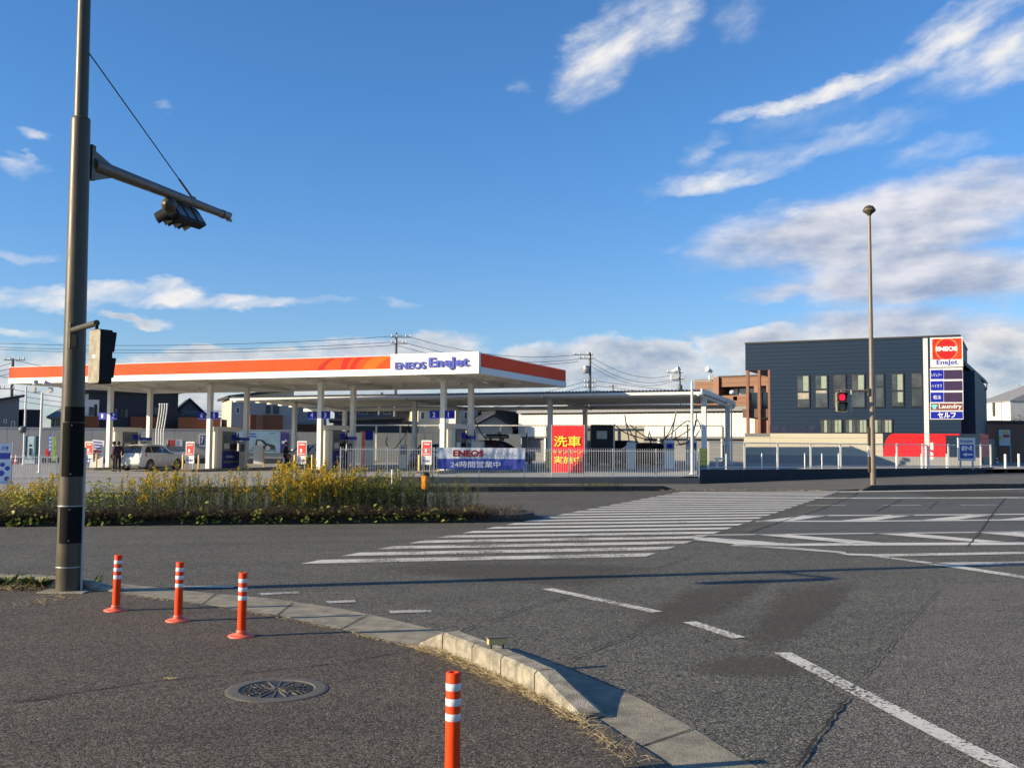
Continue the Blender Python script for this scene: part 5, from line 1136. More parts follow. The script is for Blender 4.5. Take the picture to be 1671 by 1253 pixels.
for i in range(9): Wb(wf.len * i / 8 - .08, wf.len * i / 8 + .08, 0, zb1 - .17, -.2, -.05, 'white_metal', 'column')
for i in range(1, 14): a = wf.len * i / 14; Wb(a - .04, a + .04, zt2 + .46, zt2 + .55, -.1, .3, 'galvanised', 'roof_clip')
# yard walls at the back
yf = Face(at(-60, 76.0), at(480, 80.5)); yw = thing('yard_wall', 'long plain grey panel wall behind the fuel canopy', 'wall', yf.p(yf.len / 2, .2)); n = 16
for i in range(n): MB().obox(yf.p(yf.len * i / n + .01, 0), yf.u * (yf.len / n - .02), -yf.n * .15, (0, 0, 2.62)).build('wall_panel', 'yard_wall', yw)
MB().obox(yf.p(0, 2.625, .03), yf.u * yf.len, -yf.n * .2, (0, 0, .08)).build('coping', 'galvanised', yw); MB().obox(yf.p(0, .0, .04), yf.u * yf.len, -yf.n * .03, (0, 0, .42)).build('dark_skirting', 'plinth_grey', yw)
y2 = Face(at(481, 80.5), at(850, 84)); yw2 = thing('yard_wall', 'beige block wall behind the cleaning bays, partly in shadow', 'wall', y2.p(y2.len / 2, .2)); n = 10
for i in range(n): MB().obox(y2.p(y2.len * i / n + .01, 0), y2.u * (y2.len / n - .02), -y2.n * .15, (0, 0, 2.55)).build('wall_panel', 'yard_wall' if i < 3 else 'beige_wall', yw2)
def onwall(name, label, cat, px, mat, f=yf, th=.05, extra=None, group=None):
    q = f.rect(*px); t = thing(name, label, cat, f.p((q[0] + q[1]) / 2, q[2], .02), 0, group); MB().obox(f.p(q[0], q[2], th + .02), f.u * (q[1] - q[0]), -f.n * th, (0, 0, q[3] - q[2])).build('panel', mat, t); return t, q
t, q = onwall('wall_poster', 'large pale blue poster of a sedan on the grey yard wall', 'poster', (378, 703, 457, 739), 'poster_blue')
def on(t, f, px, mat, name, out=.075, poly=None):
    q = f.rect(*px); mb = MB()
    if poly: mb.poly([f.p(q[0] + (q[1] - q[0]) * a, q[2] + (q[3] - q[2]) * b, out) for a, b in poly])
    else: mb.obox(f.p(q[0], q[2], out), f.u * (q[1] - q[0]), -f.n * .004, (0, 0, q[3] - q[2]))
    return mb.build(name, mat, t)
on(t, yf, (414, 716, 449, 736), 'car_dark', 'printed_car', .076, ((0, .2), (.1, .12), (1, .12), (1, .35), (.92, .52), (.62, .62), (.42, .92), (.12, .98), (.08, .6), (0, .5)))
on(t, yf, (420, 719, 433, 727), 'ev_white', 'printed_window', .078, ((0, .1), (1, .0), (.45, .9), (.05, 1)))
for c in (407, 437): on(t, yf, (c - 4, 727, c + 4, 735), 'letter_grey', 'printed_wheel', .079, [(.5 + .5 * math.cos(k * .52), .5 + .5 * math.sin(k * .52)) for k in range(12)])
on(t, yf, (402, 707, 417, 709), 'letter_blue', 'text_strip'); on(t, yf, (402, 711, 418, 713), 'letter_blue', 'text_strip'); on(t, yf, (436, 705, 452, 708), 'ev_teal', 'printed_arc', .076, ((0, 1), (.5, 0), (1, 1), (.5, .5)))
on(t, yf, (400, 734.5, 450, 736), 'ev_teal', 'text_strip')
t, q = onwall('arrow_panel', 'dark purple wall panel with a white right pointing arrow', 'sign', (458, 706, 471, 739), 'poster_purple'); on(t, yf, (460, 716, 470, 727), 'letter_white', 'arrow', .078, ((0, .3), (.55, .3), (.55, 0), (1, .5), (.55, 1), (.55, .7), (0, .7)))
t, q = onwall('wall_notice', 'small red and white notice strip on the yard wall above the hatchback bonnet', 'sign', (274, 717, 298, 728), 'white_panel'); on(t, yf, (274.5, 717.5, 278, 727.5), 'dark_red', 'dark_strip'); on(t, yf, (279, 717.5, 286, 727.5), 'sign_red', 'red_strip'); on(t, yf, (288, 718.5, 292, 727), 'poster_blue', 'blue_strip')
t, q = onwall('wall_board', 'narrow white and blue board on the yard wall left of the third column', 'sign', (325.5, 708, 335, 728), 'white_panel'); on(t, yf, (327, 710, 334, 726), 'poster_purple', 'blue_field')
on(t, yf, (328.5, 712, 332, 724), 'letter_white', 'letter_mark', .079, ((0, 1), (1, 1), (.45, .1), (0, .1), (.5, .8), (0, .8)))
t, q = onwall('wall_box', 'pale cabinet against the yard wall behind the hatchback bonnet', 'cabinet', (283, 737, 303, 750), 'white_metal', th=.5)
t, q = onwall('wall_box', 'white cabinet in front of the yard wall by the pipes', 'cabinet', (259, 724, 272, 750), 'white_metal', th=.6)
t, q = onwall('meter_box', 'small grey meter box on the yard wall right of the red notice', 'meter', (305, 721, 316, 725), 'transformer', th=.1)
# ground vent pipes
for k, px in enumerate((260, 264, 268, 272)):
    p0 = A(px + .0, 748, 79); z0 = .2; 
    t = thing('vent_pipe', ('leftmost', 'second', 'third', 'rightmost')[k] + ' of the four thin bent vent pipes at the yard wall', 'pipe', (p0.x - .4 + k * .02, 77.2, z0), 0, 'four bent vent pipes')
    b_0 = A(px - 5, 720, 77.2); b1 = A(px - 5, 702, 77.2); b2 = A(px + 1.0, 660 + .5, 77.2)
    MB().path([(b_0.x, 77.2, .1), (b1.x, 77.2, b1.z), (b1.x + .05, 77.2, b1.z + .3), (b2.x - .03, 77.2, b2.z - .5), (b2.x, 77.2, b2.z)], .05, 8).build('pipe', 'white_metal', t)
    MB().lathe((b2.x, 77.2, b2.z), [(.08, 0), (.09, .06), (.03, .12)], 10).build('vent_cap', 'white_metal', t)

# ------------------------------------------------------------------ houses behind the yard
def house(name, label, pxl, pxr, Yl, Yr, ytop, wall, wins=(), depth=8.0, roof=None, cat='house', roofmat='roof_tile', over=.4, ref=None):
    f = Face(at(pxl, Yl), at(pxr, Yr)); t = thing(name, label, cat, f.p(f.len / 2, 0)); zt = f.sz((pxl + pxr) / 2, ytop)[1]
    MB().obox(f.p(0, 0, -depth), f.u * f.len, f.n * depth, (0, 0, zt)).build('wall', wall, t)
    if roof == 'flat': MB().obox(f.p(-over, zt + .003, -depth - over), f.u * (f.len + 2 * over), f.n * (depth + 2 * over), (0, 0, .25)).build('roof', roofmat, t)
    elif roof and roof[0] == 'mono':   # rises by roof[1] metres from left to right
        h = roof[1]; a, b, c_, d = f.p(-over, zt + .003, over), f.p(f.len + over, zt + h, over), f.p(f.len + over, zt + h, -depth - over), f.p(-over, zt + .003, -depth - over); k = Vector((0, 0, .22))
        MB().hexa([a, b, c_, d], [a + k, b + k, c_ + k, d + k]).build('roof', roofmat, t)
        if abs(h) > .1: MB().add([f.p(0, zt, 0), f.p(f.len, zt, 0), f.p(f.len, zt + h, 0), f.p(0, zt, -depth), f.p(f.len, zt, -depth), f.p(f.len, zt + h, -depth)], [(0, 1, 2), (5, 4, 3), (0, 2, 5, 3), (1, 4, 5, 2)]).build('gable_wall', wall, t)
    elif roof and roof[0] == 'gable':  # gable end facing us, ridge height roof[1]
        h = roof[1]; k = Vector((0, 0, .2)); m = f.len / 2
        for s0, s1 in ((-over, m), (f.len + over, m)):
            a, b = f.p(s0, zt - .15, over), f.p(s1, zt + h, over); c_, d = f.p(s1, zt + h, -depth), f.p(s0, zt - .15, -depth)
            if s0 > s1: a, b, c_, d = b, a, d, c_
            MB().hexa([a, b, c_, d], [a + k, b + k, c_ + k, d + k]).build('roof', roofmat, t)
        MB().add([f.p(0, zt, 0), f.p(f.len, zt, 0), f.p(m, zt + h, 0), f.p(0, zt, -depth + .1), f.p(f.len, zt, -depth + .1), f.p(m, zt + h, -depth + .1)], [(0, 1, 2), (5, 4, 3), (0, 2, 5, 3), (1, 4, 5, 2)]).build('gable_wall', wall, t)
    elif roof and roof[0] == 'hip':    # ridge along the front
        h, ins = roof[1], roof[2]; e = [f.p(-over, zt, over), f.p(f.len + over, zt, over), f.p(f.len + over, zt, -depth - over), f.p(-over, zt, -depth - over)]; r0, r1 = f.p(ins, zt + h, -depth / 2), f.p(f.len - ins, zt + h, -depth / 2)
        MB().add(e + [r0, r1] + [p - Vector((0, 0, .15)) for p in e], [(0, 1, 5, 4), (1, 2, 5), (2, 3, 4, 5), (3, 0, 4), (9, 8, 7, 6), (0, 6, 7, 1), (1, 7, 8, 2), (2, 8, 9, 3), (3, 9, 6, 0)]).build('roof', roofmat, t)
    for w in wins:
        q = f.rect(*w[:4]); fm = w[4] if len(w) > 4 else 'win_white'
        fr = MB().obox(f.p(q[0], q[2], .06), f.u * (q[1] - q[0]), -f.n * .05, (0, 0, q[3] - q[2])).build('window', fm, t)
        MB().obox(f.p(q[0] + .06, q[2] + .06, .065), f.u * (q[1] - q[0] - .12), -f.n * .004, (0, 0, q[3] - q[2] - .12)).build('pane', w[5] if len(w) > 5 else 'glass_dark', fr)
    return f, t
def trim(f, t, px, mat, name, out=.5, th=.5):
    q = f.rect(*px); return MB().obox(f.p(q[0], q[2], out), f.u * (q[1] - q[0]), -f.n * th, (0, 0, q[3] - q[2])).build(name, mat, t)
f, t = house('house', 'low grey clad house with a dark slanting roof at the far left edge', -45, 29, 88, 90, 663, 'house_slate', ((18, 687, 24, 701), (6, 684, 11, 690)), roof=('mono', .9), roofmat='roof_edge')
f, t = house('house', 'plain black box shaped house between grey cladding and small cream house', 35, 64, 92, 93, 668, 'house_dark', (), roof=None)
f, t = house('house', 'small cream house with a grey tiled roof just left of the thick pole', 82, 133, 95, 96, 680, 'house_cream', ((84, 684, 89, 694, 'win_frame'), (92, 684, 97, 694, 'win_frame')), roof=('hip', 1.3, 1.2), roofmat='roof_grey')
f, t = house('house', 'large dark navy two storey house with a brown balcony behind the canopy', 142, 289, 92, 96, 642, 'house_dark', ((187, 667, 191, 680, 'house_slate'), (196, 667, 201, 681, 'win_frame'), (204, 668, 208, 681, 'house_slate'), (250, 664, 266, 677, 'win_frame')), roof=('mono', .15), roofmat='roof_edge')
trim(f, t, (136, 652, 160, 679), 'house_white', 'pale_wall', .45, 1.0); trim(f, t, (144, 664, 152, 678), 'glass_dark', 'pane', .46, .02); trim(f, t, (153, 660, 157, 680), 'win_frame', 'window_edge', .47, .02)
trim(f, t, (137, 679, 159, 703), 'wood_brown', 'balcony', .9, .9); trim(f, t, (212, 680, 258, 702), 'wood_brown', 'balcony', .5, .5)
f, t = house('house', 'small grey gabled house between the dark house and the cream house', 285, 330, 104, 105, 676, 'house_slate', (), roof=('gable', 1.5)); trim(f, t, (296, 668, 322, 679), 'roof_grey', 'gable_face', .1, .05)
f, t = house('house', 'long brown boarded fence house wing behind the bent vent pipes', 290, 359, 90, 91, 681, 'wood_brown', ())
f, t = house('house', 'two storey cream house with brown balcony and dark single slope roof', 377, 478, 88, 90, 651, 'house_cream', ((385, 664, 391, 675), (400, 664, 404, 675, 'win_frame'), (434, 662, 441, 676, 'win_frame'), (446, 662, 455, 676, 'win_frame')), roof=('mono', .9), roofmat='roof_edge')
trim(f, t, (378, 650, 478, 703), 'house_grey', 'front_shade', .03, .05); trim(f, t, (406, 677, 416, 703), 'wood_brown', 'balcony', 1.0, .9); trim(f, t, (416.5, 677, 426, 703), 'column_brown', 'balcony', 1.1, 1.0); trim(f, t, (426.5, 677, 458, 703), 'wood_brown', 'balcony', 1.0, .9); trim(f, t, (406, 675, 458, 676.5), 'galvanised', 'handrail', 1.05, .1)  # grey sheet over the cream front paints in its shade; side stays cream
f, t = house('house', 'grey panelled house with three narrow windows beside the cream house', 479, 532, 93, 94, 655, 'house_grey', ((482, 663, 486, 677), (494, 664, 498, 677), (507, 664, 511, 677)), roof=None)
trim(f, t, (479, 692, 532, 703), 'wood_brown', 'lower_band', .3, .3)
f, t = house('house', 'dark tiled house with a wide hipped roof behind the numbered pump columns', 545, 680, 98, 99, 668, 'house_slate', ((553, 669, 566, 676), (585, 668, 600, 676), (625, 668, 637, 676)), roof=('hip', 1.55, 3.2))
f, t = house('house', 'low black roofed building in shade behind the beige block wall', 543, 655, 90, 91, 688, 'house_dark', (), roof=('mono', .3))
f, t = house('house', 'cream two storey house half hidden behind the number board pair', 682, 746, 94, 95, 668, 'house_cream', ((686, 672, 693, 684), (700, 672, 706, 684, 'win_white')), roof=('mono', .1))
f, t = house('house', 'pale blue grey house with two square windows and a dark side', 746, 808, 92, 94, 664, 'house_pale', ((757, 671, 762, 684), (778, 672, 788, 684), (798, 673, 805, 687, 'win_white', 'curtain')), roof=None)
f, t = house('house', 'dark gabled garage roof left of the white corrugated warehouse', 775, 836, 88, 89, 697, 'house_grey', (), roof=('gable', 1.0)); 
f, t = house('house', 'black clad shed with white roof edge next to the corrugated warehouse', 808, 846, 90, 91, 668, 'house_dark', (), roof=('mono', -.3), roofmat='house_white')
f, t = house('house', 'dark low buildings seen above the warehouse roof left of the lamp pair', 930, 1145, 125, 128, 664, 'house_slate', (), roof=('mono', .2), roofmat='roof_grey')
# right hand side beyond the navy building
f, t = house('white_house', 'white two storey building with grey gable roof at the far right', 1597, 1650, 118, 112, 655, 'house_white', ((1620, 657, 1624.5, 679, 'win_frame'),), roof=('hip', 2.1, .8), roofmat='roof_grey', depth=11, over=.05)
trim(f, t, (1635, 653, 1636, 700), 'galvanised', 'downpipe', .12, .1)
f, t = house('brown_shed', 'small brown flat roofed shed behind the entrance sign', 1598, 1623, 88, 86, 691, 'column_brown', ((1601, 698, 1608, 708, 'win_frame'),), roof='flat', roofmat='roof_edge', depth=3, cat='shed', over=.1)
f, t = house('dark_hoarding', 'black boarded fence leading away behind the entrance sign', 1604, 1640, 74, 92, 717, 'black', (), depth=.2, cat='fence')
fs = Face(at(1629, 84), at(1650, 84)); t = thing('roadside_sign', 'yellow and red roadside sign board under the white building', 'sign', fs.p(.5, .5))
q = fs.rect(1630, 701, 1649, 727); MB().obox(fs.p(q[0], q[2]), fs.u * (q[1] - q[0]), -fs.n * .15, (0, 0, q[3] - q[2])).build('board', 'white_panel', t)
for r_, m in (((1636, 703, 1646, 707), 'yellow'), ((1637, 709, 1647, 713.5), 'sign_red'), ((1630.5, 711, 1634, 718), 'banner_yellow')): q = fs.rect(*r_); MB().obox(fs.p(q[0], q[2], .02), fs.u * (q[1] - q[0]), -fs.n * .015, (0, 0, q[3] - q[2])).build('print', m, t)
q = fs.rect(1648, 727, 1650, 745); MB().obox(fs.p(q[0], .3, -.02), fs.u * .1, -fs.n * .1, (0, 0, q[3] - .2)).build('leg', 'galvanised', t)
q0 = A(1640, 765, 58); 
for px, Y, lb in ((1640, 58.0, 'white bollard on the path right of the entrance sign'), (1662, 62.5, 'pale bollard by the yellow tactile strip near the frame edge')):
    p = at(px, Y); p.z = .36; tag(MB().lathe(p, [(.07, 0), (.07, 1.0), (.05, 1.03)], 12).build('bollard', 'white_metal', origin=p), lb, 'bollard')
mb = MB(); a, b, c_, d = G(1655, 769, .37), G(1666, 769, .37), G(1671, 746, .41), G(1662, 746, .41)
for i in range(5):
    for s0 in (0.02,): t0, t1 = i / 5 + .01, (i + 1) / 5 - .01; mb.quad(a.lerp(d, t0), b.lerp(c_, t0), b.lerp(c_, t1), a.lerp(d, t1))
tp = thing('tactile_strip', 'yellow tactile paving strip at the right edge of the path', 'paving', a)
for i in range(6): t0, t1 = i / 6 + .01, (i + 1) / 6 - .01; P = [a.lerp(d, t0), b.lerp(c_, t0), b.lerp(c_, t1), a.lerp(d, t1)]; MB().hexa([p - Vector((0, 0, .02)) for p in P], [p + Vector((0, 0, .014)) for p in P]).build('tile', 'tactile', tp)
def cone(label, p, mat='cone_red', s=1.0):
    t = thing('traffic_cone', label, 'traffic cone', p, 0, None); z = p.z; x, y = p.x, p.y
    MB().box(x - .19, x + .19, y - .19, y + .19, z, z + .03).build('base', mat, t)
    for k in range(5):
        r0, r1 = .15 - .024 * k, .15 - .024 * (k + 1); MB().lathe(p, [(r0, .03 + .134 * k), (r1, .03 + .134 * (k + 1) - .002)], 14).build('band', mat if k % 2 == 0 else 'letter_white', t)
cone('traffic cone with white band beside the black boarded fence', Vector((at(1626, 76).x, 76, .45)))
for px, lb in ((20, 'left one of two red and white cones by the grey wall'), (27.5, 'red and white cone nearer the charging cabinet')): cone(lb, Vector((at(px, 72).x, 72, .05)))
# lattice tower and utility poles with their lines
def tower():
    b = at(1664, 420); t = thing('transmission_tower', 'distant lattice power pylon above the trees at the right edge', 'pylon', (b.x, b.y, 0)); H = A(1664, 628, 420).z; mb = MB()
    w_ = lambda z: 3.6 * (1 - z / H) + .5; L = [(0, ), ]
    lv = [0, 6, 11, 15, 18.5, 21.5, H]; 
    for z0, z1 in zip(lv, lv[1:]):
        c = [[(b.x + sx * w_(z), b.y + sy * w_(z), z) for sx, sy in ((-1, -1), (1, -1), (1, 1), (-1, 1))] for z in (z0, z1)]
        for i in range(4): mb.tube(c[0][i], c[1][i], .13, .13, 4, False); mb.tube(c[0][i], c[1][(i + 1) % 4], .09, .09, 4, False); mb.tube(c[1][i], c[1][(i + 1) % 4], .09, .09, 4, False)
    for z in (15, 18.5, 21.5): mb.tube((b.x - 5, b.y, z), (b.x + 5, b.y, z), .14, .14, 4)
    mb.build('lattice', 'galvanised', t, kind='stuff')
tower()
UP = []
def upole(label, px, ytop, Y, arms, trans=None, stay=False):
    b = at(px, Y); zt = A(px, ytop, Y).z; t = thing('utility_pole', label, 'utility pole', (b.x, b.y, 0)); MB().tube((b.x, b.y, 0), (b.x, b.y, zt), .19, .12, 12).build('pole', 'utility_concrete', t)
    for z, l, off in arms:
        MB().box(b.x - l + off, b.x + l + off, b.y - .16, b.y - .08, zt - z, zt - z + .09).build('crossarm', 'transformer', t)
        for k in (-.9, -.4, .45, .9): MB().lathe((b.x + l * k + off, b.y - .12, zt - z + .09), [(.05, 0), (.07, .08), (.04, .13), (.07, .2), (.02, .26)], 8).build('insulator', 'house_white', t)
    if trans: MB().lathe((b.x + trans[0], b.y - .1, zt - trans[1]), [(.26, 0), (.3, .05), (.3, .75), (.26, .82)], 14).build('transformer', trans[2] if len(trans) > 2 else 'transformer', t)
    UP.append(Vector((b.x, b.y, zt))); return t
upole('utility pole with a dark transformer rising behind the canopy sign', 644, 543, 98, ((.5, 1.0, .5), (1.1, .8, .3)), (.7, 2.9)); upole('utility pole with pale transformer boxes above the wash shelter', 962.5, 575, 105, ((.3, 1.0, -.7), (.7, .7, -.4), (3.2, .6, 0), (3.7, .6, 0)), (-.45, 2.2, 'galvanised'))
upole('short utility pole behind the twin floodlight mast', 1109.5, 606, 125, ((.2, 1.0, -.6), (1.0, .5, 0)), (0, 2.5)); upole('utility pole with crossarms at the far left of the picture', 16, 585, 95, ((.2, 1.0, .2), (2.2, .9, .8), (2.9, .7, -.4)), None)
upole('thin distant utility pole between the shelter roof and the sky', 1000, 628, 190, ((.3, .9, 0),))
st = A(612, 700, 92); t = tag(MB().tube((at(611, 92).x, 92, .3), A(623, 640, 92), .16, .12, 10).build('leaning_pole', 'utility_concrete', origin=(at(611, 92).x, 92, .3)), 'grey pole leaning right behind the car cleaning bays', 'pole')
def wire(a, b, sag, r=.022, n=18):
    a, b = Vector(a), Vector(b); return MB().path([a.lerp(b, i / n) - Vector((0, 0, sag * 4 * (i / n) * (1 - i / n))) for i in range(n + 1)], r, 4)
p644, p962, p1109, p16, p1000 = UP
k = 0
segs = []
for dz, sx in ((.25, .9), (.85, .5), (1.2, 0)):
    segs += [(A(-260, 543 + dz * 8, 105), p644 + Vector((sx, 0, -dz)), 1.1, 'wire stretching left from the transformer pole'), (p644 + Vector((sx, 0, -dz)), p962 + Vector((-1.2 + sx * .4, 0, -dz * .8)), 1.0, 'wire from the transformer pole to the pale pole'), (p962 + Vector((-.2, 0, -dz)), p1109 + Vector((-.8 + sx * .6, 0, -dz)), 1.3, 'wire between the pale pole and the short pole')]
for dz in (2.9, 3.4, 3.9):
    segs += [(p962 - Vector((0, 0, dz)), A(1400, 640 + dz * 3, 150), .8, 'low wire right of the pale pole'), (A(300, 668 + dz * 3, 96), p962 - Vector((0, 0, dz)), 2.0, 'low wire left of the pale pole'), (p16 - Vector((0, 0, dz)), A(420, 640 + dz * 11, 100), .5, 'low wire behind the canopy columns'), (A(-200, 600 + dz * 6, 90), p16 - Vector((0, 0, dz - 2.5)), .5, 'wire at the far left pole')]
segs += [(p16 + Vector((.3, 0, -.2)), A(620, 610, 120), 2.0, 'wire from the far left pole passing behind the canopy'), (A(-150, 565, 90), p16 + Vector((.9, 0, -2.0)), .4, 'slanting wire at the far left')]
wc_ = {}
for a, b, sg, lb in segs:
    wc_[lb] = wc_.get(lb, 0) + 1; g_ = lb
    if sum(1 for q in segs if q[3] == lb) > 1: lb = ('uppermost ', 'middle ', 'lowest ')[wc_[lb] - 1] + lb
    o = wire(a, b, sg).build('power_line', 'cable', origin=a); tag(o, lb, 'cable', g_)

# floodlight masts
def mast(label, px, ybase, ytop, Y, arm=.75, heads=((-1, 0), (1, 0)), zb=None, mat='white_metal', rr=.07):
    b = at(px, Y); zb = zs(b.x, Y) if zb is None else zb; zt = A(px, ytop, Y).z; t = thing('floodlight_mast', label, 'light mast', (b.x, b.y, zb))
    MB().tube((b.x, b.y, zb), (b.x, b.y, zt), rr, rr * .85, 14).build('mast', mat, t); MB().tube((b.x, b.y, zb), (b.x, b.y, zb + .03), .14, .14, 14).build('foot_plate', mat, t)
    if arm: MB().box(b.x - arm, b.x + arm, Y - .04, Y + .04, zt, zt + .06).build('crossbar', mat, t)
    for s_, dz in heads:
        c = Vector((b.x + s_ * max(arm, .25) * .9, Y - .05, zt + .06)); MB().box(c.x - .10, c.x + .10, Y - .12, Y + .08, zt + .065, zt + .30).build('lamp_box', mat, t)
        MB().tube(c + Vector((0, 0, .40)), c + Vector((s_ * .32 * -1 if dz else s_ * -.25, -.25, .50)), .08, .12, 12).build('lamp_head', 'head_clear', t)
    return t
mast('tall twin floodlight mast behind the right end of the bar fence', 1129.5, 780, 622, 47.5, 1.0); mast('slim dark mast with two small lamps beside the shelter end', 1194, 763, 655, 62, .0, ((1, 0), (1, 1)), rr=.05)
mast('pale twin camera mast just left of the thick signal pole', 66, 765, 641, 54, .5); mast('pale mast with a round siren box at the far left', 39.5, 745, 630, 70, .0, ())
t = thing('siren_box', 'dark round siren box on the far left mast', 'loudspeaker', at(38, 69.7) + Vector((0, 0, 2.7))); MB().lathe(A(37, 701, 69.7), [(.1, -.25), (.24, -.15), (.24, .15), (.1, .25)], 12, (1, 0, 0)).build('box_body', 'transformer', t)
# EV charger, flags, small things at the left
b = at(53, 74); t = thing('charging_cabinet', 'pale electric charging cabinet with teal sides by the grey wall', 'charger', (b.x, b.y, .05)); x, y = b.x, b.y
MB().bbox(x - .30, x + .30, y - .3, y + .3, .05, 2.0, .05).build('cabinet', 'ev_white', t)
for s_ in (-1, 1): MB().bbox(x + s_ * .37 - .065, x + s_ * .37 + .065, y - .34, y + .3, .35, 2.03, .03).build('side_panel', 'ev_teal', t)
MB().box(x - .38, x + .38, y - .36, y + .3, .04, .34).build('base_block', 'ev_white', t); MB().box(x - .1, x + .1, y - .315, y - .302, 1.28, 1.42).build('screen', 'black', t); MB().box(x - .07, x + .07, y - .34, y - .302, .62, 1.15).build('plug_slot', 'black', t)
MB().path([(x - .35, y - .4, .9), (x - .25, y - .45, .45), (x, y - .48, .32), (x + .2, y - .45, .45), (x + .38, y - .38, 1.0)], .025, 6).build('cable', 'ev_teal', t)
f = Face(at(-14, 40.0), at(17.5, 40.4)); t = thing('event_banner', 'white and blue event banner on a stand at the left frame edge', 'banner', f.p(.4, 0)); q = f.rect(-14, 723, 17, 800)
for nm, y0, y1, m in (('white_top', 723, 738.5, 'banner_white'), ('blue_band', 738.7, 749, 'banner_blue'), ('lower_cloth', 749.2, 800, 'banner_white')): r_ = f.rect(-14, y0, 17, y1); MB().obox(f.p(r_[0], r_[2]), f.u * (r_[1] - r_[0]), -f.n * .01, (0, 0, r_[3] - r_[2])).build(nm, m, t)
f.text('ハサ', *f.rect(2, 728, 14, 735.5), .006, 'letter_blue', t, .004, bold=.03)
for c in ((4, 758, 4), (12, 764, 4), (2, 772, 5), (11, 781, 4)): r_ = f.rect(c[0] - c[2], c[1] - c[2], c[0] + c[2], c[1] + c[2]); MB().lathe(f.p((r_[0] + r_[1]) / 2, (r_[2] + r_[3]) / 2, .004), [((r_[1] - r_[0]) / 2, 0), ((r_[1] - r_[0]) / 2, .004)], 12, f.n).build('printed_dot', 'banner_blue', t)
MB().tube(f.p(q[1] + .02, .0), f.p(q[1] + .02, q[3] + .05), .016, .016, 8).build('pole', 'galvanised', t)
for px, lb in ((89, 'rack with green edging and dark shelves behind the thick pole, left side'), (136, 'tall green striped strip banner just right of the thick pole')):
    b = at(px, 73); t = thing('strip_banner', lb, 'banner', (b.x, b.y, .05)); MB().box(b.x - .14, b.x + .14, 72.97, 73.0, .25, 2.0).build('cloth', 'green_stripe', t); MB().box(b.x - .45, b.x - .16, 73.0, 73.05, .9, 2.1).build('dark_board', 'banner_blue', t); MB().tube((b.x - .15, 73, .05), (b.x - .15, 73, 2.1), .02, .02, 8).build('pole', 'galvanised', t)
    for k in range(4): MB().box(b.x - .40, b.x - .21, 72.985, 72.998, 1.0 + k * .27, 1.18 + k * .27).build('price_card', 'poster_blue', t)
b = at(78, 75); t = thing('red_box', 'small red extinguisher box on the grey wall', 'box', (b.x, b.y, .5)); MB().bbox(b.x - .14, b.x + .14, 74.9, 75.1, .55, 1.1, .02).build('box_body', 'cone_red', t); MB().box(b.x - .03, b.x + .03, 74.98, 75.04, .05, .55).build('leg', 'galvanised', t)

# ------------------------------------------------------------------ car cleaning gear under the shelter
def vac():
    t = thing('vacuum_stand', 'x', 'vacuum cleaner', (0, 0, 0), 0, 'car vacuum stands with black hoses'); MB().bbox(-.25, .25, -.22, .22, 0, 1.45, .05).build('cabinet', 'white_metal', t); MB().bbox(-.20, .20, -.235, -.222, .85, 1.3, .01).build('front_panel', 'pump_grey', t)
    MB().tube((.1, 0, 1.45), (.35, 0, 2.9), .035, .03, 8).build('boom', 'galvanised', t); MB().path([(.35, 0, 2.9), (.28, -.1, 2.5), (.0, -.25, 1.9), (-.5, -.4, 1.25), (-.9, -.3, 1.15), (-1.1, -.1, 1.6), (-1.0, 0, 1.9)], .028, 8).build('hose', 'rubber', t)
    MB().box(-.12, .12, -.245, -.237, 1.05, 1.25).build('price_plate', 'sign_blue', t); return t
v0_ = vac(); first = True
for px, Y, rz, sc_, lb in ((658, 63, .2, 1.0, 'vacuum stand left of the yellow column padding'), (782, 60, 2.9, 1.15, 'vacuum stand whose black hose sags behind the pump columns'), (1092, 57.5, .0, 1.1, 'white vacuum stand left of the twin floodlight mast'), (1030, 60, 3.0, 1.1, 'dark hosed vacuum stand right of the red banner'), (1128, 59, .4, 1.05, 'vacuum stand partly behind the floodlight mast')):
    b = at(px, Y); p = (b.x, b.y, zs(b.x, Y))
    if first: v0_.matrix_basis = Matrix.Translation(Vector(p)) @ Matrix.Rotation(rz, 4, 'Z'); v0_['label'] = lb; first = False
    else: dup(v0_, p, rz, lb, scale=sc_)
for pts, lb in (([(1002, 692), (1020, 706), (1048, 715), (1070, 720)], 'leftmost long black hose slung under the shelter'), ([(1028, 693), (1043, 706), (1060, 715), (1082, 721)], 'second long black hose right of the red banner'), ([(1080, 720), (1100, 703), (1121, 687), (1130, 696), (1108, 712), (1085, 722)], 'looped black hose left of the floodlight mast'), ([(1138, 684), (1143, 699), (1128, 718), (1104, 726)], 'bowed black hose right of the floodlight mast')):
    Y = 61.5; ps_ = [A(x, y, Y) for x, y in pts]; dense = []
    for i in range(len(ps_) - 1):
        p0, p1, p2, p3 = ps_[max(i - 1, 0)], ps_[i], ps_[i + 1], ps_[min(i + 2, len(ps_) - 1)]
        for k in range(5): s_ = k / 5; dense.append(.5 * ((2 * p1) + (p2 - p0) * s_ + (2 * p0 - 5 * p1 + 4 * p2 - p3) * s_ * s_ + (3 * p1 - p0 - 3 * p2 + p3) * s_ ** 3))
    dense.append(ps_[-1]); tag(MB().path(dense, .030, 8).build('black_hose', 'rubber', origin=ps_[0]), lb, 'hose')
for px, Y, lb in ((1002, 59, 'metal hose post behind the bar fence right of the red banner'), (1122, 60.5, 'metal boom post near the floodlight mast')):
    b = at(px, Y); tag(MB().tube((b.x, b.y, zs(b.x, Y)), (b.x, b.y, A(px, 692, Y).z), .05, .05, 10).build('boom_post', 'galvanised', origin=(b.x, b.y, zs(b.x, Y))), lb, 'post')
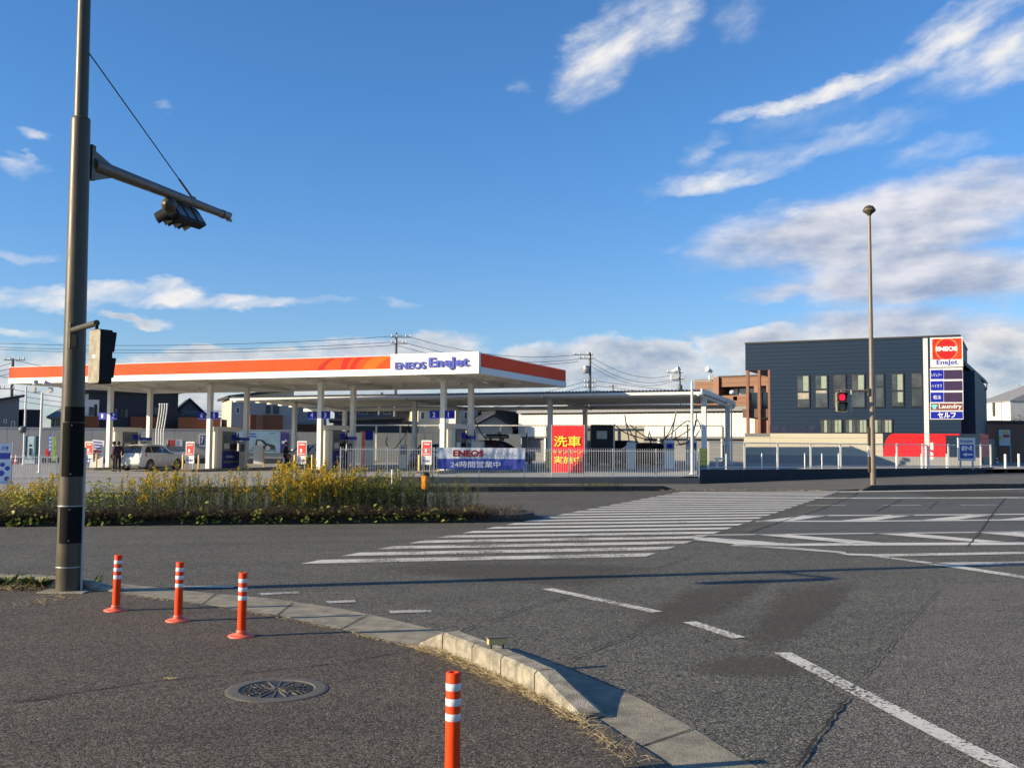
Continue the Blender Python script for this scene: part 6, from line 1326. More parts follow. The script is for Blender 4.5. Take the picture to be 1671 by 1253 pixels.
# screens between the bays
bs = Face(at(575, 79), at(1180, 70)); t = thing('bay_screen', 'row of dark framed screens with a long top rail behind the cleaning bays', 'screen', bs.p(bs.len / 2, .5)); zt = 3.05
MB().obox(bs.p(0, zt, .04), bs.u * bs.len, -bs.n * .1, (0, 0, .1)).build('top_rail', 'galvanised', t)
for i in range(15): MB().obox(bs.p(bs.len * i / 14 - .06, .4, .03), bs.u * .12, -bs.n * .08, (0, 0, zt - .41)).build('post', 'galvanised' if i < 4 else 'transformer', t)
for i, (a, b_, m) in enumerate(((930, 1000, 'house_slate'), (1000, 1050, 'beige_wall'), (888, 930, 'house_slate'))):
    q = bs.rect(a, 693, b_, 745); MB().obox(bs.p(q[0], .5, -.5), bs.u * (q[1] - q[0] - .05), -bs.n * .1, (0, 0, q[3] - .5)).build('screen_panel', m, t)
b = at(982, 64); t = thing('wash_machine', 'dark wash machine with a white screen in the cleaning bay right of the red banner', 'machine', (b.x, b.y, .6)); MB().bbox(b.x - .7, b.x + .7, 63.7, 64.5, .6, 3.0, .06).build('machine_body', 'black', t); MB().box(b.x - .35, b.x + .3, 63.66, 63.69, 2.1, 2.6).build('screen', 'head_clear', t); MB().bbox(b.x - 2.2, b.x - 1.0, 63.6, 64.5, 1.4, 2.6, .3).build('drum', 'white_metal', t)
b = at(600, 62); t = thing('service_panel', 'tall blue and orange service panel inside the bar fence left end', 'sign', (b.x, b.y, .3))
for x0, x1, m, nm in ((-.42, -.36, 'white_metal', 'frame_side'), (-.34, -.18, 'base_orange', 'orange_strip'), (-.16, .32, 'sign_blue', 'blue_panel'), (.34, .38, 'white_metal', 'frame_side')): MB().box(b.x + x0, b.x + x1, 61.95, 62, .3 if 'blue' not in nm else 1.9, 2.45).build(nm, m, t)
MB().box(b.x - .16, b.x + .32, 61.96, 62, .4, 1.88).build('shelf_panel', 'ev_white', t)
b = at(1155 + 10, 52); 
for px, Y, lb in ((1176, 53.5, 'small white bench behind the screen fence left end'), (853, 55, 'white stool frame right of the cloth banner')):
    b = at(px, Y); z = zs(b.x, Y); t = thing('small_bench', lb, 'bench', (b.x, b.y, z)); MB().bbox(b.x - .28, b.x + .28, Y - .2, Y + .2, z + .42, z + .52, .02).build('seat', 'white_metal', t)
    for sx in (-.22, .18): MB().box(b.x + sx, b.x + sx + .05, Y - .16, Y + .16, z, z + .42).build('leg', 'white_metal', t)

# ------------------------------------------------------------------ cars
def interp(rows, x):
    if x <= rows[0][0]: return rows[0][1:]
    for a, b in zip(rows, rows[1:]):
        if x <= b[0]: f = (x - a[0]) / (b[0] - a[0]); return tuple(p + (q - p) * f for p, q in zip(a[1:], b[1:]))
    return rows[-1][1:]
HATCH = [(-2.0, .42, .72, .74, .70, .62), (-1.95, .28, .90, .93, .79, .68), (-1.88, .24, .97, 1.08, .835, .66), (-1.72, .22, .99, 1.36, .845, .62), (-1.50, .20, 1.00, 1.48, .847, .60), (-1.0, .20, .99, 1.53, .847, .60), (-.2, .20, .97, 1.53, .847, .60), (.30, .20, .96, 1.47, .847, .60), (.75, .20, .95, 1.24, .845, .62), (1.15, .20, .95, 1.01, .84, .70), (1.45, .21, .88, .93, .83, .70), (1.75, .23, .76, .84, .79, .66), (1.92, .28, .62, .70, .70, .58), (2.0, .38, .52, .56, .58, .50)]
SUV = [(a, b, c + .08, d + (.20 if c < d - .1 else .08), e + .03, f_ + .06) for a, b, c, d, e, f_ in HATCH]
def car(label, mat, loc, head, rows=HATCH, sx=1.0, cat='car', name='parked_car', extra=None):
    t = thing(name, label, cat, (0, 0, 0)); rows = [(a * sx,) + tuple(q) for a, *q in rows]
    X0, X1 = rows[0][0], rows[-1][0]
    def ring(x):
        zb, zl, zr, w_, wr = interp(rows, x); h = [(w_ * .86, zb), (w_ * .985, zb + .10), (w_, zb + (zl - zb) * .55), (w_ * .975, zl - .04), (w_ * .95, zl), (wr + (w_ * .95 - wr) * .12, zr - .07 if zr - zl > .12 else zl + (zr - zl) * .5), (wr * .92, zr - .015), (wr * .5, zr)]
        return [Vector((x, -y, z)) for y, z in h] + [Vector((x, y, z)) for y, z in h[::-1]]
    n = 44; mb = MB(); mb.loft([ring(X0 + (X1 - X0) * i / n) for i in range(n + 1)], True, True); mb.build('body', mat, t)
    def sp(x, tt, s_, out=.006):
        r_ = ring(x); a, b = (r_[4], r_[5]) if s_ < 0 else (r_[11], r_[10]); p = a.lerp(b, tt); p.y += out * s_; p.z += out * .3; return p
    k = sx; z0_, z1_ = .12, .93
    for s_ in (-1, 1):
        for xa, xb, ca, cb in ((-1.62, -1.05, .45, .93), (-1.0, -.12, .93, .93), (-.06, .86, .93, .20)):
            xa, xb = xa * k, xb * k; m = 6; lo = [sp(xa + (xb - xa) * i / m, z0_, s_) for i in range(m + 1)]; hi = [sp(xa + (xb - xa) * i / m, ca + (cb - ca) * (i / m) ** 1.4 if cb < ca else ca + (cb - ca) * min(1, i / m * 2), s_) for i in range(m + 1)]
            mb = MB(); mb.loft([lo, hi], False, True, False); mb.build('side_window', 'car_glass', t)
        for xw in (-1.24 * k, 1.27 * k):
            y = s_ * (interp(rows, xw)[3]); ax = (0, s_, 0)
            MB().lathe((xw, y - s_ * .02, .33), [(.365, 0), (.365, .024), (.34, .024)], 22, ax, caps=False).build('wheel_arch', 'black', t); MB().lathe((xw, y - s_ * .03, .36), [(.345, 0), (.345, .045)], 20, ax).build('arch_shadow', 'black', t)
            wh = MB().lathe((xw, y - s_ * .20, .305), [(.22, .0), (.30, .01), (.305, .1), (.30, .21), (.22, .222)], 22, ax).build('wheel', 'rubber', t)
            mb = MB(); mb.lathe((xw, y + s_ * .012, .305), [(.05, .0), (.05, .018)], 12, ax)
            for q in range(7): a = q * 2 * math.pi / 7; d = Vector((math.cos(a), 0, math.sin(a))); e = Vector((-d.z, 0, d.x)); mb.obox(Vector((xw, y + s_ * .012, .305)) + d * .03 - e * .022, d * .19, e * .044, (0, s_ * .014, 0))
            mb.lathe((xw, y + s_ * .010, .305), [(.225, .0), (.225, .02), (.20, .02), (.20, 0)], 20, ax, caps=False); mb.build('rim', 'rim', wh)
        mb = MB(); x = .78 * k; p = sp(x, .15, s_, .0); mb.bbox(p.x - .07, p.x + .05, min(p.y, p.y + s_ * .2), max(p.y, p.y + s_ * .2), p.z + .0, p.z + .13, .03); mb.build('mirror', mat, t)
        # lights
        r_ = ring(-1.90 * k); yy = .56
        mb = MB(); mb.hexa([(-1.985 * k, s_ * .60, .80), (-1.64 * k, s_ * .862, .84), (-1.66 * k, s_ * .80, .84), (-1.93 * k, s_ * .58, .80)][::s_], [(-1.93 * k, s_ * .62, 1.02), (-1.56 * k, s_ * .855, 1.0), (-1.6 * k, s_ * .78, 1.0), (-1.86 * k, s_ * .60, 1.02)][::s_]); mb.build('tail_light', 'tail_red', t)
        mb = MB(); mb.hexa([(1.955 * k, s_ * .48, .56), (1.62 * k, s_ * .825, .68), (1.6 * k, s_ * .74, .68), (1.86 * k, s_ * .46, .56)][::-s_], [(1.90 * k, s_ * .46, .69), (1.50 * k, s_ * .835, .83), (1.5 * k, s_ * .74, .83), (1.8 * k, s_ * .46, .69)][::-s_]); mb.build('headlight', 'head_clear', t)
    def across_(xa, xb, za, zb_, ya, yb, name, up): mb = MB(); o_ = Vector((0, 0, .012)); mb.quad(*[p + o_ for p in ((Vector((xa, -ya, za)), Vector((xa, ya, za)), Vector((xb, yb, zb_)), Vector((xb, -yb, zb_))) if up else (Vector((xa, ya, za)), Vector((xa, -ya, za)), Vector((xb, -yb, zb_)), Vector((xb, yb, zb_))))]); return mb.build(name, 'car_glass', t)
    zr = lambda x: interp(rows, x * k)[2]
    mb = MB(); m = 6
    pan = [[Vector(((.34 + .78 * i / m) * k, y_ * (.56 + .10 * i / m), zr(.34 + .78 * i / m) + .008 - abs(y_) * .02)) for y_ in (-1, -.5, 0, .5, 1)] for i in range(m + 1)]
    mb.loft(pan, False, True, False); mb.build('windscreen', 'car_glass', t)
    mb = MB(); pan = [[Vector(((-1.90 + .36 * i / m) * k - .022, y_ * (.64 - .08 * i / m), max(zr(-1.90 + .36 * i / m), 1.03) + .004 - abs(y_) * .03)) for y_ in (-1, -.5, 0, .5, 1)] for i in range(m + 1)]
    mb.loft(pan, False, True, False); mb.build('rear_window', 'car_glass', t)
    MB().box(-2.005 * k, -1.9 * k, -.17, .17, .60, .76).build('number_plate', 'letter_white', t); MB().box(-1.99 * k, 1.97 * k, -.62, .62, .18, .30).build('lower_trim', 'black', t); MB().box(1.93 * k, 2.0 * k, -.42, .42, .42, .52).build('grille', 'black', t)
    if extra: extra(t, k)
    t.matrix_basis = Matrix.Translation(Vector(loc)) @ Matrix.Rotation(head, 4, 'Z'); return t
def carat(px, Y): b = at(px, Y); return (b.x, b.y, zs(b.x, Y))
def sticker(t, k):
    MB().box(-.15 * k, .12 * k, -.70, -.695, 1.08, 1.28).build('window_card', 'letter_white', t)
car('white five door hatchback parked at the pump with two people behind it', 'car_white', (at(249, 59.5).x, 59.5, .03), rad(72), extra=sticker)
car('white car nose peeking out behind the second person and pump column', 'car_white', carat(506, 64), rad(-112)); car('dark silver car facing us behind the first vacuum stand', 'car_silver', carat(702, 66), rad(-105), sx=1.05)
def roofbox(t, k): MB().bbox(-.9, .7, -.4, .4, 1.84, 2.12, .10).build('roof_box', 'car_dark', t); MB().box(-.5, -.45, -.5, .5, 1.70, 1.84).build('roof_rack', 'black', t); MB().box(.3, .35, -.5, .5, 1.70, 1.84).build('roof_rack', 'black', t)
car('dark tall wagon with a long black roof box in the cleaning bay', 'car_dark', carat(812, 66), rad(10), SUV, 1.1, 'car', extra=roofbox); car('dark maroon car behind the fence right of the red banner', 'car_red', carat(1040, 65), rad(185), sx=1.08); car('black car in the bay just right of the wash machine', 'car_dark', carat(1000, 68), rad(178), SUV)
car('silver car parked far off beneath the yellow and red roadside sign', 'car_silver', (at(1658, 92).x, 92, .45), rad(-80), SUV)

# ------------------------------------------------------------------ people
def person(label, loc, face, pose, top='cloth_black', bottom='cloth_black', mask=False):
    t = thing('person', label, 'person', (0, 0, 0))
    J = dict(pel=(0, 0, .93), bel=(0, .01, 1.08), che=(0, .01, 1.28), nec=(0, .02, 1.46), hea=(0, .03, 1.58), hdt=(0, .03, 1.66))
    L_ = dict(kn=(-.10, .02, .50), an=(-.11, -.02, .09), to=(-.12, .13, .04)); R_ = dict(kn=(.10, .02, .50), an=(.11, -.02, .09), to=(.12, .13, .04))
    LA = dict(sh=(-.19, 0, 1.40), el=(-.25, -.02, 1.13), wr=(-.24, .08, .90), ha=(-.235, .11, .82)); RA = dict(sh=(.19, 0, 1.40), el=(.25, -.02, 1.13), wr=(.24, .08, .90), ha=(.235, .11, .82))
    if pose == 'hold': RA.update(el=(.24, .05, 1.13), wr=(.10, .27, 1.12), ha=(.04, .34, 1.12)); LA.update(el=(-.24, .05, 1.13), wr=(-.08, .27, 1.02), ha=(-.03, .34, 1.04))
    if pose == 'walk': L_.update(kn=(-.10, .18, .52), an=(-.10, .22, .10), to=(-.10, .36, .07)); R_.update(kn=(.10, .02, .50), an=(.10, -.30, .16), to=(.10, -.17, .06)); RA.update(el=(.25, .10, 1.15), wr=(.20, .32, 1.10), ha=(.19, .39, 1.10)); LA.update(el=(-.25, -.12, 1.15), wr=(-.24, -.10, .92), ha=(-.235, -.06, .84))
    def skin(name, verts, edges, mat, lv=2, par=t):
        me = bpy.data.meshes.new(name); me.from_pydata([v[0] for v in verts], edges, []); o = bpy.data.objects.new(name, me); COL.objects.link(o); o.parent = par
        m = o.modifiers.new('skin', 'SKIN'); sv = me.skin_vertices[0].data if me.skin_vertices else None
        if sv is None:
            me.attributes; bm_ = __import__('bmesh').new(); bm_.from_mesh(me); bm_.verts.layers.skin.verify(); bm_.to_mesh(me); bm_.free(); sv = me.skin_vertices[0].data
        for i, v in enumerate(verts): sv[i].radius = (v[1], v[2] if len(v) > 2 else v[1])
        sv[0].use_root = True; ss = o.modifiers.new('sub', 'SUBSURF'); ss.levels = ss.render_levels = lv; me.materials.append(MATS[mat]); m.use_smooth_shade = True; return o
    hip = lambda s: (.09 * s, 0, .88)
    V = [(J['pel'], .13, .10), (J['bel'], .12, .09), (J['che'], .145, .10), (J['nec'], .055), (J['hea'], .078, .092), (J['hdt'], .06, .07), (hip(-1), .075), (L_['kn'], .055), (L_['an'], .04), (L_['to'], .035), (hip(1), .075), (R_['kn'], .055), (R_['an'], .04), (R_['to'], .035), (LA['sh'], .05), (LA['el'], .04), (LA['wr'], .027), (LA['ha'], .03), (RA['sh'], .05), (RA['el'], .04), (RA['wr'], .027), (RA['ha'], .03)]
    E = [(0, 1), (1, 2), (2, 3), (3, 4), (4, 5), (0, 6), (6, 7), (7, 8), (8, 9), (0, 10), (10, 11), (11, 12), (12, 13), (2, 14), (14, 15), (15, 16), (16, 17), (2, 18), (18, 19), (19, 20), (20, 21)]
    skin('body', V, E, 'skin')
    for A_ in (LA, RA):   # five separate fingers
        h = Vector(A_['ha']); w_ = Vector(A_['wr']); d = (h - w_).normalized(); sd_ = d.cross(Vector((0, 0, 1))); sd_ = sd_.normalized() if sd_.length > .3 else Vector((1, 0, 0))
        mb = MB()
        for k, ln in enumerate((.065, .075, .07, .055)): b0 = h + sd_ * (.02 * (k - 1.5)); mb.path([b0, b0 + d * ln * .6, b0 + d * ln + Vector((0, 0, -.012))], .0085, 5, .006)
        mb.path([h + sd_ * .03 - d * .02, h + sd_ * .055 + d * .02, h + sd_ * .05 + d * .045], .0095, 5, .007); mb.build('fingers', 'skin', t, kind='stuff')
    skin('jacket', [((0, .0, .90), .165, .125), ((0, .01, 1.08), .150, .115), ((0, .01, 1.28), .175, .125), ((0, .02, 1.425), .085, .08), (LA['sh'], .075), (LA['el'], .062), (tuple(Vector(LA['el']).lerp(Vector(LA['wr']), .92)), .045), (RA['sh'], .075), (RA['el'], .062), (tuple(Vector(RA['el']).lerp(Vector(RA['wr']), .92)), .045)], [(0, 1), (1, 2), (2, 3), (2, 4), (4, 5), (5, 6), (2, 7), (7, 8), (8, 9)], top)
    skin('trousers', [(J['pel'], .15, .115), (hip(-1), .095), (L_['kn'], .075), (tuple(Vector(L_['kn']).lerp(Vector(L_['an']), .93)), .06), (hip(1), .095), (R_['kn'], .075), (tuple(Vector(R_['kn']).lerp(Vector(R_['an']), .93)), .06)], [(0, 1), (1, 2), (2, 3), (0, 4), (4, 5), (5, 6)], bottom)
    for q in (L_, R_): a, b = Vector(q['an']), Vector(q['to']); MB().path([a + Vector((0, -.05, -.03)), a.lerp(b, .5) + Vector((0, 0, -.01)), b], .05, 10, .042).build('shoe', 'black', t)
    hd_ = Vector(J['hea']); mb = MB(); mb.lathe(hd_ + Vector((0, -.022, .0)), [(.070, -.06), (.092, -.01), (.098, .05), (.085, .10), (.05, .135), (.01, .145)], 16); mb.build('hair', 'hair', t)
    MB().lathe(hd_ + Vector((0, .082, .015)), [(.012, 0), (.004, .028)], 6, (0, 1, -.4)).build('nose', 'skin', t)
    for s_ in (-1, 1): MB().lathe(hd_ + Vector((s_ * .03, .082, .035)), [(.009, 0), (.005, .006)], 8, (0, 1, 0)).build('eye', 'black', t); MB().bbox(s_ * .088 - .012, s_ * .088 + .012, .02, .05, hd_.z - .02, hd_.z + .04, .008).build('ear', 'skin', t)
    MB().box(-.022, .022, .105, .112, hd_.z - .035, hd_.z - .027).build('mouth', 'sign_brown', t)
    if mask: MB().bbox(-.05, .05, .09, .125, hd_.z - .06, hd_.z + .005, .015).build('face_mask', 'letter_white', t)
    if pose == 'hold': MB().obox((-.10, .33, 1.02), (.20, 0, 0), (0, .02, .0), (0, .03, .16)).build('held_paper', 'letter_white', t)
    t.matrix_basis = Matrix.Translation(Vector(loc)) @ Matrix.Rotation(face, 4, 'Z')
def pat(px, Y, z=None): b = at(px, Y); return (b.x, b.y, zs(b.x, Y) if z is None else z)
person('person in a navy jacket and dark trousers holding white paper left of the hatchback', pat(186, 57.5, .0), rad(-60), 'hold', 'cloth_navy', 'cloth_black', True); person('person in a maroon top and dark trousers right against the hatchback tail', pat(193.5, 56.8, .0), rad(30), 'stand', 'cloth_maroon')
person('person in black walking with a bag past the blank white board', pat(467, 60, .06), rad(-80), 'walk', 'cloth_black'); person('person in black standing in front of the white car nose', pat(497, 58.5, .10), rad(170), 'stand', 'cloth_black')
b = pat(472, 59.6, .06); t = thing('hand_bag', 'brown bag in the hand of the walking person', 'bag', b); MB().bbox(b[0] - .12, b[0] + .14, b[1] - .08, b[1] + .06, .78, 1.02, .04).build('bag_body', 'sign_brown', t); MB().path([(b[0] - .06, b[1], 1.0), (b[0], b[1], 1.12), (b[0] + .08, b[1], 1.0)], .012, 6).build('strap', 'black', t)

# ------------------------------------------------------------------ planted median with goldenrod and brush
MA, MBp = Vector((-.35, 22.65, 0)), Vector((-40, 14.3, 0)); md = (MBp - MA).normalized(); mn = Vector((md.y, -md.x, 0))
if mn.y < 0: mn = -mn
MWD = 2.3
mA2, mB2 = G(800, 851), G(0, 858); md = (mB2 - mA2).normalized(); mn = Vector((md.y, -md.x, 0)) * (1 if Vector((md.y, -md.x, 0)).y > 0 else -1)
def mpt(s_, v_, z=0.0): return mA2 + md * s_ + mn * v_ + Vector((0, 0, z))     # s_ metres to the left from the tip, v_ metres back
mb = MB(); tipc = [mpt(-.3 - .95 * math.cos(rad(a)), MWD / 2 + MWD / 2 * math.sin(rad(a)), .13) for a in range(-85, 86, 17)]
mb.poly([mpt(38, .1, .13)] + [mpt(38, MWD - .1, .13)] + tipc[::-1]); o = mb.build('median_soil', 'soil', kind='structure')
if o.data.polygons[0].normal.z < 0: o.data.flip_normals()
tip = [mpt(-.3 - .98 * math.cos(rad(a)), MWD / 2 + MWD / 2 * math.sin(rad(a))) for a in range(-90, 91, 30)]
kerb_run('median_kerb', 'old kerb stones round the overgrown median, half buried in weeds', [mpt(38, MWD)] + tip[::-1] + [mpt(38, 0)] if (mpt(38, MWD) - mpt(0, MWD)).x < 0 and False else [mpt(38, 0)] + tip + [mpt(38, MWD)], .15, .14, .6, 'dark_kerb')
R_ = random.Random(11)
def leafquad(mb, p, d, ln, wd, up=Vector((0, 0, 1)), bend=.0):
    s_ = d.cross(up); s_ = s_.normalized() * wd / 2 if s_.length > 1e-3 else Vector((wd / 2, 0, 0)); q = p + d * ln * .55 + Vector((0, 0, bend * .3 * ln)); e = p + d * ln + Vector((0, 0, -bend * ln)); mb.add([p, q - s_, e, q + s_], [(0, 1, 2, 3)])
def goldenrod(st, lv, fl, base, h, bloom, R):
    lean_ = Vector((R.uniform(-.10, .10), R.uniform(-.08, .08), 0)); pts = [base + lean_ * (k / 4) ** 1.6 * h + Vector((0, 0, h * k / 4)) for k in range(5)]
    st.path(pts, .0055, 3, .003); n = int(h * 62)
    for i in range(n):
        f = .12 + .86 * i / n; k = min(int(f * 4), 3); p = pts[k].lerp(pts[k + 1], f * 4 - k); a = R.uniform(0, 6.28); d = Vector((math.cos(a), math.sin(a), R.uniform(.3, .9) * (1 if f > .4 else .1))).normalized()
        leafquad(lv, p, d, R.uniform(.07, .13) * (1.1 - f * .5), R.uniform(.014, .026), bend=R.uniform(-.1, .5))
    if bloom > 0:
        m = int(70 * bloom); hl_ = R.uniform(.16, .30) * (.6 + .5 * bloom)
        for b_i in range(int(6 + 5 * bloom)):
            a = R.uniform(0, 6.28); z0 = R.random(); rt_ = pts[4] - Vector((0, 0, hl_ * z0 * .9)); dd = Vector((math.cos(a), math.sin(a), .55)).normalized(); ln = (.03 + .10 * z0) * (0.7 + R.random() * .6)
            for q in range(int(m / 7)):
                f = R.random(); c = rt_ + dd * ln * f + Vector((R.gauss(0, .008), R.gauss(0, .008), R.gauss(0, .008) + .02 * f)); e = R.uniform(.008, .015); u = Vector((R.gauss(0, 1), R.gauss(0, 1), R.gauss(0, 1))).normalized(); v = u.orthogonal().normalized(); fl.add([c - u * e, c - v * e, c + u * e, c + v * e], [(0, 1, 2, 3)])
def px2s(px):   # picture column -> metres along the median front
    d = ray(px, 850); n = mn; t = (mA2 - EYE).dot(n) / d.dot(n); p = EYE + d * t; return (p - mA2).dot(md)
# (column, height of the tops, bloom, density)
PROF = [(-60, .62, .6, .9), (0, .60, .5, .8), (40, .66, .8, 1.0), (75, .82, .9, .8), (100, .7, .8, .6), (140, .58, .15, .8), (170, .72, .25, .7), (200, .78, .5, .9), (245, .95, .9, 1.1), (275, 1.0, .8, 1.0), (310, .82, .35, .8), (345, .85, .4, .6), (385, .88, .6, .9), (410, .82, .3, .7), (445, .98, .9, 1.3), (490, 1.02, 1.0, 1.5), (520, 1.12, 1.0, 1.5), (555, .98, .9, 1.5), (600, 1.0, .5, 1.5), (640, .98, .35, 1.4), (680, 1.0, .1, 1.2), (700, .90, .05, .8), (745, .82, .03, .5), (760, .80, .03, .5), (790, .72, .0, .3), (800, .7, 0, .15)]
def prof(px, i): return lerp([(q[0], q[i]) for q in PROF], px)
st, lv, fl = MB(), MB(), MB(); cnt = 0; indiv = []
for k in range(1500):
    px = R_.uniform(-60, 802)
    if R_.random() > prof(px, 3) / 1.5: continue
    v_ = R_.uniform(.15, MWD - .15); base_ = mpt(px2s(px), v_, .12); h = max(.3, prof(px, 1) * (R_.uniform(.45, .9) if R_.random() < .6 else R_.uniform(.8, 1.10)) * (1 + .22 * mnoise.noise(Vector((px * .045, v_ * .8, 2))))); bl_ = prof(px, 2); bl_ = bl_ * R_.uniform(.3, 1.2) if R_.random() < .25 + bl_ * .75 else 0
    if h > prof(px, 1) * 1.0 and len(indiv) < 90: indiv.append((base_, h * 1.03, bl_)); continue
    goldenrod(st, lv, fl, base_, h, bl_, R_)
for mb, nm, mt, lb in ((st, 'goldenrod_stems', 'stem_olive', 0), (lv, 'goldenrod_leaves', 'leaf_green', 0), (fl, 'goldenrod_flowers', 'bloom', 0)): mb.build(nm, mt, kind='stuff')
for base_, h, bl_ in indiv:
    t = thing('goldenrod', 'one of the tall goldenrod stalks standing above the rest of the median weeds', 'plant', base_, 0, 'tallest goldenrod stalks on the median'); a, b, c_ = MB(), MB(), MB(); goldenrod(a, b, c_, base_, h, bl_, R_)
    a.build('stem', 'stem_olive', t); b.build('leaves', 'leaf_green', t, kind='stuff')
    if c_.f: c_.build('flower_plume', 'bloom', t, kind='stuff')
# brown brush and vines at the foot, spilling over the kerb
br, dk, vi = MB(), MB(), MB()
for k in range(8200):
    px = R_.uniform(-60, 815); v_ = abs(R_.gauss(0, .5)); v_ = min(v_, MWD) - .22; hmax = .42 if px < 700 else .34; p = mpt(px2s(px) if px < 802 else -R_.uniform(0, 1.1), v_ if px < 802 else R_.uniform(.2, MWD), .10)
    a = R_.uniform(0, 6.28); d = Vector((math.cos(a) * .7, math.sin(a) * .7, R_.uniform(.3, 1.4))).normalized(); ln = R_.uniform(.10, hmax)
    br.path([p, p + d * ln * .6 + Vector((0, 0, .02)), p + d * ln + Vector((R_.gauss(0, .03), R_.gauss(0, .03), -.03))], .004, 3, .0015)
    for q in range(3):
        pp_ = p + d * ln * R_.uniform(.2, 1.0); aa = R_.uniform(0, 6.28); leafquad(dk if R_.random() < .7 else br, pp_, Vector((math.cos(aa), math.sin(aa), R_.uniform(-.2, .5))).normalized(), R_.uniform(.03, .07), R_.uniform(.02, .04))
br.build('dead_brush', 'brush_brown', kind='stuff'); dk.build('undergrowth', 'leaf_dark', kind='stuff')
VINE = [(-20, 1), (15, 1), (40, 1.2), (55, 1), (75, .6), (130, .4), (150, .9), (165, .6), (205, .9), (222, .6), (312, .8), (335, .6), (360, .6), (390, .5), (425, 1), (450, .9), (495, .9), (510, .6), (540, .5), (583, .5), (615, .7), (650, .5), (684, .5), (707, .6), (735, .35), (752, .3)]
hv = 0
for px, sz in VINE:
    for j in range(int(40 * sz)):
        ppx = px + R_.gauss(0, 9); p = mpt(px2s(ppx), R_.uniform(-.30, .12), abs(R_.gauss(0, .12)) + .02); aa = R_.uniform(0, 6.28); d = Vector((math.cos(aa), math.sin(aa) - .4, R_.uniform(-.1, .8))).normalized(); L2 = R_.uniform(.05, .10); up = Vector((R_.gauss(0, .5), R_.gauss(0, .5) - .5, 1)).normalized(); s_ = d.cross(up).normalized()
        vi.add([p, p + d * L2 * .15 + s_ * L2 * .5, p + d * L2 * .6 + s_ * L2 * .45, p + d * L2, p + d * L2 * .6 - s_ * L2 * .45, p + d * L2 * .15 - s_ * L2 * .5], [(0, 1, 2, 3, 4, 5)])
for px, y0 in ((45, .5), (30, .45), (150, .55), (140, .5), (165, .6), (170, .5), (60, .6), (20, .4)):   # bright climbing leaves up among the stalks
    for j in range(26):
        p = mpt(px2s(px + R_.gauss(0, 12)), R_.uniform(.1, .9), .25 + y0 * R_.random() + .1); aa = R_.uniform(0, 6.28); d = Vector((math.cos(aa), math.sin(aa) - .4, R_.uniform(-.3, .6))).normalized(); L2 = R_.uniform(.05, .09); s_ = d.cross(Vector((R_.gauss(0, .5), -.6, .8)).normalized()).normalized()
        vi.add([p, p + d * L2 * .2 + s_ * L2 * .5, p + d * L2, p + d * L2 * .2 - s_ * L2 * .5], [(0, 1, 2, 3)])
vi.build('vine_leaves', 'leaf_lime', kind='stuff')
sw = MB()
for k in range(1500):   # dry straw at the tip
    px = R_.triangular(690, 830, 785); p = mpt(px2s(min(px, 800)) - max(0, px - 800) * .025, R_.uniform(-.1, 1.6), .08); a = R_.uniform(0, 6.28); d = Vector((math.cos(a) * .6, math.sin(a) * .6, R_.uniform(.4, 1.5))).normalized(); ln = R_.uniform(.12, .42)
    sw.path([p, p + d * ln * .6, p + d * ln + Vector((d.x * .05, d.y * .05, -.04))], .004, 3, .001)
sw.build('dry_straw', 'straw', kind='stuff')
# beacon and white stakes among the weeds
p = mpt(px2s(705), 1.2, .12); t = thing('warning_beacon', 'orange caged warning beacon with a black cap among the median weeds', 'beacon', p); zt_ = A(705, 770, p.y).z; zb_ = A(705, 799, p.y).z
MB().tube(p, (p.x, p.y, zb_), .035, .035, 10).build('stem', 'black', t); MB().lathe((p.x, p.y, zb_), [(.07, -.03), (.085, 0), (.095, .02)], 16).build('foot_ring', 'black', t); hh_ = zt_ - zb_
MB().lathe((p.x, p.y, zb_), [(.085, .02), (.10, hh_ * .5), (.092, hh_ - .08)], 16).build('lamp_body', 'orange_lamp', t)
for k in range(8): a = k * math.pi / 4 + .2; d = Vector((math.cos(a), math.sin(a), 0)); MB().tube(Vector((p.x, p.y, zb_ + .02)) + d * .098, Vector((p.x, p.y, zt_ - .06)) + d * .098, .006, .006, 5).build('cage_bar', 'sign_brown', t)
MB().lathe((p.x, p.y, zt_ - .085), [(.10, 0), (.105, .03), (.075, .07), (.05, .085)], 16).build('cap', 'black', t)
for px, lb in ((653, 'left of two white stakes rising from the median weeds'), (663.5, 'right one of two white stakes beside the orange beacon')):
    p = mpt(px2s(px), 1.9, .1); tag(MB().tube(p, (p.x, p.y, A(px, 766, p.y).z), .025, .025, 10).build('white_stake', 'white_metal', origin=p), lb, 'stake')

# ------------------------------------------------------------------ grass along the kerbs
dg_ = MB(); gg = MB()
def along(poly, n, spread, z, mb, hl, ht, wid=.004, flat=.5, inward=1.0):
    P = [G(x, y, z) for x, y in poly]; Ls = [(b - a).length for a, b in zip(P, P[1:])]; T = sum(Ls)
    for k in range(n):
        s_ = R_.uniform(0, T); i = 0
        while s_ > Ls[i]: s_ -= Ls[i]; i += 1
        p = P[i].lerp(P[i + 1], s_ / Ls[i]); cl = mnoise.noise(Vector((p.x * 2.2, p.y * 2.2, 3.0)))
        if cl < -.15 and R_.random() < .8: continue
        p = p + Vector((R_.gauss(0, spread), R_.gauss(0, spread), 0)); a = R_.uniform(0, 6.28); d = Vector((math.cos(a), math.sin(a), R_.uniform(.0, flat))).normalized(); ln = R_.uniform(hl, ht)
        mb.path([p, p + d * ln * .5 + Vector((0, 0, ln * .12)), p + d * ln], wid * .5, 3, .0006)
along([(683, 1058), (722, 1068), (770, 1089), (817, 1112), (872, 1138), (946, 1178)], 1500, .028, .018, dg_, .03, .13, .005, .5); along([(200, 970), (330, 987), (450, 1006), (560, 1029), (640, 1049), (690, 1058)], 520, .02, .02, dg_, .02, .07, .004, .4)
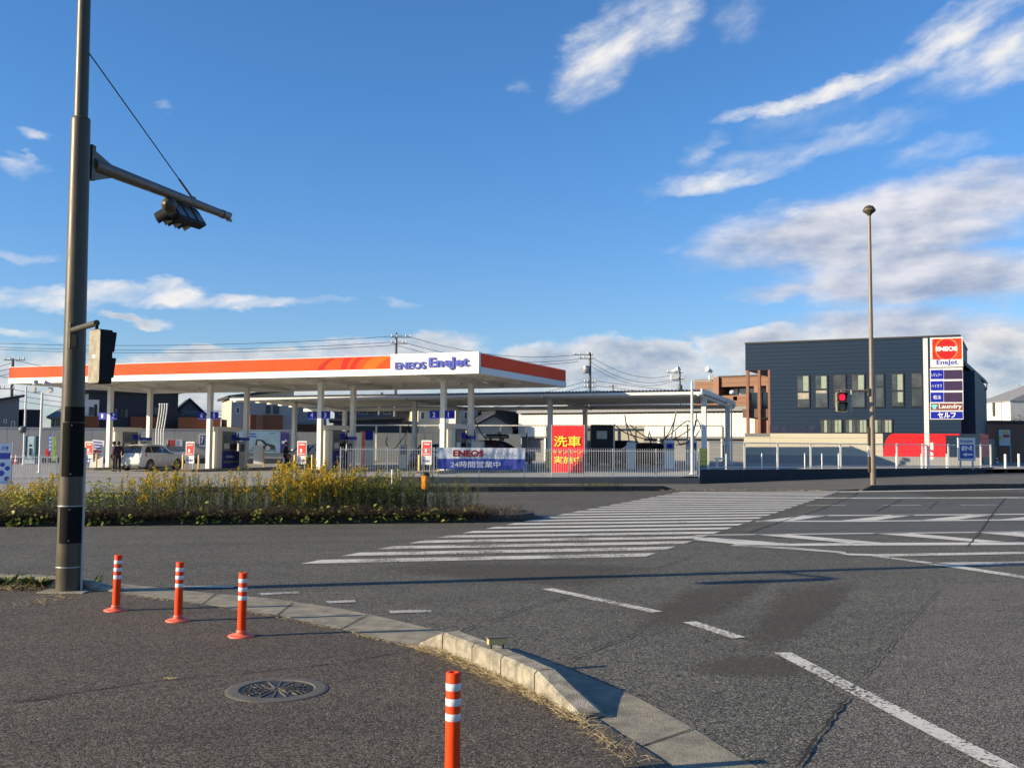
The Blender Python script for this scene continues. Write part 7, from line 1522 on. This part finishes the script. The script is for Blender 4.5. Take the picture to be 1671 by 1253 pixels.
along([(950, 1180), (1000, 1215), (1060, 1262)], 170, .06, .02, dg_, .04, .14, .0028, .6); along([(-40, 960), (30, 962), (90, 962)], 260, .06, .018, dg_, .05, .2, .005, 1.0); along([(95, 972), (60, 985), (20, 990)], 120, .10, .018, dg_, .04, .14, .004, .4); along([(270, 1108), (285, 1107)], 26, .012, .018, dg_, .02, .05, .005, .2)
along([(1080, 800.5), (1240, 800.2), (1350, 801)], 160, .10, .03, dg_, .05, .2, .012, .4); dg_.build('dry_grass', 'hay', kind='stuff')
for px, py, n, sz in ((8, 952, 150, .24), (62, 953, 170, .22), (88, 950, 60, .2), (146, 950, 20, .2), (30, 955, 40, .12)):
    c = G(px, py + 6, .02)
    for k in range(n): a = R_.uniform(0, 6.28); rr = R_.uniform(0, .09); p = c + Vector((math.cos(a) * rr, math.sin(a) * rr, 0)); d = Vector((math.cos(a) * R_.uniform(.2, 1.1), math.sin(a) * .8, 1.0)).normalized(); ln = sz * R_.uniform(.5, 1.0); s_ = Vector((d.y, -d.x, 0)).normalized() * .004; q = p + d * ln * .6; e = p + d * ln + Vector((d.x, d.y, -.4)) * ln * .25; gg.add([p - s_, p + s_, q + s_, e, q - s_], [(0, 1, 2, 3, 4)])
for (x0, y0), (x1, y1), n in (((-8.5, 35.9), (-1.2, 37.5), 1300), ((-.9, 37.6), (4.5, 38.9), 1300)):
    for k in range(n):
        f = R_.random(); p = Vector((x0 + (x1 - x0) * f - R_.random() * .4, y0 + (y1 - y0) * f + R_.random() * 1.3, .165))
        if mnoise.noise(p * .9) < -.05: continue
        a = R_.uniform(0, 6.28); d = Vector((math.cos(a), math.sin(a), R_.uniform(.2, 1.2))).normalized(); leafquad(gg, p, d, R_.uniform(.05, .16), .018)
gg.build('green_grass', 'leaf_green', kind='stuff')
# small dark evergreen trees at the far right
def tree(label, x, y, h, rx, n=900, seed=1):
    R = random.Random(seed); t = thing('evergreen_tree', label, 'tree', (x, y, 0)); MB().path([(x, y, 0), (x + .1, y, h * .4), (x, y + .1, h * .85)], .16, 8, .05).build('trunk', 'bark', t); cr = MB()
    cl = [(Vector((R.gauss(0, rx * .45), R.gauss(0, rx * .45), h * R.uniform(.25, .98))), R.uniform(.35, .75) * rx * .55) for _ in range(16)]
    for c, r_ in cl:
        for k in range(n // 16):
            v = Vector((R.gauss(0, 1), R.gauss(0, 1), R.gauss(0, 1))).normalized() * r_ * R.uniform(.6, 1.1); p = Vector((x, y, 0)) + c + v; d = Vector((R.gauss(0, 1), R.gauss(0, 1), R.gauss(0, .6))).normalized(); leafquad(cr, p, d, R.uniform(.10, .22), .10)
    cr.build('crown', 'tree_leaf', t, kind='stuff')
tree('dark round evergreen at the right frame edge beside the white building', at(1666, 100).x, 100, 4.6, 2.0, 1800, 3); tree('taller dark evergreen cut off by the right frame edge', at(1690, 104).x, 104, 5.6, 2.2, 1600, 5); tree('brownish shrub behind the parked silver car at the right edge', at(1650, 125).x, 125, 4.2, 1.8, 900, 8)
